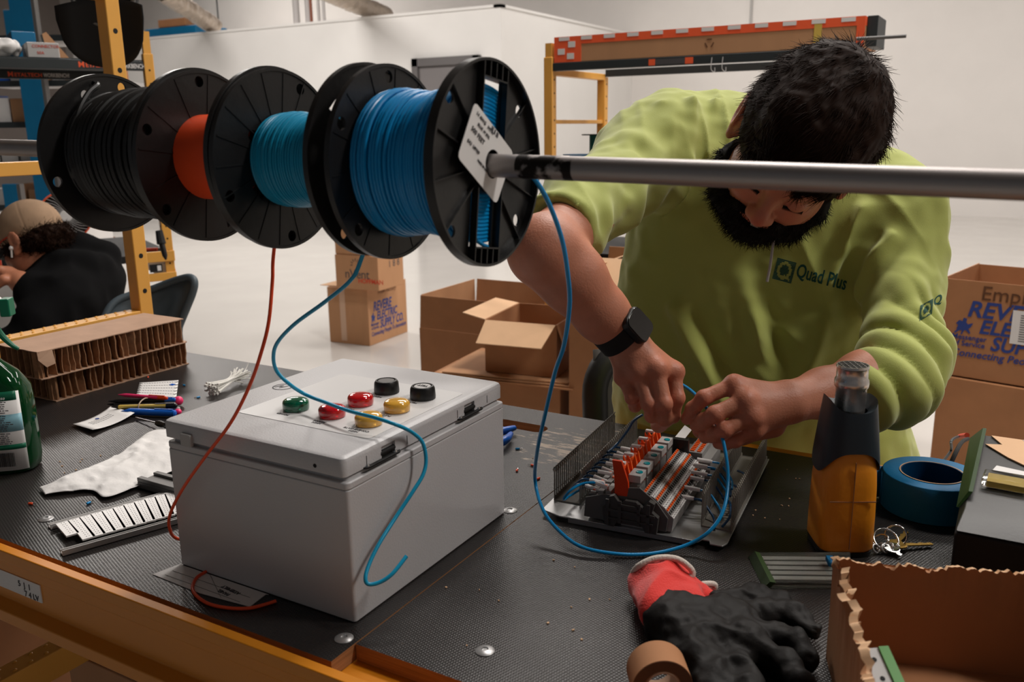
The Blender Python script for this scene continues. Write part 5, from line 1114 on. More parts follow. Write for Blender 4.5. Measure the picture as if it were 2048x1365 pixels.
# ---------------------------------------------------------------- crumpled tissue
up_ = [(78, 976), (150, 952), (235, 912), (262, 893), (300, 864), (345, 858), (380, 850)]; lw = [(90, 990), (140, 984), (185, 982), (210, 996), (262, 980), (320, 955), (380, 930)]
U = crom([ZP(x, y, 0.004) for x, y in up_], 10); Lw = crom([ZP(x, y, 0.004) for x, y in lw], 10)
def tis(u, v):
    i = min(59, int(u*60)); p = U[i].lerp(Lw[i], v); n = vnoise(np.array([[p.x, p.y, 0.3]]), 26, 5)[0]; n2 = vnoise(np.array([[p.x*1.0, p.y*1.6, 2.0]]), 70, 9)[0]; n3 = abs(vnoise(np.array([[p.x, p.y, 4.0]]), 38, 12)[0])
    e = min(1, 6*v+0.2, 6*(1-v)+0.3, u*8+0.1); return p+Vector((0, 0, max(0.0002, (0.004+0.0035*n+0.0045*n2*abs(n2)-0.004*n3+0.006*math.sin(v*PI))*e)))
o = MB().grid(tis, 61, 34).build('tissue', 'tissue', ang=70, solid=0.0005); tag(o, 'crumpled white tissue lying flat left of the enclosure', 'tissue')
o = MB().bb((-0.52, 0.12, 0.0004), (-0.36, 0.155, 0.010)).bb((-0.52, 0.120, 0.010), (-0.36, 0.128, 0.016)).bb((-0.52, 0.147, 0.010), (-0.36, 0.155, 0.014)).build('din_rail_offcut', 'dgrey', X=TR(0.02, 0.005, 0, 0.0), bevel=0.001); 
A = ZP(278, 985, 0.0); tag(o, 'dark slotted plastic rail piece between the tissue and the marker strips', 'rail piece')
# ---------------------------------------------------------------- marker strips clipped between two rails
A0, A1, B0, B1 = ZP(98, 1052, 0.004), ZP(372, 976, 0.004), ZP(122, 1104, 0.004), ZP(372, 1034, 0.004)
hold = thing('marker_strip_holder', tuple(ZP(220, 1045, 0)), 'pair of perforated grey rails holding a row of white marker strips, left of the enclosure', 'marker strips')
for p, q, nm in ((A0, A1, 'rail'), (B0, B1, 'rail')):
    d = (q-p).normalized(); X = frame(p-Vector((0, 0, 0.004)), d, Vector((0, 0, 1)).cross(d)); L_ = (q-p).length
    r_ = MB().bb((0, -0.006, 0.0005), (L_, 0.006, 0.0022)).bb((0, -0.007, 0.0005), (L_, -0.005, 0.0075)).bb((0, 0.005, 0.0005), (L_, 0.007, 0.0045)).build(nm, 'lgrey', hold, X=X, bevel=0.0005)
    b = MB(); k = 0.012
    while k < L_-0.01: b.prism(rrect(0.009, 0.003, 0.0014, 3, k, 0.0), 0.0022, 0.0024, X=X); k += 0.024
    b.build('slots', 'holeblack', r_, smooth=False)
n = 11
for k in range(n):
    t = 0.13+0.87*k/n; dx_ = -0.02; p = A0.lerp(A1, t-0.055); q = B0.lerp(B1, t+0.02)
    if k == 0: q = p.lerp(q, 0.62)
    d = (q-p); L_ = d.length; d.normalize(); X = frame(p+d*0.010+Vector((0, 0, 0.002)), d, Vector((0, 0, 1)).cross(d)); L_ -= 0.018 if k else 0.008
    s = MB().bb((0, -0.0078, 0), (L_, 0.0078, 0.0022)).build('marker_strip', 'white', hold, X=X, bevel=0.0003)
    b = MB(); y = 0.003
    while y < L_-0.003: b.bb((y, -0.0022, 0.0022), (y+0.0009, -0.0010, 0.0024)); b.bb((y, 0.0010, 0.0022), (y+0.0009, 0.0022, 0.0024)); y += 0.0062
    b.build('printed_marks', 'ink', s, smooth=False, X=X)
# ---------------------------------------------------------------- paper drawing under the enclosure corner
b = MB(); q = [ZP(x, y, 0.0004) for x, y in ((305, 1150), (360, 1128), (560, 1185), (492, 1215), (396, 1185))]
q = [ZP(305, 1150, 0.0002), Vector((-0.262, -0.001, 0.0002)), Vector((-0.12, -0.001, 0.0002)), ZP(532, 1190, 0.0002), ZP(500, 1215, 0.0004), ZP(400, 1188, 0.0004)]
b.add(q+[v+Vector((0, 0, 0.0006)) for v in q], [(5, 4, 3, 2, 1, 0), (6, 7, 8, 9, 10, 11)]+[(i, (i+1) % 6, 6+(i+1) % 6, 6+i) for i in range(6)])
pr_ = tag(b.build('paper_drawing', 'paper', smooth=False), 'white printed paper tucked under the front left corner of the enclosure', 'paper')
c0 = ZP(452, 1182, 0.0012); join_text([('PANEL', 0.0065, -0.011, 0.002, {}), ('ASSEMBLY', 0.0065, -0.018, -0.006, {})], Matrix.Translation(c0) @ Matrix.Rotation(PI-0.1, 4, 'Z'), 'ink', pr_)
b = MB(); 
for y0_, y1_ in ((ZP(330, 1150, 0.0011), ZP(480, 1205, 0.0011)), (ZP(345, 1142, 0.0011), ZP(500, 1196, 0.0011)), (ZP(420, 1150, 0.0011), ZP(442, 1196, 0.0011))): b.tube([y0_, y1_], 0.0002, 4)
b.build('drawing_lines', 'ink', pr_)
# ---------------------------------------------------------------- bundle of white cable ties
zt = thing('cable_tie_bundle', tuple(ZP(455, 768, 0)), 'bundle of small white cable ties behind the enclosure', 'cable ties')
a, c = ZP(430, 778, 0.010), ZP(484, 750, 0.014); d = (c-a).normalized(); sd = Vector((0, 0, 1)).cross(d); rgz = random.Random(11)
for k in range(46):
    o1 = sd*rgz.uniform(-0.010, 0.010)+Vector((0, 0, rgz.uniform(-0.008, 0.010))); o2 = sd*rgz.uniform(-0.018, 0.018)+Vector((0, 0, rgz.uniform(-0.010, 0.016)))
    p0 = a+o1*1.2-d*rgz.uniform(0, 0.012); p2 = c+o2+d*rgz.uniform(-0.02, 0.012); m_ = a.lerp(c, 0.5)+o1*0.45
    for p in (p0, p2, m_): p.z = max(0.0028, p.z)
    b = MB(); b.tube(crom([p0, m_, p2], 5), 0.0011, 5)
    X = frame(p0, (p0-m_), Vector((0, 0, 1)).cross(p0-m_)); b.box((0.001, 0, 0), (0.0045, 0.0042, 0.0034), X=X); b.build('cable_tie', 'nylon', zt)
MB().tube(crom([c, ZP(492, 738, 0.02), ZP(497, 726, 0.03)], 5), 0.0009, 6).build('cable_tie', 'nylon', zt)
# ---------------------------------------------------------------- ferrules and bits scattered on the bench
def ferrule(px_, py_, col_, lb, ang=0.5):
    p = ZP(px_, py_, 0.0018); d = Vector((math.cos(ang), math.sin(ang), 0)); t = thing('wire_ferrule', (p.x, p.y, 0), lb, 'ferrule', 'wire ferrules scattered on the bench')
    MB().lathe([(0.0011, 0), (0.0017, 0.001), (0.0016, 0.0062), (0.0010, 0.0068)], p-d*0.004, d, 12).build('sleeve', col_, t); MB().cyl(p+d*0.0025, p+d*0.0075, 0.0007, n=8).build('metal_tube', 'chrome', t)
for i, (x, y, c_, lb) in enumerate([(62, 1008, 'wirered', 'orange ferrule left of the marker strips near the spray bottle'), (178, 1006, 'wireblue', 'blue ferrule between the tissue and the marker strips'), (368, 771, 'wireblue', 'blue ferrule just right of the marker card'), (396, 795, 'wireblue', 'blue ferrule between the pen bundle and the cable ties'), (296, 755, 'wirered', 'orange ferrules in front of the cardboard pads'), (1036, 898, 'wireblue', 'blue ferrule right of the enclosure near its far corner'), (1034, 941, 'wirered', 'orange ferrule right of the enclosure'), (1065, 931, 'wirered', 'orange ferrule left of the blue wire loop'), (1076, 958, 'wirered', 'orange ferrule beside the blue wire loop'), (1112, 939, 'wireblue', 'blue ferrule at the near left end of the wire ducts'), (1118, 1025, 'wirenavy', 'dark blue ferrule at the left corner of the back plate')]):
    ferrule(x, y, c_, lb, 0.4+i*1.3)
# clipped insulation bits
rgc = random.Random(21); b = MB()
for k in range(46):
    x, y = rgc.choice([(rgc.uniform(1040, 1210), rgc.uniform(850, 950)), (rgc.uniform(1500, 1600), rgc.uniform(930, 1100)), (rgc.uniform(860, 1250), rgc.uniform(1090, 1300)), (rgc.uniform(100, 330), rgc.uniform(900, 950))]); p = ZP(x, y, 0.0008)
    b.box(p, (rgc.uniform(0.001, 0.003), rgc.uniform(0.001, 0.002), 0.001), rotz(rgc.uniform(0, 3)))
tag(b.build('wood_and_wire_crumbs', 'cardlight', smooth=False), 'tiny pale crumbs scattered over the black bench top', 'crumbs', kind='stuff')
# ---------------------------------------------------------------- pliers by the hand hole, only the blue grip shows
pl_ = thing('pliers', tuple(ZP(1015, 875, 0)), 'blue-gripped pliers lying behind the far right corner of the enclosure', 'pliers')
P = crom([ZP(1022, 868, 0.010), ZP(1012, 880, 0.012), ZP(990, 888, 0.010), ZP(960, 880, 0.009)], 6); MB().tube(P, [0.004+0.003*math.sin(PI*i/(len(P)-1)) for i in range(len(P))], 12).build('grip', 'bluepen', pl_)
P = crom([ZP(1030, 856, 0.010), ZP(1010, 862, 0.010), ZP(980, 868, 0.009), ZP(955, 872, 0.009)], 6); MB().tube(P, [0.004+0.003*math.sin(PI*i/(len(P)-1)) for i in range(len(P))], 12).build('grip', 'bluepen', pl_)
MB().cyl(ZP(958, 876, 0.008), ZP(930, 872, 0.008), 0.007, 0.003, 12).build('jaws', 'zinc', pl_)
# ---------------------------------------------------------------- work gloves
g1 = thing('work_glove', tuple(ZP(1440, 1230, 0)), 'crumpled work gloves with red knit cuff and black palms, in front of the terminal assembly', 'gloves')
S = SDF((0.17, 0.02, 0.0), (0.47, 0.33, 0.10), 0.0022)
def g(x, y, z): return ZP(x, y, z)
# palm mass and fingers (black)
S.cap(g(1330, 1225, 0.018), g(1470, 1235, 0.020), 0.024, 0.022, 0.02, flat=((0, 0, 1), 0.8)); S.cap(g(1340, 1255, 0.016), g(1400, 1310, 0.018), 0.022, 0.020, 0.02); S.cap(g(1380, 1250, 0.018), g(1500, 1290, 0.018), 0.022, 0.020, 0.02)
for pts, r in (([(1440, 1210), (1510, 1195), (1560, 1210), (1600, 1240)], 0.0125), ([(1470, 1225), (1540, 1228), (1590, 1240), (1628, 1262)], 0.0125), ([(1480, 1260), (1550, 1275), (1590, 1290), (1618, 1318)], 0.0125), ([(1460, 1280), (1520, 1310), (1570, 1335), (1600, 1365)], 0.0125), ([(1400, 1290), (1430, 1330), (1440, 1365), (1450, 1400)], 0.0130), ([(1440, 1285), (1480, 1335), (1500, 1380), (1510, 1420)], 0.0125), ([(1370, 1290), (1392, 1320), (1410, 1350), (1420, 1380)], 0.0125)):
    S.chain([g(x, y, 0.014) for x, y in pts], [r, r*1.05, r, r*0.85], 0.008)
V, Q = S.mesh(); N_ = vnormals(V, Q); V = V+N_*(0.0032*vnoise(V, 48, 3)+0.0020*vnoise(V, 120, 4)-0.006*np.abs(vnoise(V, 34, 6))+0.002)[:, None]; V[:, 2] = np.maximum(V[:, 2], 0.0004)
mesh_obj('coated_palm_and_fingers', V, Q, 'blackglove', g1)
S = SDF((0.17, 0.10, 0.0), (0.36, 0.33, 0.10), 0.002)
S.cap(g(1308, 1165, 0.024), g(1330, 1225, 0.024), 0.024, 0.025, 0.015, flat=((0, 0, 1), 0.85)); S.cap(g(1345, 1160, 0.026), g(1380, 1230, 0.022), 0.020, 0.020, 0.015); S.cap(g(1380, 1185, 0.016), g(1410, 1200, 0.014), 0.014, 0.010, 0.012); S.cap(g(1350, 1225, 0.026), g(1400, 1240, 0.026), 0.014, 0.010, 0.01)
V, Q = S.mesh(); N_ = vnormals(V, Q); V = V+N_*(0.003*vnoise(V, 40, 13)-0.008*np.abs(vnoise(V, 34, 16))+0.003)[:, None]; V[:, 2] = np.maximum(V[:, 2], 0.0004)
mesh_obj('knit_cuff', V, Q, 'redknit', g1)
P = [g(1262, 1158, 0.020), g(1275, 1135, 0.040), g(1310, 1118, 0.050), g(1350, 1118, 0.050), g(1375, 1132, 0.045), g(1385, 1150, 0.036), g(1362, 1172, 0.026), g(1380, 1180, 0.020), g(1405, 1170, 0.022), g(1428, 1170, 0.020), g(1426, 1180, 0.014), g(1400, 1180, 0.010)]
MB().tube(crom(P, 8), 0.0034, 10).build('white_hem', 'whiteknit', g1, ang=80)

# ================================================================ cartons
REV = [('REVERE', 0.090, -0.006, 0.208, dict(shear=0.22, offset=0.0022, sx=0.98)), ('ELECTRIC', 0.078, 0.044, 0.144, dict(shear=0.22, offset=0.0020, sx=0.98)), ('SUPPLY CO.', 0.080, 0.092, 0.080, dict(shear=0.22, offset=0.0020, sx=0.92)),
       ('Messenger', 0.030, -0.052, 0.110, dict(offset=0.0003)), ('of Service', 0.030, -0.046, 0.084, dict(offset=0.0003)), ('Connecting People To Innovation', 0.042, -0.05, 0.040, dict(shear=0.2, offset=0.0005))]
def revere(X, parent, s=1.0, sy=None):
    X = X @ Matrix.Diagonal((s, sy or s, s, 1)); o = join_text(REV, X, 'bluetext', parent)
    b = MB(); X = X @ Matrix.Translation((-0.012, 0.130-0.19*0.60, 0)) @ Matrix.Diagonal((0.75, 0.60, 1, 1))   # small rider-on-horse mark
    b.prism([(-0.035, 0.225), (-0.010, 0.215), (0.018, 0.222), (0.035, 0.245), (0.045, 0.275), (0.030, 0.268), (0.020, 0.262), (0.010, 0.275), (0.014, 0.300), (-0.004, 0.305), (-0.008, 0.280), (-0.025, 0.285), (-0.040, 0.262), (-0.028, 0.250)], 0, 0.0003, X=X)
    for q in ([(-0.030, 0.225), (-0.045, 0.198), (-0.038, 0.195), (-0.018, 0.218)], [(0.012, 0.222), (0.030, 0.200), (0.037, 0.204), (0.026, 0.228)], [(-0.005, 0.218), (-0.012, 0.190), (-0.005, 0.190), (0.004, 0.218)]): b.prism(q, 0, 0.0003, X=X)
    b.build('rider_logo', 'bluetext', parent, smooth=False)
def carton(o, wx, wy, h, yaw, lb, mname='card', flaps=None, group=None, inner='carddark', nm='cardboard_box', fl=0.16, tape=None, top_tape=False):
    """o = world position of the (+x,-y) bottom corner (the vertical edge nearest the camera)"""
    X = TR(o[0], o[1], o[2], yaw); t = thing(nm, tuple(X @ Vector((-wx/2, wy/2, 0))), lb, 'box', group); t['_'] = 0; del t['_']
    b = MB(); q = 0.004
    if flaps is None:
        b.bb((-wx, 0, 0.0005), (0, wy, h)); b.build('carton_body', mname, t, X=X, bevel=0.003)
        MB().bb((-wx+0.002, wy/2-0.001, h), (-0.002, wy/2+0.001, h+0.0006)).build('top_seam', 'cardcore', t, X=X, smooth=False)
    else:
        b.bb((-wx, 0, 0.0005), (0, wy, q)); b.bb((-wx, 0, q), (0, q, h)); b.bb((-wx, wy-q, q), (0, wy, h)); b.bb((-wx, q, q), (-wx+q, wy-q, h)); b.bb((-q, q, q), (0, wy-q, h))
        b.build('carton_body', mname, t, X=X, smooth=False)
        for side, (ang, ln, mm) in flaps.items():
            a = math.radians(ang)
            # local frame: hinge on the rim, flap swings from inward (0) through up (90) to outward and down (180+)
            if side == 'y-': H, U, In, L_ = Vector((-wx/2, 0.002, h)), Vector((1, 0, 0)), Vector((0, 1, 0)), wx
            if side == 'y+': H, U, In, L_ = Vector((-wx/2, wy-0.002, h)), Vector((1, 0, 0)), Vector((0, -1, 0)), wx
            if side == 'x-': H, U, In, L_ = Vector((-wx+0.002, wy/2, h)), Vector((0, 1, 0)), Vector((1, 0, 0)), wy
            if side == 'x+': H, U, In, L_ = Vector((-0.002, wy/2, h)), Vector((0, 1, 0)), Vector((-1, 0, 0)), wy
            d = In*math.cos(a)+Vector((0, 0, 1))*math.sin(a); nn = d.cross(U)*0.0018; L2 = L_/2-0.004; e = 0.012 if ln > 0.05 else 0.0
            p = [H-U*L2+d*0.002, H+U*L2+d*0.002, H+U*(L2-e)+d*ln, H-U*(L2-e)+d*ln]
            MB().add([v-nn for v in p]+[v+nn for v in p], [(3, 2, 1, 0), (4, 5, 6, 7), (0, 1, 5, 4), (1, 2, 6, 5), (2, 3, 7, 6), (3, 0, 4, 7)]).build('flap', mm, t, X=X, smooth=False)
    if tape:
        MB().bb((tape[0], -0.001, tape[1]), (tape[0]+0.045, -0.0002, h if flaps is None else h*0.45)).build('packing_tape', 'tapeclear', t, X=X, smooth=False)
    return t, X
# --- stack left of centre
c = ZP(740, 693, FZ)
t1, X1 = carton((c.x, c.y, FZ), 0.33, 0.47, 0.385, 0.07, 'closed carton with blue electric supply lettering, lowest of the stack behind the enclosure', group=None, tape=(-0.23, 0.02))
MB().bb((-0.40, 0.02, 0.386), (-0.05, 0.30, 0.390)).build('top_flap', 'cardlight', t1, X=X1, smooth=False)
revere(X1 @ Matrix.Translation((0.0012, 0.062, 0.020)) @ Matrix(((0, 0, 1, 0), (1, 0, 0, 0), (0, 1, 0, 0), (0, 0, 0, 1))), t1, 0.74, 1.0)
join_text([('From Factory', 0.040, 0.12, 0.335, dict(shear=0.1))], X1 @ Matrix(((0, 0, 1, 0.001), (1, 0, 0, 0), (0, 1, 0, 0), (0, 0, 0, 1))), 'cardcore', t1, 'handwriting')
z2 = FZ+0.392; c = ZP(758, 583, z2)
t2, X2 = carton((c.x, c.y, z2), 0.34, 0.30, 0.225, 0.07, 'carton printed nVent with a sunburst mark, middle of the stack behind the enclosure')
FM = Matrix(((1, 0, 0, 0), (0, 0, -1, 0), (0, 1, 0, 0), (0, 0, 0, 1)))
join_text([('nVent', 0.085, -0.265, 0.075, dict(spacing=0.95)), ], X2 @ Matrix.Translation((0, -0.001, 0)) @ FM, 'ink', t2)
join_text([('HOFFMAN', 0.042, -0.16, 0.045, dict(offset=0.0008))], X2 @ Matrix.Translation((0, -0.001, 0)) @ FM, 'redtext', t2)
join_text([('1 8 8', 0.065, 0.12, 0.14, {})], X2 @ Matrix(((0, 0, 1, 0.001), (1, 0, 0, 0), (0, 1, 0, 0), (0, 0, 0, 1))), 'ink', t2)
b = MB()
for k in range(7):
    a = math.radians(-10+k*33); p = Vector((-0.175+0.022*math.cos(a), -0.0012, 0.165+0.022*math.sin(a))); b.box(p+Vector((0.010*math.cos(a), 0, 0.010*math.sin(a))), (0.018, 0.0006, 0.005), Matrix.Rotation(-a, 3, 'Y'))
b.build('sunburst_logo', 'ink', t2, X=X2, smooth=False)
z3 = z2+0.226; c = ZP(722, 510, z3); t3, X3 = carton((X2 @ Vector((-0.07, 0.02, 0)))[:2]+(z3,) if False else tuple((X2 @ Vector((-0.06, 0.01, 0)))[:2])+(z3,), 0.28, 0.26, 0.24, 0.07, 'plain carton on top of the stack behind the enclosure, partly hidden by the spools')
# --- open carton behind the enclosure lid
p = DP(846, 840, 4.15); p.z = FZ
q = DP(833, 583, 4.15)
wA = 0.62
tA, XA = carton((p.x+wA*math.cos(0.02), p.y+wA*math.sin(0.02), FZ), wA, 0.50, 0.52, 0.02, 'tall open carton with its flaps standing up, just behind the enclosure lid', mname='carddark', flaps={'y-': (92, 0.155, 'carddark'), 'x-': (88, 0.155, 'card'), 'y+': (90, 0.155, 'card'), 'x+': (95, 0.155, 'card')}, tape=(-0.52, 0.02))
# --- lower closed carton with flat sheets on it and the small open carton on top
pC = DP(1113, 757, 3.15); zC = pC.z
tC, XC = carton((pC.x+0.03, pC.y-0.03, FZ), 0.52, 0.42, zC-0.022-FZ, 0.10, 'closed carton supporting loose flat sheets and the small open carton', mname='carddark')
for k in range(3):
    zz = zC-0.0215+k*0.0072; b = MB(); sz = (0.44, 0.34); b.bb((-sz[0]-0.06+0.02*k, -0.030+0.012*k, zz-FZ), (0.055-0.012*k, 0.33, zz-FZ+0.0052)); X_ = XC.copy(); o = b.build('cardboard_sheet', 'card' if k else 'carddark', X=XC @ Matrix.Rotation(0.03*k, 4, 'Z'), smooth=False)
    tag(o, 'flattened carton sheet, %s of three under the small open carton' % ['lowest', 'middle one', 'topmost'][k], 'cardboard', 'flattened sheets under the small open carton')
tB, XB_ = carton((pC.x, pC.y, zC), 0.28, 0.34, 0.195, 0.13, 'small open carton with its front flap folded outward, on the loose sheets', mname='carddark', flaps={'y-': (208, 0.13, 'cardlight'), 'x-': (170, 0.10, 'cardlight'), 'x+': (252, 0.10, 'card')})
# --- cartons behind the forearm and torso
pE = DP(1185, 700, 3.7)
tE, XE = carton((-0.885, 2.655, FZ), 0.27, 0.42, 0.735, 0.03, 'tall open carton seen behind the worker forearm', mname='card', flaps={'y-': (88, 0.13, 'card'), 'y+': (88, 0.13, 'carddark'), 'x+': (60, 0.11, 'cardlight'), 'x-': (88, 0.13, 'card')})
tF, XF_ = carton((-0.47, 2.06, FZ), 0.30, 0.34, 0.88, 0.04, 'open carton with inward flaps between the worker forearm and torso', mname='carddark', flaps={'y-': (35, 0.15, 'cardlight'), 'x-': (40, 0.12, 'cardlight'), 'y+': (85, 0.10, 'card')})
# --- right hand stack
dR = 3.15; yawR = -0.21; pr = DP(1870, 745, dR); zR = pr.z; wR = 0.62
oR = (pr.x+wR*math.cos(yawR), pr.y+wR*math.sin(yawR), zR)
hR = (DP(1885, 549, dR).z-zR)
tR, XR = carton(oR, wR, 0.42, hR, yawR, 'open carton with large blue electric supply lettering, top of the right-hand stack', mname='carddark', flaps={'x-': (90, 0.004, 'carddark')})
revere(XR @ Matrix.Translation((-wR+0.088, -0.001, 0.04)) @ FM, tR, 0.86)
join_text([('Empire', 0.070, -wR+0.12, hR-0.062, dict(shear=0.05))], XR @ Matrix.Translation((0, -0.001, 0)) @ FM, 'cardcore', tR, 'handwriting')
b = MB(); b.bb((-wR+0.225, -0.0025, hR-0.20), (-wR+0.40, -0.0018, hR-0.085)); sl = b.build('shipping_label', 'paper', tR, X=XR, smooth=False)
b = MB(); rgq = random.Random(9)
for k in range(12): b.bb((-wR+0.250, -0.0029, hR-0.19+k*0.008), (-wR+0.282, -0.0026, hR-0.187+k*0.008))
for k in range(5): b.bb((-wR+0.30, -0.0029, hR-0.185+k*0.018), (-wR+0.36, -0.0026, hR-0.180+k*0.018))
b.build('barcode', 'ink', sl, X=XR, smooth=False)
tR2, XR2 = carton((oR[0]+0.004, oR[1]-0.012, FZ), wR-0.01, 0.44, zR-0.006-FZ, yawR, 'closed plain carton, bottom of the right-hand stack', mname='carddark')
join_text([('|', 0.05, -wR+0.40, zR-FZ-0.13, {})], XR2 @ Matrix.Translation((0, -0.001, 0)) @ FM, 'redtext', tR2)
# --- wire shelf and box far right behind the shoulder
ws = thing('wire_shelf', tuple(DP(1880, 700, 6.0)), 'black wire shelf behind the worker shoulder above the right-hand cartons', 'shelf')
a = DP(1886, 450, 6.0); b0 = DP(1878, 545, 6.0); b = MB()
for dx_ in (0, -0.5): b.cyl((a.x+dx_, a.y, a.z), (a.x+dx_, a.y, FZ), 0.008, n=8); b.cyl((a.x+dx_, a.y+0.35, a.z), (a.x+dx_, a.y+0.35, FZ), 0.008, n=8)
b.build('frame_uprights', 'darksteel', ws)
for k in range(4):
    z = a.z-0.015-k*0.16; b = MB()
    for yy in (0, 0.35): b.cyl((a.x, a.y+yy, z), (a.x-0.5, a.y+yy, z), 0.005, n=6)
    for i in range(9): b.cyl((a.x-i*0.0625, a.y, z), (a.x-i*0.0625, a.y+0.35, z), 0.003, n=6)
    b.build('wire_tier', 'darksteel', ws)
tag(MB().bb((a.x-0.30, a.y+0.02, a.z-0.010), (a.x-0.05, a.y+0.3, a.z+0.055)).build('cardboard_box', 'card', bevel=0.004), 'small brown box on the wire shelf behind the worker shoulder', 'box')
# ================================================================ rack behind the worker
RX = -1.12; RYF = 2.60; p1 = YP(1100, 100, RYF); RX = p1.x; p2 = XP(1205, 200, RX); RYB = p2.y; RXR = YP(1752, 60, RYF).x
rack = thing('workbench', (RX+0.6, RYF+0.3, FZ), 'yellow and charcoal workbench frame with overhead shelf behind the worker', 'workbench')
zsh = YP(1107, 127, RYF).z
RXR -= 0.16
for x in (RX, RXR):
    post(x, RYF, FZ, YP(1100, 115, RYF).z if x == RX else zsh-0.0302, rack, hstep=0.052, hr=0.004, hrange=(0, 0.75), name='post'); (MB().bb((x-0.014, RYF-0.014, 0.7), (x+0.014, RYF+0.014, YP(1100, 87, RYF).z)).build('inner_post', 'yellow', rack) if x == RX else None)
    post(x, RYB, FZ, zsh-0.0302, rack, hstep=0.052, hr=0.004, hrange=(0, 0.75), name='post')
    MB().bb((x-0.012, RYF, YP(1150, 243, RYF).z-0.008), (x+0.012, RYB, YP(1150, 243, RYF).z+0.008)).build('rung', 'yellow', rack, bevel=0.002)
    MB().bb((x-0.016, RYF, zsh-0.045), (x+0.016, RYB, zsh-0.018)).build('rung', 'yellow', rack, bevel=0.002)
for y, nm in ((RYF, 'shelf_beam'), (RYB, 'shelf_beam')):
    MB().bb((RX+0.019, y-0.016, zsh-0.030), (RXR+0.02, y+0.016, zsh)).build(nm, 'darksteel', rack, bevel=0.002)
b = MB()
for x0_ in (0.42, 0.95): b.bb((RX+x0_, RYF-0.017, zsh-0.026), (RX+x0_+0.16, RYF-0.0162, zsh-0.006))
b.build('beam_sticker', 'ink', rack, smooth=False)
b = MB(); b.bb((RX+0.42, RYF-0.0175, zsh-0.027), (RX+0.445, RYF-0.0165, zsh-0.005)); b.bb((RX+0.56, RYF-0.0175, zsh-0.027), (RX+0.59, RYF-0.0165, zsh-0.005)); b.build('orange_sticker', 'tapeorange', rack, smooth=False)
for k in (0.66, 0.70, 1.02):
    MB().tube(crom([(RX+k, RYF-0.02, zsh-0.01), (RX+k, RYF-0.025, zsh-0.05), (RX+k+0.012, RYF-0.022, zsh-0.06), (RX+k+0.012, RYF-0.02, zsh-0.045)], 4), 0.0015, 6).build('wire_hook', 'lgrey', rack)
MB().bb((RX-0.02, RYF-0.02, -0.03), (RXR+0.02, RYB+0.02, 0.0)).build('work_surface', 'blackmatte', rack, bevel=0.002)
lb0_ = YP(1112, 120, RYF); lt0 = YP(1112, 76, RYF); rt = YP(1732, 40, RYF)
hL = lt0.z-zsh; lx0_, lx1_ = lb0_.x, rt.x
tb_ = thing('long_carton', ((lx0_+lx1_)/2, RYF+0.1, zsh), 'long flat brown carton edged with orange and white tape on the rack shelf', 'box')
MB().bb((lx0_, RYF-0.012, zsh+0.0006), (lx1_, RYF+0.26, zsh+hL)).build('carton_body', 'card', tb_, bevel=0.002)
MB().bb((lx0_-0.001, RYF-0.0135, zsh+hL-0.028), (lx1_+0.001, RYF+0.03, zsh+hL+0.001)).bb((lx0_-0.001, RYF-0.0135, zsh+0.001), (lx0_+0.115, RYF-0.012, zsh+hL-0.028)).bb((lx1_-0.025, RYF-0.0135, zsh+0.001), (lx1_+0.001, RYF-0.012, zsh+hL-0.028)).build('orange_tape', 'tapeorange', tb_, smooth=False)
b = MB(); x = lx0_+0.02; k = 0
rgt = random.Random(2)
while x < lx1_-0.05:
    b.bb((x, RYF-0.0145, zsh+hL-0.014), (x+0.045, RYF-0.0130, zsh+hL-0.001+0.0005)); x += 0.095
for (xx, zz) in ((0.015, 0.03), (0.06, 0.055), (0.055, 0.012)): b.bb((lx0_+xx, RYF-0.0145, zsh+zz), (lx0_+xx+0.030, RYF-0.0130, zsh+zz+0.022))
b.build('white_tape_squares', 'paper', tb_, smooth=False)
MB().bb((lx1_-0.16, RYF-0.0140, zsh+0.02), (lx1_-0.135, RYF-0.0125, zsh+hL)).build('yellow_tape', 'yellowpen', tb_, smooth=False)
b = MB(); c_ = Vector((lx0_+0.62, RYF-0.0132, zsh+hL*0.42))
for k in range(3):
    a_ = 2*PI*k/3+PI/2; b.box(c_+Vector((0.013*math.cos(a_), 0, 0.013*math.sin(a_))), (0.018, 0.0006, 0.004), Matrix.Rotation(-(a_+PI/2), 3, 'Y'))
b.build('recycling_mark', 'cardcore', tb_, smooth=False)
MB().bb((lx1_+0.0015, RYF+0.021, zsh+0.001), (lx1_+0.035, RYF+0.2, zsh+hL+0.004)).build('black_end', 'darksteel', tb_, bevel=0.002)
tag(MB().cyl((lx1_-0.02, RYF-0.032, YP(1760, 77, RYF).z), (lx1_+0.13, RYF-0.032, YP(1760, 77, RYF).z), 0.006, n=10).build('pipe_stub', 'dgrey'), 'short grey rod sticking out beyond the end of the long taped carton', 'rod')
def standing_spool(px_, d, ztop, h, rf, rc, mcore, lb, mf='spool'):
    p = DP(px_, 300, d); t = thing('standing_wire_spool', (p.x, p.y, ztop-h), lb, 'wire spool', 'spools standing on the bench behind the worker')
    MB().lathe([(0.0002, 0), (rf, 0), (rf, 0.004), (0.0002, 0.004)], (p.x, p.y, ztop-0.0045), n=32).build('flange', mf, t); MB().lathe([(0.0002, 0), (rf, 0), (rf, 0.004), (0.0002, 0.004)], (p.x, p.y, ztop-h+0.0005), n=32).build('flange', mf, t)
    MB().cyl((p.x, p.y, ztop-h+0.0046), (p.x, p.y, ztop-0.0046), rc, n=32).build('wound_wire', mcore, t)
M['greenwire'] = mat('green_wire', (0, 84, 70), 0.4); M['navyflange'] = mat('blue_flange', (24, 74, 104), 0.4)
zt = DP(1185, 268, 3.1).z
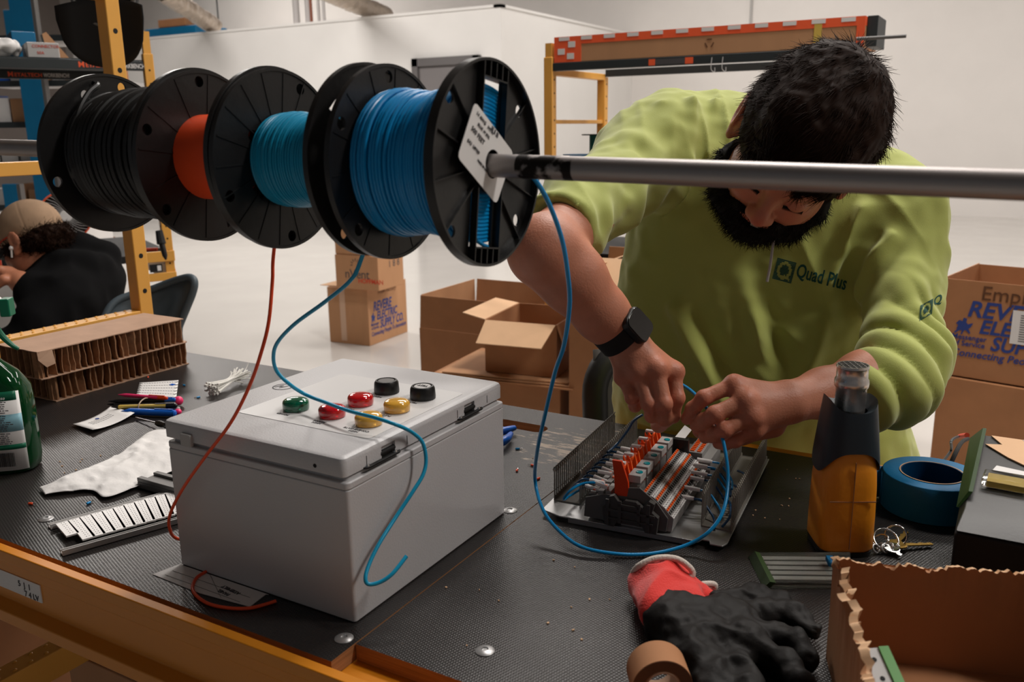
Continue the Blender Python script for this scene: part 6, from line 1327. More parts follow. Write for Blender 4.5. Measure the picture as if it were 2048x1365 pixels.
for k in range(3): standing_spool(1190, 3.1, zt*(3-k)/3, zt/3-0.001, 0.048, 0.020, 'greenwire', 'green wire spool standing behind the worker shoulder, %s of its column' % ['top', 'middle', 'bottom'][k])
zt = DP(1150, 308, 3.02).z
for k in range(3): standing_spool(1156, 3.0, zt*(3-k)/3, zt/3-0.001, 0.052, 0.030, 'wireblue', 'blue wire spool standing left of the green ones, %s of its column' % ['top', 'middle', 'bottom'][k], 'navyflange')
# things on that bench seen under the arm
p = DP(1205, 500, 3.25); tag(MB().bb((p.x-0.10, RYF+0.22, 0.001), (p.x+0.045, RYF+0.40, 0.12)).build('storage_bin', 'blackmatte', bevel=0.006), 'black bin on the bench behind the worker, seen under the arm', 'bin')
p = DP(1243, 500, 3.3); p.y = max(p.y, RYF+0.03); bx = MB().bb((p.x-0.02, p.y+0.02, 0.001), (p.x+0.10, p.y+0.10, 0.075)).build('paper_bag', 'paper', bevel=0.004); tag(bx, 'white paper bag with blue edge on the bench behind the worker', 'bag'); MB().bb((p.x-0.032, p.y+0.019, 0.001), (p.x-0.0205, p.y+0.10, 0.060)).build('blue_edge', 'bluepen', bx)
p = DP(1262, 480, 3.3); X = Matrix.Translation((p.x+0.0, p.y+0.06, 0.125)) @ Matrix.Rotation(0.45, 4, 'Y'); tag(MB().box((0, 0, 0), (0.16, 0.12, 0.010)).build('foam_board', 'cardtop', X=X), 'pale board leaning over the black bin behind the worker', 'board')
# ================================================================ mesh chair beside the worker
def chair_back_mesh(c, wd, ht, yaw, tilt, par, mframe, mmesh, th=0.02, rr=0.07):
    X = TR(c[0], c[1], c[2], yaw) @ Matrix.Rotation(tilt, 4, 'X'); P = [Vector((x, 0.03*(2*x/wd)**2*-1, y)) for x, y in rrect(wd, ht, rr, 8)]
    MB().tube([X @ p for p in P], th, 10, closed=True).build('back_frame', mframe, par, ang=80)
    def fn(u, v): x = (u-0.5)*wd; return (x, -0.03*(2*x/wd)**2, (v-0.5)*ht)
    MB().grid(fn, 15, 9).build('back_panel', mmesh, par, X=X, solid=0.004, ang=80)
    return X
def mesh_mat():
    m = mat('chair_mesh', (112, 104, 98), 0.8); nt = m.node_tree; N = nt.nodes; L = nt.links; b = N['Principled BSDF']; tc = N.new('ShaderNodeTexCoord'); ck = N.new('ShaderNodeTexBrick'); ck.inputs['Scale'].default_value = 60; ck.inputs['Mortar Size'].default_value = 0.16; ck.inputs['Color1'].default_value = lin((128, 118, 110)); ck.inputs['Color2'].default_value = lin((120, 112, 104)); ck.inputs['Mortar'].default_value = lin((62, 58, 55))
    sp = N.new('ShaderNodeSeparateXYZ'); cb_ = N.new('ShaderNodeCombineXYZ'); L.new(tc.outputs['Object'], sp.inputs[0]); ad = N.new('ShaderNodeMath'); L.new(sp.outputs['X'], ad.inputs[0]); L.new(sp.outputs['Y'], ad.inputs[1]); L.new(ad.outputs[0], cb_.inputs['X']); L.new(sp.outputs['Z'], cb_.inputs['Y']); L.new(cb_.outputs[0], ck.inputs['Vector']); L.new(ck.outputs['Color'], b.inputs['Base Color']); return m
M['chairmesh'] = mesh_mat()
cp = DP(1228, 850, 1.95)
ch = thing('office_chair', (cp.x, cp.y, FZ), 'black office chair with mesh back standing behind the worker forearm', 'chair')
chair_back_mesh((cp.x+0.11, cp.y+0.06, DP(1200, 850, 1.95).z-0.02), 0.36, 0.40, 0.72, -0.15, ch, 'chairblack', 'chairmesh', th=0.028, rr=0.10)
MB().lathe([(0.0002, 0), (0.21, 0), (0.23, 0.02), (0.23, 0.05), (0.20, 0.07), (0.0002, 0.075)], (cp.x+0.22, cp.y+0.26, FZ+0.45), n=32).build('seat', 'chairblack', ch)
MB().cyl((cp.x+0.22, cp.y+0.26, FZ+0.06), (cp.x+0.22, cp.y+0.26, FZ+0.45), 0.025).build('gas_post', 'chairblack', ch)
MB().tube(crom([(cp.x+0.18, cp.y+0.2, FZ+0.46), (cp.x+0.10, cp.y+0.12, FZ+0.44), (cp.x+0.08, cp.y+0.08, FZ+0.7)], 5), 0.02, 8).build('back_support', 'chairblack', ch)
for k in range(5):
    a_ = 2*PI*k/5; e = Vector((cp.x+0.22+0.26*math.cos(a_), cp.y+0.26+0.26*math.sin(a_), FZ+0.06)); lg = MB().tube([(cp.x+0.22, cp.y+0.26, FZ+0.10), e], [0.022, 0.014], 8).build('leg', 'chairblack', ch); MB().sph(e-Vector((0, 0, 0.031)), 0.028, 12, 8).build('caster', 'blackmatte', lg)
# ================================================================ second workbench, upper left
D1 = DP(314, 300, 3.6); xr = Vector((CR[0], CR[1], 0)).normalized(); fw = Vector((0, 0, 1)).cross(xr)
B2 = Matrix(((xr.x, fw.x, 0, D1.x), (xr.y, fw.y, 0, D1.y), (0, 0, 1, 0), (0, 0, 0, 1))) @ Matrix.Rotation(math.radians(34), 4, 'Z')
bench2 = thing('workbench', tuple(B2 @ Vector((-0.6, 0.3, FZ))), 'second yellow workbench with overhead shelf where the seated worker sits', 'workbench')
zs2 = 0.752
def bbx(a, c, nm, m_, par=bench2, **kw): return MB().bb(a, c).build(nm, m_, par, X=B2, **kw)
DEP2 = 0.72; W2 = 1.6
for (x, y) in ((0, 0), (0, DEP2), (-W2, 0), (-W2, DEP2)):
    o = bbx((x-0.019, y-0.019, FZ), (x+0.019, y+0.019, 0.80), 'post', 'yellow', bevel=0.003); bbx((x-0.014, y-0.014, 0.80), (x+0.014, y+0.014, 0.885), 'inner_post', 'yellow')
    h = MB(); z = -0.2
    while z < 0.78: h.cyl((x-0.0195, y, z), (x-0.0185, y, z), 0.004, n=10); h.cyl((x, y-0.0197, z), (x, y-0.0187, z), 0.004, n=10); z += 0.052
    h.build('peg_holes', 'holeblack', o, X=B2)
for y, x1_, tpx in ((0.0, -0.02, (157, 137)), (DEP2, -0.02, (15, 150))):
    o = bbx((-W2, y-0.016, zs2-0.018), (x1_, y+0.016, zs2+0.018), 'shelf_beam', 'darksteel', bevel=0.002)
    Xi_ = B2.inverted(); oo = Xi_ @ Vector(CAM); dd_ = Xi_.to_3x3() @ Vector(RAY(*tpx)); tx_ = (oo+dd_*((y-0.016-oo.y)/dd_.y)).x
    XT = B2 @ Matrix.Translation((tx_, y-0.0168, zs2-0.009)) @ Matrix.Rotation(PI/2, 4, 'X')
    join_text([('M', 0.030, 0, -0.001, dict(offset=0.0004)), ('ETALTECH', 0.022, 0.026, 0.0, dict(offset=0.0004, sx=1.05))], XT, 'tapeorange', o); join_text([('WORKBENCH!', 0.024, 0.142, -0.0005, dict(offset=0.0004, sx=0.66))], XT, 'white', o)
bbx((-W2-0.02, -0.02, -0.03), (0.02, DEP2+0.02, 0.0), 'work_surface', 'blackmatte', bevel=0.002)
for z0_, z1_, nm in ((-0.02, 0.02, 'end_rail'), (-0.10, -0.07, 'end_rail')): bbx((-0.12, -0.028, z0_-0.015), (0.021, -0.019, z1_-0.01), nm, 'yellow', bevel=0.003)
bbx((-0.012, 0.02, -0.12), (0.012, DEP2-0.02, -0.032), 'end_beam', 'yellow'); bbx((-0.085, -0.030, -0.075), (-0.035, -0.0285, -0.042), 'black_label', 'blackmatte'); bbx((-0.055, -0.0312, -0.070), (-0.040, -0.0302, -0.048), 'white_barcode', 'paper')
bbx((0.0195, -0.015, -0.14), (0.0205, 0.015, -0.07), 'orange_tag', 'tapeorange')
bbx((-W2, 0.0, zs2+0.0185), (-0.02, DEP2, zs2+0.0235), 'shelf_board', 'darksteel')
zz = zs2+0.024
def on2(px_, py_, yy): # point on plane local y = yy
    Xi = B2.inverted(); o_ = Xi @ Vector(CAM); d_ = Xi.to_3x3() @ Vector(RAY(px_, py_)); return o_+d_*((yy-o_.y)/d_.y)
def shelfbox(px0, px1, py1, yy, dp, m_, nm, lb, cat, bevel=0.004, tilt=0, z0=None):
    a_, c_ = on2(px0, 100, yy), on2(px1, py1, yy); zb = zz if z0 is None else z0
    o = MB().bb((a_.x, yy, zb), (c_.x, yy+dp, c_.z)).build(nm, m_, X=B2, bevel=bevel); return tag(o, lb, cat)
sb_ = shelfbox(54, 117, 86, 0.05, 0.16, 'lgrey', 'white_box', 'small white box with red handwriting on the second bench shelf', 'box'); a_ = on2(66, 112, 0.049); a_.z = zz+0.028
join_text([('CONNECTOR', 0.015, 0, 0.010, {}), ('50A', 0.015, 0.015, -0.014, {})], B2 @ Matrix.Translation((a_.x, a_.y, a_.z)) @ Matrix.Rotation(PI/2, 4, 'X'), 'redtext', sb_)
shelfbox(26, 70, 64, 0.25, 0.2, 'shelfblue', 'blue_bin', 'blue bin behind the small white box on the second bench shelf', 'bin')
def lump(nm, cpx, dpt, r, m_, lb, cat, sd=0, rest=None):
    c = DP(cpx[0], cpx[1], dpt)
    if rest is not None: c.z = rest+r[2]*1.3; S = SDF(c-Vector(r)*1.6-Vector((0.01,)*3), c+Vector(r)*1.6+Vector((0.01,)*3), max(r)/16); S.ell(c, r, k=0.01); V, Q = S.mesh(); N_ = vnormals(V, Q); V = V+N_*(min(r)*0.35*vnoise(V, 1.6/max(r), sd))[:, None]; o = mesh_obj(nm, V, Q, m_); return tag(o, lb, cat)
lump('plastic_bag', (30, 104), 3.36, (0.026, 0.024, 0.028), 'white', 'crumpled white plastic bag left of the small white box', 'bag', 3, rest=zz)
lump('packing_foam', (70, 58), 4.0, (0.11, 0.05, 0.022), 'white', 'white packing foam lying over the blue bin on the second bench shelf', 'foam', 5)
lump('packing_foam', (2, 96), 3.30, (0.05, 0.05, 0.03), 'white', 'white foam wrap at the left edge on the second bench shelf', 'foam', 6, rest=zz)
q = [on2(x, y, 0.24) for x, y in ((84, 68), (92, 64), (140, 118), (132, 126), (100, 126))]
for v in q: v.z = max(v.z, zz+0.001)
b = MB(); b.add(q+[v+Vector((0, 0.05, 0)) for v in q], [(0, 1, 2, 3, 4), (9, 8, 7, 6, 5)]+[(i, (i+1) % 5, 5+(i+1) % 5, 5+i) for i in range(5)], X=B2); tag(b.build('folded_cardboard', 'card', smooth=False), 'folded brown cardboard leaning beside the small white box', 'cardboard')
# items on the second bench
a_ = on2(296, 520, 0.05); b = MB(); rgm = random.Random(6)
for nm, m_, px_, lb in (('red_marker', 'redtext', 297, 'red marker lying on the second bench beside the post'), ('wire_scrap', 'lgrey', 306, 'grey wire scraps on the second bench beside the post')):
    p = B2 @ on2(px_, 515, 0.04); tag(MB().tube([(p.x-0.03, p.y, 0.010), (p.x+0.025, p.y+0.03, 0.012)], 0.008, 8).build(nm, m_), lb, 'tool')
ht = thing('hanging_brush', tuple(DP(322, 490, 3.5)), 'black brush-like tool hanging beside the post of the second bench', 'tool')
MB().tube([DP(318, 462, 3.5), DP(323, 488, 3.5)], [0.014, 0.018], 10).build('head', 'blackmatte', ht); MB().tube([DP(323, 486, 3.5), DP(330, 512, 3.5), DP(332, 520, 3.5)], [0.012, 0.010, 0.003], 10).build('handle', 'chairblack', ht)
# parts organiser at the far left of the second bench, behind the seated worker's cap
og = thing('parts_rack', tuple(DP(20, 540, 3.3)), 'rack of small dark component bins with red and white fronts at the left edge', 'rack')
rgo = random.Random(12)
c0 = DP(-30, 545, 3.35); c0.z = 0.001
for r_ in range(5):
    for k in range(9):
        p = B2.inverted() @ c0; x0 = p.x+k*0.032; z0 = p.z+r_*0.032
        MB().bb((x0, p.y, z0), (x0+0.028, p.y+0.05, z0+0.028)).build('component_bin', rgo.choice(['blackmatte', 'dgrey', 'redtext', 'lgrey', 'shelfblue', 'blackmatte', 'cardcore']), og, X=B2, bevel=0.001)
# fan
fc = DP(131, 432, 3.75); nrm = (Vector(CAM)-fc).normalized(); nrm = (nrm+Vector((0.35, -0.1, 0.0))).normalized()
fan = thing('desk_fan', (fc.x, fc.y, 0), 'round black desk fan with orange rim behind the seated worker', 'fan')
XFn = frame(fc, Vector((0, 0, 1)).cross(nrm), nrm.cross(Vector((0, 0, 1)).cross(nrm)))
MB().lathe([(0.098, -0.02), (0.104, -0.02), (0.104, 0.02), (0.098, 0.02)], n=48, closed=True, X=XFn).build('orange_rim', 'tapeorange', fan)
MB().lathe([(0.0002, -0.03), (0.10, -0.03), (0.10, -0.025), (0.0002, -0.025)], n=40, X=XFn).build('back_plate', 'blackmatte', fan)
b = MB()
for k in range(36):
    a_ = 2*PI*k/36; b.tube([XFn @ Vector((r_*math.cos(a_+(r_-0.02)*7), r_*math.sin(a_+(r_-0.02)*7), 0.02)) for r_ in (0.022, 0.045, 0.07, 0.098)], 0.0014, 5)
b.build('spiral_grille', 'lgrey', fan)
o = MB().cyl(XFn @ Vector((0, 0, 0.018)), XFn @ Vector((0, 0, 0.026)), 0.024, n=24).build('hub_badge', 'white', fan); join_text([('FAN', 0.016, -0.014, -0.005, {})], XFn @ Matrix.Translation((0, 0, 0.0265)), 'ink', fan) if False else None
MB().cyl((fc.x, fc.y, 0.003), (fc.x, fc.y, fc.z-0.10), 0.015).build('stand', 'blackmatte', fan); MB().lathe([(0.0002, 0.0005), (0.07, 0.0005), (0.07, 0.012), (0.0002, 0.02)], (fc.x, fc.y, 0), n=28).build('base', 'blackmatte', fan)
# chair of the seated worker
dC = 2.55
cw = thing('plastic_chair', tuple(DP(300, 640, dC)), 'grey-blue plastic chair back behind the seated worker', 'chair')
ol = [(205, 660), (214, 625), (232, 603), (262, 590), (300, 580), (345, 563), (374, 555), (386, 558), (389, 570), (384, 590), (372, 620), (358, 655), (345, 700), (215, 700)]
pn = [DP(x, y, dC+0.12*math.sin((x-200)/200*PI)) for x, y in crom([Vector((x, y, 0)) for x, y in ol], 4, closed=True) for _ in (0,)] if False else None
cr_ = crom([Vector((x, y, 0)) for x, y in ol], 4, closed=True); P = [DP(v.x, v.y, dC+0.06*math.sin(PI*(v.x-200)/190)) for v in cr_]
cen = DP(300, 632, dC+0.10); n = len(P); b = MB(); b.add(P+[cen.lerp(p, 0.55) for p in P]+[cen], [(i, (i+1) % n, n+(i+1) % n, n+i) for i in range(n)]+[(n+i, n+(i+1) % n, 2*n) for i in range(n)]); b.build('back_shell', 'chairgrey', cw, solid=0.008, ang=80)
MB().tube(P, 0.011, 10, closed=True).build('back_rim', 'chairgrey', cw, ang=80)
sc_ = DP(230, 700, dC+0.05); MB().lathe([(0.0002, 0), (0.20, 0), (0.21, 0.02), (0.0002, 0.03)], (sc_.x-0.05, sc_.y+0.1, FZ+0.36), n=28).build('seat', 'chairgrey', cw)
for sx_, sy_ in ((-1, -1), (1, -1), (-1, 1), (1, 1)): MB().cyl((sc_.x-0.05+sx_*0.16, sc_.y+0.1+sy_*0.16, FZ+0.001), (sc_.x-0.05+sx_*0.13, sc_.y+0.1+sy_*0.13, FZ+0.44), 0.012).build('leg', 'darksteel', cw)
for (x, y) in ((232, 640), (352, 650)): p = DP(x, y, dC+0.02); MB().cyl(p, (p.x, p.y, FZ+0.44), 0.011).build('back_post', 'darksteel', cw)
# ================================================================ blue shelving in the far left background
def on_d(px_, d): return DP(px_, 300, d)
sh = thing('storage_shelving', tuple(on_d(40, 6.0)[:2])+(FZ,), 'tall blue and grey storage shelving full of boxes in the far left background', 'shelving')
def upright(pxt, pxb, d, w_px, z0, z1, nm='blue_end_panel', m_='shelfblue'):
    a_ = DP(pxt, 160, d); w_ = w_px*d/1750; X = TR(a_.x, a_.y, 0, YAW); MB().bb((0, 0, z0), (w_, 0.05, z1)).build(nm, m_, sh, X=X, bevel=0.003)
    MB().bb((w_, 0, z0), (w_+0.02, 0.05, z1)).build('slotted_upright', 'dgrey', sh, X=X)
upright(38, 0, 5.6, 44, FZ, 1.35); upright(-28, 0, 5.2, 30, FZ, 0.2); upright(25, 0, 7.0, 42, 0.9, 1.45)
XS = TR(DP(-60, 160, 5.7).x, DP(-60, 160, 5.7).y, 0, YAW)
for z in (-0.35, 0.02, 0.30, 0.56, 0.82, 1.10): MB().bb((0, 0, z-0.012), (0.95, 0.5, z+0.012)).build('shelf_board', 'lgrey', sh, X=XS, smooth=False); MB().bb((0, -0.012, z-0.022), (0.95, 0.0, z+0.016)).build('shelf_lip', 'darksteel', sh, X=XS, smooth=False)
rgs = random.Random(14); nmc = {'card': 'brown', 'carddark': 'dark brown', 'white': 'white', 'lgrey': 'grey', 'bluepen': 'blue', 'redtext': 'red'}
for zi, z in enumerate((-0.35, 0.02, 0.30, 0.56, 0.82)):
    x = 0.01; k = 0
    while x < 0.9:
        w_ = rgs.uniform(0.06, 0.14); h_ = rgs.uniform(0.06, 0.18); m_ = rgs.choice(list(nmc))
        o = MB().bb((x, 0.02, z+0.0125), (x+w_, 0.25, z+0.0125+h_)).build('stored_box', m_, X=XS, bevel=0.003); lv = ['lowest', 'second lowest', 'middle', 'second highest', 'highest'][zi]
        tag(o, '%s box on the %s blue shelving tier, number %d from the left' % (nmc[m_], lv, k+1), 'box', 'boxes stored on the blue shelving'); x += w_+rgs.uniform(0.01, 0.03); k += 1
# low white cabinet top at the far left edge
tag(MB().bb((0, 0, FZ), (0.55, 0.35, DP(10, 433, 4.4).z)).build('white_counter', 'white', X=TR(DP(-60, 430, 4.4).x, DP(-60, 430, 4.4).y, 0, YAW), bevel=0.006), 'white counter edge behind the seated worker cap at the left edge', 'counter')
# red coat hanging
lump('red_cloth', (18, 405), 4.9, (0.035, 0.03, 0.13), 'redtext', 'red cloth hanging at the left edge by the blue shelving', 'cloth', 8)
# ================================================================ boxes under the bench, lower left
tU, XU = carton((YP(165, 1330, 0.2).x-0.045+0.44, 0.20, FZ+0.151), 0.44, 0.34, 0.35, 0.0, 'carton with blue lettering on the shelf under the bench, bottom left', mname='card')
p = YP(165, 1330, 0.20)
revere(XU @ Matrix.Translation((-0.44+0.045, -0.001, 0.044)) @ FM, tU, 0.75)
tU2, XU2 = carton((YP(60, 1250, 0.22).x-0.16, 0.22, FZ+0.151), 0.24, 0.30, 0.33, 0.02, 'plain brown carton under the bench at the left edge', mname='carddark')
# ================================================================ cap hanging on the bench post
cx_ = (PX+0.03, PY+0.06)
cap_ = thing('baseball_cap', tuple(DP(206, 110, 2.0)), 'black baseball cap hanging brim down from the workbench post', 'cap')
c = DP(206, 40, 2.17); xr_ = Vector((CR[0], CR[1], 0)).normalized(); XC_ = Matrix(((xr_.x, -xr_.y*-1*-1, 0, c.x), (xr_.y, xr_.x, 0, c.y), (0, 0, 1, c.z), (0, 0, 0, 1))); XC_ = Matrix(((xr_.x, fw.x, 0, c.x), (xr_.y, fw.y, 0, c.y), (0, 0, 1, c.z), (0, 0, 0, 1)))
def brim(u, v):
    x = (u-0.5)*2; w_ = 0.108; zz_ = -0.112*math.sqrt(max(0, 1-abs(x)**2.6)); return (x*w_, -0.030*x*x+0.012, 0.052-0.02*x*x+(zz_-0.052+0.02*x*x)*v)
MB().grid(brim, 25, 9).build('brim', 'blackmatte', cap_, X=XC_, solid=0.003, ang=80)
b = MB(); n = 28; vs = []; rows = 8
for i in range(rows+1):
    t = i/rows*PI/2
    for j in range(n): a_ = 2*PI*j/n; vs.append((0.082*math.cos(a_)*math.cos(t), 0.012+0.11*math.sin(t), 0.082+0.10*math.sin(a_)*math.cos(t)))
b.add(vs, [(i*n+j, i*n+(j+1) % n, (i+1)*n+(j+1) % n, (i+1)*n+j) for i in range(rows) for j in range(n)]); b.build('crown', 'blackmatte', cap_, X=XC_, solid=0.002, ang=80)
b = MB(); P = [(0.080*math.cos(a_), 0.014, 0.082+0.095*math.sin(a_)) for a_ in [2*PI*j/32 for j in range(32)]]; b.tube(P, 0.006, 8, closed=True); b.build('sweatband', 'dgrey', cap_, X=XC_, ang=80)

# ================================================================ people
TOW = -CF
def V3(a): return np.array(a, float)
def head_frame(center, U, F):
    U = V3(U)/np.linalg.norm(U); F = V3(F)-U*np.dot(F, U); F /= np.linalg.norm(F); X = np.cross(F, U); R = np.stack([X, F, U], 1)
    return V3(center), R
def add_head(S, c, R, neck, nr=(0.052, 0.060), s=1.0):
    P = lambda x, y, z: c+R @ (V3((x, y, z))*s)
    e = lambda p, r, k=0.012, op='add', Q=R: S.ell(P(*p), V3(r)*s, Q, k*s, op); cp = lambda a, b, r0, r1, k=0.01: S.cap(P(*a), P(*b), r0*s, r1*s, k*s)
    e((0, -0.012, 0.038), (0.077, 0.098, 0.090), 0.02); e((0, 0.030, -0.028), (0.064, 0.062, 0.082), 0.03); e((0, 0.038, -0.078), (0.050, 0.052, 0.034), 0.02)
    for q in (-1, 1):
        e((q*0.034, 0.064, -0.030), (0.024, 0.024, 0.022), 0.015); e((q*0.056, 0.02, -0.060), (0.018, 0.034, 0.034), 0.02)
        cp((q*0.012, 0.086, 0.016), (q*0.042, 0.074, 0.018), 0.0105, 0.0085, 0.010)
        e((q*0.032, 0.095, -0.004), (0.017, 0.014, 0.010), 0.008, 'sub'); e((q*0.031, 0.0775, -0.004), (0.0155, 0.0130, 0.0125), 0.003)
        cp((q*0.018, 0.0855, -0.006), (q*0.045, 0.077, -0.007), 0.0022, 0.0018, 0.002)
        # ear
        e((q*0.080, -0.004, -0.004), (0.010, 0.016, 0.030), 0.006); e((q*0.092, -0.010, 0.006), (0.0060, 0.021, 0.032), 0.004); e((q*0.098, -0.004, 0.006), (0.0065, 0.012, 0.021), 0.003, 'sub'); e((q*0.087, 0.001, -0.028), (0.007, 0.010, 0.011), 0.005)
    cp((0, 0.080, 0.010), (0, 0.104, -0.026), 0.0085, 0.0105, 0.010); e((0, 0.108, -0.032), (0.0125, 0.0120, 0.0115), 0.008)
    for q in (-1, 1): e((q*0.0125, 0.100, -0.036), (0.0085, 0.0100, 0.0080), 0.006); e((q*0.007, 0.106, -0.0445), (0.0038, 0.0050, 0.0035), 0.002, 'sub')
    cp((-0.020, 0.082, -0.064), (0.020, 0.082, -0.064), 0.0060, 0.0060, 0.006); cp((-0.018, 0.084, -0.0595), (0.018, 0.084, -0.0595), 0.0050, 0.0050, 0.004)
    S.cap(P(0, -0.020, -0.050), neck, nr[0]*s, nr[1]*s, 0.03); return P
def add_hand(S, wrist, fingers, thumb, rw=0.027, rf=0.0100, up=None):
    """fingers: four chains of four points, knuckle first"""
    w = V3(wrist)
    for i, ch in enumerate(fingers):
        k = [V3(p) for p in ch]; sc_ = (0.97, 1.04, 0.98, 0.86)[i]
        S.cap(w+(k[0]-w)*0.18, k[0], rw*0.62, 0.0128*sc_, 0.016); S.ell(k[0]+(V3(up)*0.0025 if up is not None else 0), 0.0125*sc_, None, 0.008)
        for j in range(len(k)-1): S.cap(k[j], k[j+1], rf*sc_*(1.0-0.07*j), rf*sc_*(0.97-0.07*j), 0.0035)
        for j in (1, 2):
            if j < len(k)-1: S.ell(k[j], rf*sc_*(1.06-0.06*j), None, 0.004)
    t = [V3(p) for p in thumb]; S.chain(t, [0.017, 0.0135, 0.0115, 0.0100][:len(t)], 0.010)
def combine(parts):
    Vs, Qs, o = [], [], 0
    for V, Q in parts: Vs.append(V); Qs.append(Q+o); o += len(V)
    return np.concatenate(Vs), np.concatenate(Qs)
def bounds(pts, m): P = np.array([list(p) for p in pts]); return P.min(0)-m, P.max(0)+m
# ---------------------------------------------------------------- the standing worker
hc = DP(1592, 300, 1.195); PH = math.radians(64)
nn_ = 0.43*CR+0.90*CU; nn_ /= np.linalg.norm(nn_)
Uh = math.cos(PH)*nn_+math.sin(PH)*TOW; Fh = -math.sin(PH)*nn_+math.cos(PH)*TOW+(-0.10)*CR
HC, HR = head_frame(hc, Uh, Fh); neckb = V3(DP(1560, 350, 1.40))
person = thing('person', tuple(DP(1520, 600, 1.5))[:2]+(FZ,), 'bearded worker in lime green shirt bending over the bench and wiring the terminal assembly', 'person')
parts = []
S = SDF(*bounds([HC-0.13, HC+0.13, neckb, neckb+0.05], 0.03), 0.0023); PHd = add_head(S, HC, HR, neckb, (0.054, 0.066)); V, Q = S.mesh(); V = relax(V, Q, 1, 0.4); headV, headQ = V, Q; parts.append((V, Q))
# right arm (on the left of the picture)
shR, elR, wrR = DP(1298, 305, 1.42), DP(1088, 502, 1.08), DP(1247, 676, 1.13)
shL, elL, wrL = DP(1785, 440, 1.38), DP(1822, 742, 1.24), DP(1585, 803, 1.11)
fR = [[DP(1348, 744, 1.118), DP(1354, 796, 1.108), DP(1346, 832, 1.122), DP(1324, 850, 1.142)],
      [DP(1313, 738, 1.104), DP(1328, 808, 1.094), DP(1330, 838, 1.115), DP(1316, 852, 1.145)],
      [DP(1276, 745, 1.110), DP(1298, 808, 1.100), DP(1304, 832, 1.120), DP(1306, 822, 1.146)],
      [DP(1246, 754, 1.124), DP(1264, 796, 1.112), DP(1270, 812, 1.130), DP(1280, 800, 1.150)]]
tR_ = [DP(1300, 715, 1.150), DP(1338, 770, 1.165), DP(1338, 815, 1.165), DP(1318, 849, 1.155)]
fL = [[DP(1468, 770, 1.095), DP(1408, 796, 1.090), DP(1386, 818, 1.100), DP(1374, 838, 1.112)],
      [DP(1490, 801, 1.078), DP(1430, 829, 1.074), DP(1408, 843, 1.086), DP(1393, 852, 1.100)],
      [DP(1503, 833, 1.076), DP(1449, 861, 1.074), DP(1427, 871, 1.086), DP(1410, 875, 1.098)],
      [DP(1508, 860, 1.088), DP(1470, 882, 1.086), DP(1450, 888, 1.096), DP(1436, 888, 1.104)]]
tL_ = [DP(1545, 850, 1.125), DP(1480, 868, 1.135), DP(1430, 866, 1.135), DP(1400, 862, 1.130)]
S = SDF(*bounds([elR, wrR]+[p for c in fR for p in c]+tR_+[elR+Vector((0, 0, 0.05))], 0.07), 0.0021)
mR = elR.lerp(wrR, 0.35)+Vector((0, 0, 0.004))
S.chain([shR.lerp(elR, 0.55), elR], [0.043, 0.039], 0.02); S.ell(elR, 0.040, None, 0.02); S.chain([elR, mR, elR.lerp(wrR, 0.72), wrR], [0.0385, 0.0400, 0.0325, 0.0265], 0.02)
add_hand(S, wrR, fR, tR_, up=TOW); V, Q = S.mesh(); V = relax(V, Q, 1, 0.4); parts.append((V, Q)); armV = V
S = SDF(*bounds([elL, wrL]+[p for c in fL for p in c]+tL_, 0.065), 0.0021)
S.chain([elL, elL.lerp(wrL, 0.4), elL.lerp(wrL, 0.75), wrL], [0.042, 0.041, 0.0300, 0.0270], 0.02); add_hand(S, wrL, fL, tL_, up=TOW); V, Q = S.mesh(); V = relax(V, Q, 1, 0.4); parts.append((V, Q))
# trunk under the clothes (coarse, joined into the same body)
pel = DP(1500, 900, 1.60); chs = DP(1545, 420, 1.47)
S = SDF(*bounds([pel, chs, shR, shL, neckb, elL, elR], 0.16), 0.008)
S.cap(chs, pel, 0.105, 0.11, 0.05); S.cap(shR, shL, 0.055, 0.055, 0.05); S.cap(neckb, chs, 0.06, 0.08, 0.04); S.cap(shR, elR, 0.045, 0.036, 0.03); S.cap(shL, elL, 0.046, 0.038, 0.03); V, Q = S.mesh(); parts.append((V, Q))
V, Q = combine(parts); N_ = vnormals(V, Q); body = mesh_obj('body', V, Q, 'skin', person)
# knuckle and nose redness as part of the skin colour
def skin_attr(o, V, spots):
    a = np.zeros(len(V))
    for c, r in spots: a = np.maximum(a, np.exp(-(((V-V3(c))**2).sum(1))/(r*r)))
    at = o.data.attributes.new('flush', 'FLOAT', 'POINT'); at.data.foreach_set('value', a.astype(np.float32))
spots = [(c[0], 0.012) for c in fR+fL]+[(c[1], 0.010) for c in fR+fL]+[(PHd(0, 0.112, -0.034), 0.016), (PHd(0.09, -0.01, 0), 0.030), (PHd(-0.09, -0.01, 0), 0.030), (PHd(0, 0.085, -0.064), 0.012), (PHd(0.036, 0.07, -0.03), 0.018), (PHd(-0.036, 0.07, -0.03), 0.018)]
skin_attr(body, V, spots)
nt = M['skin'].node_tree; bs = nt.nodes['Principled BSDF']; at = nt.nodes.new('ShaderNodeAttribute'); at.attribute_name = 'flush'; mxn = nt.nodes.new('ShaderNodeMix'); mxn.data_type = 'RGBA'
lk = bs.inputs['Base Color'].links[0]; src = lk.from_socket; nt.links.remove(lk); nt.links.new(src, mxn.inputs[6]); mxn.inputs[7].default_value = lin((186, 88, 70)); mm = nt.nodes.new('ShaderNodeMath'); mm.operation = 'MULTIPLY'; mm.inputs[1].default_value = 0.7; nt.links.new(at.outputs['Fac'], mm.inputs[0]); nt.links.new(mm.outputs[0], mxn.inputs[0]); nt.links.new(mxn.outputs[2], bs.inputs['Base Color'])
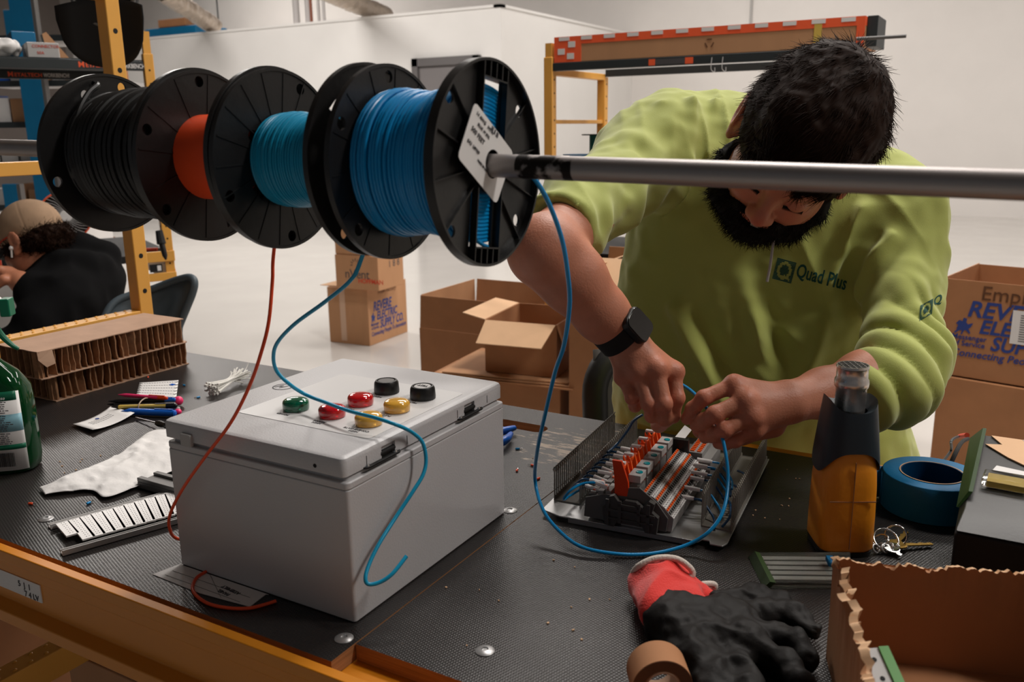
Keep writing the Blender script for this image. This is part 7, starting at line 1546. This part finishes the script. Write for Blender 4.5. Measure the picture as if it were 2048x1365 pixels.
# eyebrows and lashes
def on_mesh(V, Q, pts, direction, lift=0.0006):
    bv = BVHTree.FromPolygons([tuple(v) for v in V], [tuple(int(i) for i in q) for q in Q]); out = []
    for p in pts:
        h = bv.ray_cast(Vector(p)-Vector(direction)*0.1, Vector(direction)); out.append((h[0]+h[1]*lift, h[1]) if h[0] is not None else (Vector(p), -Vector(direction)))
    return out
rb = np.random.default_rng(4); roots, dirs = [], []
for q in (-1, 1):
    for k in range(130):
        t = rb.random(); x = q*(0.012+0.040*t); z = 0.020+0.008*math.sin(t*PI*0.8)+rb.normal()*0.0026*(1-0.5*t); p = PHd(x, 0.09, z); roots.append(p); dirs.append(HR @ V3((q*0.9, 0.25, 0.25-0.5*t)))
hits = on_mesh(headV, headQ, roots, tuple(-(HR @ V3((0, 1, 0))))); strands('eyebrows', [h[0] for h in hits], dirs, 0.006, 'beard', person, seg=3, w0=0.0004, seed=2)
roots, dirs = [], []
for q in (-1, 1):
    for k in range(110): t = k/109; roots.append(PHd(q*(0.018+0.027*t), 0.0895-0.008*t, -0.0075)); dirs.append(HR @ V3((q*0.2, 0.55, -0.9)))
strands('eyelashes', roots, dirs, 0.0060, 'beard', person, seg=3, w0=0.0003, seed=3)
# hair cap and strands
def hair_mesh():
    S = SDF(HC-0.15, HC+0.15, 0.0026); P = PHd
    S.ell(P(0, -0.014, 0.046), (0.092, 0.113, 0.100), HR, 0.02); S.ell(P(0, -0.070, -0.010), (0.066, 0.045, 0.060), HR, 0.03); S.ell(P(0.010, 0.040, 0.095), (0.060, 0.055, 0.035), HR, 0.03)
    S.ell(P(0, 0.115, -0.048), (0.105, 0.080, 0.088), HR, 0.014, 'sub'); S.ell(P(0, 0.03, -0.085), (0.12, 0.10, 0.062), HR, 0.012, 'sub')
    for q in (-1, 1): S.ell(P(q*0.094, -0.004, -0.004), (0.020, 0.030, 0.044), HR, 0.006, 'sub')
    V, Q = S.mesh(); N_ = vnormals(V, Q); L_ = (V-HC) @ HR; V = V+N_*(0.0045*vnoise(L_*np.array([1, 0.6, 1]), 38, 5)+0.0022*vnoise(L_, 95, 6))[:, None]; return V, Q
hV, hQ = hair_mesh(); mesh_obj('hair', hV, hQ, 'hair', person)
hN = vnormals(hV, hQ); rh = np.random.default_rng(8); ids = rh.choice(len(hV), 12000, replace=False); Lc = (hV[ids]-HC) @ HR
keep = (Lc[:, 2] > -0.075) & ~((np.abs(Lc[:, 0]) > 0.066) & (np.abs(Lc[:, 1]) < 0.04) & (Lc[:, 2] < 0.045)); ids = ids[keep]; Lc = Lc[keep]
sw = np.stack([np.sin(Lc[:, 0]*60)*0.2+0.35, 0.9+0*Lc[:, 0], -0.15+0*Lc[:, 0]], 1); side_m = np.abs(Lc[:, 0]) > 0.066; sw[side_m] = (0, -0.25, -0.9); bk = Lc[:, 1] < -0.07; sw[bk] = (0, -0.2, -0.9)
cl = np.stack([vnoise(Lc, 40, 31), vnoise(Lc, 40, 32), vnoise(Lc, 40, 33)], 1)
fl_ = (sw+0.50*cl) @ HR.T; fl_ = fl_-hN[ids]*np.sum(fl_*hN[ids], 1)[:, None]*0.9; d0 = hN[ids]*0.30+fl_; strands('hair_strands', hV[ids]-hN[ids]*0.003, d0, rh.uniform(0.016, 0.034, len(ids)), 'hair', person, seg=5, w0=0.0006, curl=0.16, flow=fl_*0.35-hN[ids]*0.25, seed=9)
# beard
def beard_mesh():
    S = SDF(HC-0.16, HC+0.16, 0.0026); P = PHd
    S.ell(P(0, 0.044, -0.088), (0.054, 0.053, 0.036), HR, 0.02); S.ell(P(0, 0.066, -0.084), (0.036, 0.034, 0.028), HR, 0.02)
    for q in (-1, 1): S.chain([P(q*0.070, 0.012, -0.036), P(q*0.066, 0.022, -0.058), P(q*0.050, 0.048, -0.082)], [0.009, 0.018, 0.026], 0.02)
    S.cap(P(-0.026, 0.088, -0.052), P(0.026, 0.088, -0.052), 0.0055, 0.0055, 0.006); S.cap(P(-0.030, 0.082, -0.055), P(-0.036, 0.070, -0.080), 0.008, 0.012, 0.01); S.cap(P(0.030, 0.082, -0.055), P(0.036, 0.070, -0.080), 0.008, 0.012, 0.01)
    S.cap(P(-0.014, 0.094, -0.063), P(0.014, 0.094, -0.063), 0.0065, 0.0065, 0.004, 'sub')
    V, Q = S.mesh(); N_ = vnormals(V, Q); V = V+N_*(0.002*vnoise(V, 120, 7))[:, None]; return V, Q
bV, bQ = beard_mesh(); mesh_obj('beard', bV, bQ, 'beard', person); bN = vnormals(bV, bQ); ids = rh.choice(len(bV), 4200, replace=False); Lc = (bV[ids]-HC) @ HR; k_ = Lc[:, 2] < -0.045; ids = ids[k_]
strands('beard_strands', bV[ids], bN[ids]*0.8+(HR @ V3((0, 0.3, -0.7))), rh.uniform(0.007, 0.016, len(ids)), 'beard', person, seg=3, w0=0.0005, curl=0.5, seed=10)
# lollipop stick held in the mouth
mth = Vector(PHd(0.0, 0.096, -0.064)); dm = (Vector(CAM)-mth).length*0.975; e1 = DP(1540, 535, dm); e2 = DP(1534, 564, dm)
tag(MB().tube([mth, DP(1549, 468, dm), DP(1543, 512, dm), e1, e2], 0.0021, 10).build('lollipop_stick', 'lgrey'), 'thin white stick held in the mouth of the bearded worker', 'stick')
# shirt ---------------------------------------------------------------
M['shirt'] = mat('lime_shirt', (172, 180, 94), 0.85, bump=0.12, bscale=700, sheen=0.25)
def shirt_mesh():
    pts = [shR, shL, elR, elL, DP(1225, 950, 1.5), DP(1800, 950, 1.45), DP(1440, 185, 1.5)]
    S = SDF(*bounds(pts, 0.13), 0.0042)
    S.ell(DP(1425, 335, 1.50), (0.15, 0.12, 0.125), None, 0.05); S.ell(DP(1620, 375, 1.52), (0.14, 0.12, 0.115), None, 0.05)
    S.cap(DP(1340, 310, 1.47), DP(1740, 430, 1.44), 0.088, 0.088, 0.05)
    S.cap(DP(1415, 420, 1.48), DP(1385, 940, 1.60), 0.135, 0.145, 0.05); S.cap(DP(1600, 430, 1.46), DP(1640, 940, 1.58), 0.135, 0.150, 0.05); S.ell(DP(1530, 760, 1.52), (0.16, 0.13, 0.17), None, 0.05)
    S.chain([DP(1318, 300, 1.45), shR, DP(1195, 402, 1.24), DP(1120, 458, 1.14)], [0.088, 0.080, 0.0545, 0.0490], 0.03)     # right sleeve
    S.chain([DP(1750, 420, 1.43), DP(1786, 450, 1.38), DP(1808, 600, 1.31), DP(1815, 715, 1.24)], [0.085, 0.078, 0.0585, 0.0570], 0.03)   # left sleeve
    S.chain([DP(1812, 722, 1.235), DP(1785, 772, 1.20), DP(1726, 792, 1.17)], [0.0590, 0.0530, 0.0460], 0.025)
    S.cap(HC+HR @ V3((0, -0.02, -0.06)), neckb+V3((0, 0, -0.01)), 0.064, 0.070, 0.012, 'sub')
    d = (elR-shR.lerp(elR, 0.5)).normalized(); S.cap(DP(1099, 476, 1.11)+d*0.045, DP(1099, 476, 1.11)+d*0.12, 0.085, 0.085, 0.006, 'sub')
    V, Q = S.mesh(); V = relax(V, Q, 3, 0.5); N_ = vnormals(V, Q)
    # folds -------------------------------------------------
    def near(c0, c1, r):
        a, b = V3(c0), V3(c1); d = b-a; t = np.clip(((V-a) @ d)/(d @ d), 0, 1); q = V-a-t[:, None]*d; return np.exp(-((q**2).sum(1))/(r*r)), ((V-a) @ d)/np.linalg.norm(d)
    R_ = np.stack([CR, CU, TOW], 1); L = (V-V3(chs)) @ R_
    torso_w = 1.0
    u = L[:, 0]+0.25*L[:, 1]; fold = (1-np.abs(vnoise(np.stack([u*11, L[:, 1]*2.6, L[:, 2]*3], 1), 1.0, 41)))**2; fold2 = vnoise(np.stack([(L[:, 0]-0.5*L[:, 1])*14, (L[:, 1]+0.5*L[:, 0])*3.5, L[:, 2]*3], 1), 1.0, 42)
    D = 0.019*(fold-0.5)+0.011*fold2+0.003*vnoise(V, 45, 43)
    # big diagonal folds from the collar down to the belly and from the left armpit
    for (a, b, r, amp) in ((DP(1470, 500, 1.34), DP(1545, 770, 1.42), 0.016, 0.012), (DP(1600, 690, 1.38), DP(1480, 600, 1.36), 0.013, 0.006), (DP(1350, 620, 1.40), DP(1440, 800, 1.42), 0.015, 0.012), (DP(1250, 560, 1.42), DP(1275, 830, 1.45), 0.016, 0.009), (DP(1450, 690, 1.36), DP(1560, 790, 1.38), 0.016, 0.012), (DP(1690, 570, 1.33), DP(1600, 760, 1.38), 0.015, 0.012), (DP(1780, 470, 1.29), DP(1700, 620, 1.33), 0.012, 0.010), (DP(1720, 420, 1.32), DP(1655, 560, 1.35), 0.013, 0.009), (DP(1380, 210, 1.38), DP(1360, 330, 1.34), 0.010, 0.008), (DP(1430, 205, 1.40), DP(1415, 320, 1.36), 0.008, 0.007), (DP(1320, 215, 1.37), DP(1290, 330, 1.32), 0.009, 0.007), (DP(1850, 560, 1.27), DP(1760, 660, 1.25), 0.012, 0.008)):
        w_, _ = near(a, b, r); D += 1.7*amp*w_
    for (a, b, r, amp) in ((DP(1500, 540, 1.34), DP(1580, 740, 1.40), 0.018, 0.010), (DP(1400, 640, 1.38), DP(1490, 790, 1.40), 0.018, 0.010), (DP(1735, 590, 1.32), DP(1700, 700, 1.34), 0.014, 0.016), (DP(1265, 350, 1.33), DP(1262, 460, 1.33), 0.010, 0.014), (DP(1540, 780, 1.38), DP(1700, 755, 1.33), 0.010, 0.010)):
        w_, _ = near(a, b, r); D -= 1.7*amp*w_
    # gathers on both sleeves
    w_, t = near(DP(1330, 300, 1.40), DP(1480, 290, 1.42), 0.095); uu = (V-V3(DP(1400, 300, 1.4))) @ CR; vv = (V-V3(DP(1400, 300, 1.4))) @ CU; D += w_*0.010*((1-np.abs(vnoise(np.stack([uu*30, vv*4, 0*uu], 1), 1.0, 51)))**3-0.35)
    w_, t = near(DP(1700, 430, 1.34), DP(1620, 620, 1.36), 0.10); uu = (V-V3(DP(1650, 500, 1.4))) @ (0.85*CR+0.5*CU); vv = (V-V3(DP(1650, 500, 1.4))) @ (-0.5*CR+0.85*CU); D += w_*0.009*((1-np.abs(vnoise(np.stack([uu*22, vv*3, 0*uu], 1), 1.0, 52)))**3-0.35)
    w_, t = near(DP(1250, 360, 1.30), DP(1110, 465, 1.12), 0.065); ang_ = (V-V3(DP(1180, 410, 1.21))) @ (CR*0.5+CU*0.85); D += w_*(0.0070*np.sin(t*95+ang_*30+2*vnoise(V, 12, 44)))
    w_, t = near(DP(1835, 700, 1.23), DP(1715, 800, 1.17), 0.070); D = D*(1-0.6*w_)+w_*(0.0095*np.abs(np.sin(t*75+1.5*vnoise(V, 14, 45)+6*((V-V3(elL)) @ CU)))*2-0.005)
    w_, t = near(DP(1790, 520, 1.33), DP(1825, 690, 1.25), 0.06); D += w_*0.0055*np.sin(t*40+((V-V3(shL)) @ CR)*38)
    V = V+N_*D[:, None]; lo_ = np.clip((0.05-V[:, 2])/0.05, 0, 1); V[:, 1] = np.maximum(V[:, 1], 0.7245*lo_-(1-lo_)*5); return V, Q
sV, sQ = shirt_mesh(); shirt = mesh_obj('shirt', sV, sQ, 'shirt', person)
sb_bvh = BVHTree.FromPolygons([tuple(v) for v in sV], [tuple(int(i) for i in q) for q in sQ])
def print_on_shirt(me_list, org, exv, eyv, name, mname):
    """lay print geometry (metres in the plane) onto the cloth surface"""
    bm = bmesh.new()
    for me, X in me_list: me.transform(X); bm.from_mesh(me)
    bmesh.ops.triangulate(bm, faces=bm.faces[:]); 
    for _ in range(2):
        le = [e for e in bm.edges if e.calc_length() > 0.003]
        if le: bmesh.ops.subdivide_edges(bm, edges=le, cuts=1)
    bmesh.ops.triangulate(bm, faces=bm.faces[:])
    for v in bm.verts:
        p = org+exv*v.co.x+eyv*v.co.y; d = Vector(CAM)-p; h = sb_bvh.ray_cast(p+d.normalized()*0.15, -d.normalized())
        v.co = (h[0]+h[1].normalized()*0.0009*(1 if h[1].dot(d) > 0 else -1)) if h[0] is not None else p
    me = bpy.data.meshes.new(name); bm.to_mesh(me); bm.free(); me.materials.clear(); me.materials.append(M[mname]); o = bpy.data.objects.new(name, me); COL.objects.link(o); attach(o, shirt); return o
M['greenprint'] = mat('dark_green_print', (14, 74, 66), 0.8)
dl_ = 1.34
o0 = DP(1590, 553, dl_); ex_ = (DP(1690, 580, dl_)-o0); wtx = ex_.length; ex_.normalize(); ey_ = Vector(CU)-ex_*ex_.dot(Vector(CU)); ey_.normalize()
tm = text_mesh('Quad Plus', 0.0300, extr=0, offset=0.0005, res=3); wd_ = max(v.co.x for v in tm.vertices); print_on_shirt([(tm, Matrix.Diagonal((wtx/wd_, 1, 1, 1)))], o0, ex_, ey_, 'lettering', 'greenprint')
# square logo with a Q knocked out: striped square plus ring
q0 = DP(1544, 557, dl_); sqw = (DP(1582, 567, dl_)-q0).length
def square_logo(size):
    b = bmesh.new(); n = 15
    import itertools
    for i in range(n):
        y0, y1 = size*i/n, size*(i+0.80)/n
        for j in range(n):
            x0, x1 = size*j/n, size*(j+1)/n; cx, cy = (x0+x1)/2/size-0.5, (y0+y1)/2/size-0.5; r = math.hypot(cx/0.36, cy/0.42); tail = (0.02 < cx < 0.36 and abs(cy+0.30+0.45*(cx-0.2)) < 0.06)
            if (0.62 < r < 1.0) or tail: continue
            b.faces.new([b.verts.new(p) for p in ((x0, y0, 0), (x1, y0, 0), (x1, y1, 0), (x0, y1, 0))])
    me = bpy.data.meshes.new('sq'); b.to_mesh(me); b.free(); return me
print_on_shirt([(square_logo(sqw), Matrix.Diagonal((1, 1.1, 1, 1)))], q0, ex_, ey_, 'square_logo', 'greenprint')
q1 = DP(1838, 643, 1.24); e1x = (DP(1864, 628, 1.24)-q1).normalized(); e1y = (DP(1840, 614, 1.24)-q1).normalized(); print_on_shirt([(square_logo(0.021), Matrix.Diagonal((1, 1.05, 1, 1)))], q1, e1x, e1y, 'sleeve_logo', 'greenprint')
tm = text_mesh('Q', 0.017, extr=0, offset=0.0003); print_on_shirt([(tm, Matrix.Identity(4))], DP(1866, 613, 1.24), e1x, e1y, 'sleeve_lettering', 'greenprint')
# watch
wd = (wrR-elR).normalized(); wc = elR.lerp(wrR, 0.93); upw = (Vector(TOW)*0.75+Vector(CU)*0.45+Vector(CR)*0.25); upw = (upw-wd*upw.dot(wd)).normalized(); sdw = upw.cross(wd); XW = Matrix(((sdw.x, wd.x, upw.x, wc.x), (sdw.y, wd.y, upw.y, wc.y), (sdw.z, wd.z, upw.z, wc.z), (0, 0, 0, 1)))
watch = bpy.data.objects.new('wrist_watch', None); COL.objects.link(watch); watch.location = wc; attach(watch, person)
b = MB(); n = 40; rw_ = 0.0305; vs = []
for j in range(n):
    a = 2*PI*j/n
    for (dr, dy) in ((0.0, -0.012), (0.0028, -0.011), (0.0028, 0.011), (0.0, 0.012)): vs.append(((rw_+dr)*math.cos(a), dy*(1 if True else 0), (rw_+dr)*math.sin(a)))
b.add(vs, [(j*4+i, ((j+1) % n)*4+i, ((j+1) % n)*4+(i+1) % 4, j*4+(i+1) % 4) for j in range(n) for i in range(4)]); b.build('watch_strap', 'blackmatte', watch, X=XW, ang=50)
MB().prism(rrect(0.036, 0.042, 0.010, 5), 0.0290, 0.0400).build('watch_case', 'black', watch, X=XW, bevel=0.002); M['screen'] = mat('watch_glass', (8, 8, 9), 0.05, coat=1.0); MB().prism(rrect(0.033, 0.039, 0.009, 5), 0.0400, 0.0412).build('watch_screen', 'screen', watch, X=XW, bevel=0.001)
MB().cyl(XW @ Vector((0.018, 0.008, 0.034)), XW @ Vector((0.0205, 0.008, 0.034)), 0.003, n=12).build('watch_crown', 'steel', watch)
# trousers and shoes
M['jeans'] = mat('dark_trousers', (38, 42, 52), 0.85)
hipz = -0.16; hx = Vector((pel.x, pel.y+0.02, 0)); sxv = Vector(_r); S = SDF(*bounds([hx+Vector((0.25, 0.25, 0.0)), hx+Vector((-0.25, -0.22, FZ+0.04))], 0.05), 0.010)
for s_ in (-1, 1):
    h_ = hx+sxv*0.09*s_+Vector((0, 0, -0.12)); k_ = hx+sxv*0.13*s_+Vector((0, 0.0, -0.45)); f_ = hx+sxv*0.15*s_+Vector((0, 0.02, FZ+0.09)); S.chain([h_, k_, f_], [0.115, 0.080, 0.062], 0.04)
S.cap(hx+sxv*-0.07+Vector((0, 0, -0.08)), hx+sxv*0.07+Vector((0, 0, -0.08)), 0.13, 0.13, 0.05); Vt, Qt = S.mesh(); N_ = vnormals(Vt, Qt); Vt = Vt+N_*(0.005*vnoise(Vt, 14, 60))[:, None]; mesh_obj('trousers', Vt, Qt, 'jeans', person)
for s_ in (-1, 1):
    f_ = hx+sxv*0.15*s_+Vector((0, 0.02, FZ)); S = SDF(*bounds([f_+Vector((0.15, 0.2, 0.14)), f_-Vector((0.15, 0.22, 0))], 0.02), 0.007); fd = Vector((0.3, -0.95, 0)); S.cap(f_+Vector((0, 0, 0.045)), f_+fd*0.16+Vector((0, 0, 0.034)), 0.043, 0.034, 0.03); S.cap(f_+Vector((0, 0, 0.045)), f_+Vector((0, 0, 0.10)), 0.045, 0.045, 0.02); Vt, Qt = S.mesh(); Vt[:, 2] = np.maximum(Vt[:, 2], FZ+0.001); mesh_obj('shoe', Vt, Qt, 'blackmatte', person)
# ---------------------------------------------------------------- the seated worker, far left
M['skin2'] = mat('skin_tan', (172, 112, 84), 0.5, sss=0.1, col2=(190, 126, 96), vscale=14); M['hoodie'] = mat('black_hoodie', (17, 17, 18), 0.95, spec=0.1, bump=0.2, bscale=200); M['capkhaki'] = mat('khaki_cap', (158, 130, 104), 0.85, var=0.08, vscale=30, bump=0.2, bscale=300)
p2 = thing('person', tuple(DP(150, 700, 2.9))[:2]+(FZ,), 'person in tan cap and black hoodie seated at the second bench, facing left', 'person')
D2 = 2.86; U2 = 0.90*CU-0.36*CR+0.05*TOW; F2 = -0.88*CR-0.42*CU-0.22*TOW; H2, R2 = head_frame(DP(66, 487, D2), U2, F2); nb2 = V3(DP(140, 560, D2+0.02))
S = SDF(*bounds([H2-0.13, H2+0.13, nb2], 0.03), 0.0042); P2h = add_head(S, H2, R2, nb2, (0.050, 0.058)); Va, Qa = S.mesh()
S = SDF(*bounds([DP(90, 590, 2.72), DP(-60, 540, 2.8)], 0.07), 0.004); S.chain([DP(66, 578, 2.75), DP(45, 567, 2.75), DP(18, 550, 2.76)], [0.033, 0.032, 0.026], 0.02)
wr2 = DP(18, 550, 2.76); f2 = [[DP(0, 540+6*k, 2.74+0.02*k), DP(-22, 545+6*k, 2.74+0.02*k), DP(-36, 556+6*k, 2.75+0.02*k), DP(-44, 566+5*k, 2.76+0.02*k)] for k in range(4)]; add_hand(S, wr2, f2, [DP(8, 560, 2.72), DP(-10, 572, 2.72), DP(-24, 578, 2.73)]); Vb, Qb = S.mesh()
S = SDF(*bounds([nb2, DP(210, 720, 2.95), DP(80, 590, 2.72)], 0.15), 0.010); S.cap(nb2, DP(190, 720, 2.92), 0.06, 0.12, 0.05); S.cap(DP(130, 575, 2.86), DP(70, 590, 2.73), 0.05, 0.036, 0.04); Vc, Qc = S.mesh()
V, Q = combine([(Va, Qa), (Vb, Qb), (Vc, Qc)]); b2o = mesh_obj('body', V, Q, 'skin2', p2)
S = SDF(*bounds([DP(60, 480, 2.6), DP(260, 800, 3.1), DP(-20, 700, 2.6)], 0.16), 0.008)
S.cap(DP(150, 590, 2.90), DP(185, 800, 2.98), 0.150, 0.175, 0.06); S.cap(DP(135, 560, 2.92), DP(190, 560, 2.96), 0.085, 0.075, 0.05); S.cap(DP(105, 560, 2.88), DP(150, 575, 2.9), 0.075, 0.11, 0.05)
S.chain([DP(130, 600, 2.78), DP(90, 650, 2.72), DP(45, 700, 2.68)], [0.10, 0.080, 0.066], 0.05); S.chain([DP(45, 700, 2.68), DP(-30, 690, 2.66)], [0.064, 0.05], 0.03)
S.chain([DP(110, 600, 2.80), DP(64, 580, 2.75)], [0.075, 0.048], 0.04)
S.chain([DP(110, 500, 2.90), DP(160, 492, 2.93), DP(205, 508, 2.95), DP(200, 545, 2.93)], [0.030, 0.042, 0.040, 0.030], 0.03); S.chain([DP(125, 520, 2.82), DP(170, 530, 2.84), DP(200, 530, 2.88)], [0.028, 0.034, 0.03], 0.03)
V, Q = S.mesh(); V = relax(V, Q, 1); N_ = vnormals(V, Q); V = V+N_*(0.012*vnoise(V, 9, 70)-0.012*np.abs(vnoise(V*np.array([1, 1, 0.5]), 14, 71))+0.006)[:, None]; mesh_obj('hoodie', V, Q, 'hoodie', p2)
# trousers, seated
S = SDF(*bounds([DP(185, 800, 2.98), V3(DP(185, 800, 2.98))+V3((-0.6, 0.1, 0)), V3((DP(60, 800, 2.9).x-0.3, DP(60, 800, 2.9).y, FZ+0.1))], 0.2), 0.012); h_ = DP(190, 810, 2.98); fwd = Vector((-0.9, -0.1, 0))
for s_ in (-0.10, 0.10): o_ = Vector((0.1, 0.99, 0))*s_; S.chain([h_+o_, h_+o_+fwd*0.42+Vector((0, 0, 0.02)), Vector((h_.x, h_.y, FZ+0.08))+o_+fwd*0.45], [0.11, 0.075, 0.055], 0.04)
V, Q = S.mesh(); V[:, 2] = np.maximum(V[:, 2], FZ+0.01); mesh_obj('trousers', V, Q, 'jeans', p2)
# cap
cap2 = bpy.data.objects.new('tan_cap', None); COL.objects.link(cap2); cap2.location = H2; attach(cap2, p2)
S = SDF(H2-0.16, H2+0.16, 0.004); S.ell(P2h(0, -0.010, 0.045), (0.086, 0.108, 0.096), R2, 0.01); S.ell(P2h(0, 0, -0.075), (0.14, 0.16, 0.100), R2, 0.006, 'sub'); V, Q = S.mesh(); L_ = (V-H2) @ R2; V = V+vnormals(V, Q)*(-0.0012*np.exp(-(((np.arctan2(L_[:, 1]+0.01, L_[:, 0]) % (PI/3))-PI/6)/0.03)**2))[:, None]; mesh_obj('crown', V, Q, 'capkhaki', cap2)
def bf(u, v): a = (u-0.5)*2.0; x = 0.080*math.sin(a*1.25)*(1+0.05*v); y = 0.092*math.cos(a*1.1)+0.070*v*math.cos(a*1.2); return tuple(P2h(x, y, 0.026-0.020*v-0.35*x*x/0.08))
MB().grid(bf, 17, 6).build('visor', 'carddark' if False else 'chairblack', cap2, solid=0.003, ang=80)
MB().tube([P2h(0.0868*math.sin(a), 0.1085*math.cos(a)-0.010, 0.030) for a in [PI*0.5+PI*i/24 for i in range(25)]], 0.0035, 6).build('strap', 'redtext', cap2) if False else MB().tube([P2h(-0.0868*math.sin(a), 0.1085*math.cos(a)-0.010, 0.027) for a in [0.15+1.3*i/16 for i in range(17)]], 0.0030, 6).build('glasses_arm', 'redtext', cap2)
# curly hair
S = SDF(H2-0.16, H2+0.16, 0.004); S.ell(P2h(0, -0.045, -0.005), (0.088, 0.080, 0.055), R2, 0.02); S.ell(P2h(-0.055, 0.035, -0.004), (0.028, 0.022, 0.026), R2, 0.01); S.ell(P2h(-0.086, 0.002, -0.012), (0.018, 0.024, 0.036), R2, 0.006, 'sub'); V, Q = S.mesh(); V = V+vnormals(V, Q)*(0.009*vnoise(V, 70, 80))[:, None]; mesh_obj('hair', V, Q, 'hair', p2)
N_ = vnormals(V, Q); ids = rh.choice(len(V), min(2600, len(V)), replace=False); strands('curls', V[ids], N_[ids], 0.026, 'hair', p2, seg=5, w0=0.0011, curl=2.2, seed=22)
ex0 = P2h(-0.096, 0.006, -0.012); MB().sph(ex0, 0.007, 12, 8).tube([ex0, P2h(-0.098, 0.016, -0.040)], 0.0030, 8).build('wireless_earbud', 'white', p2)
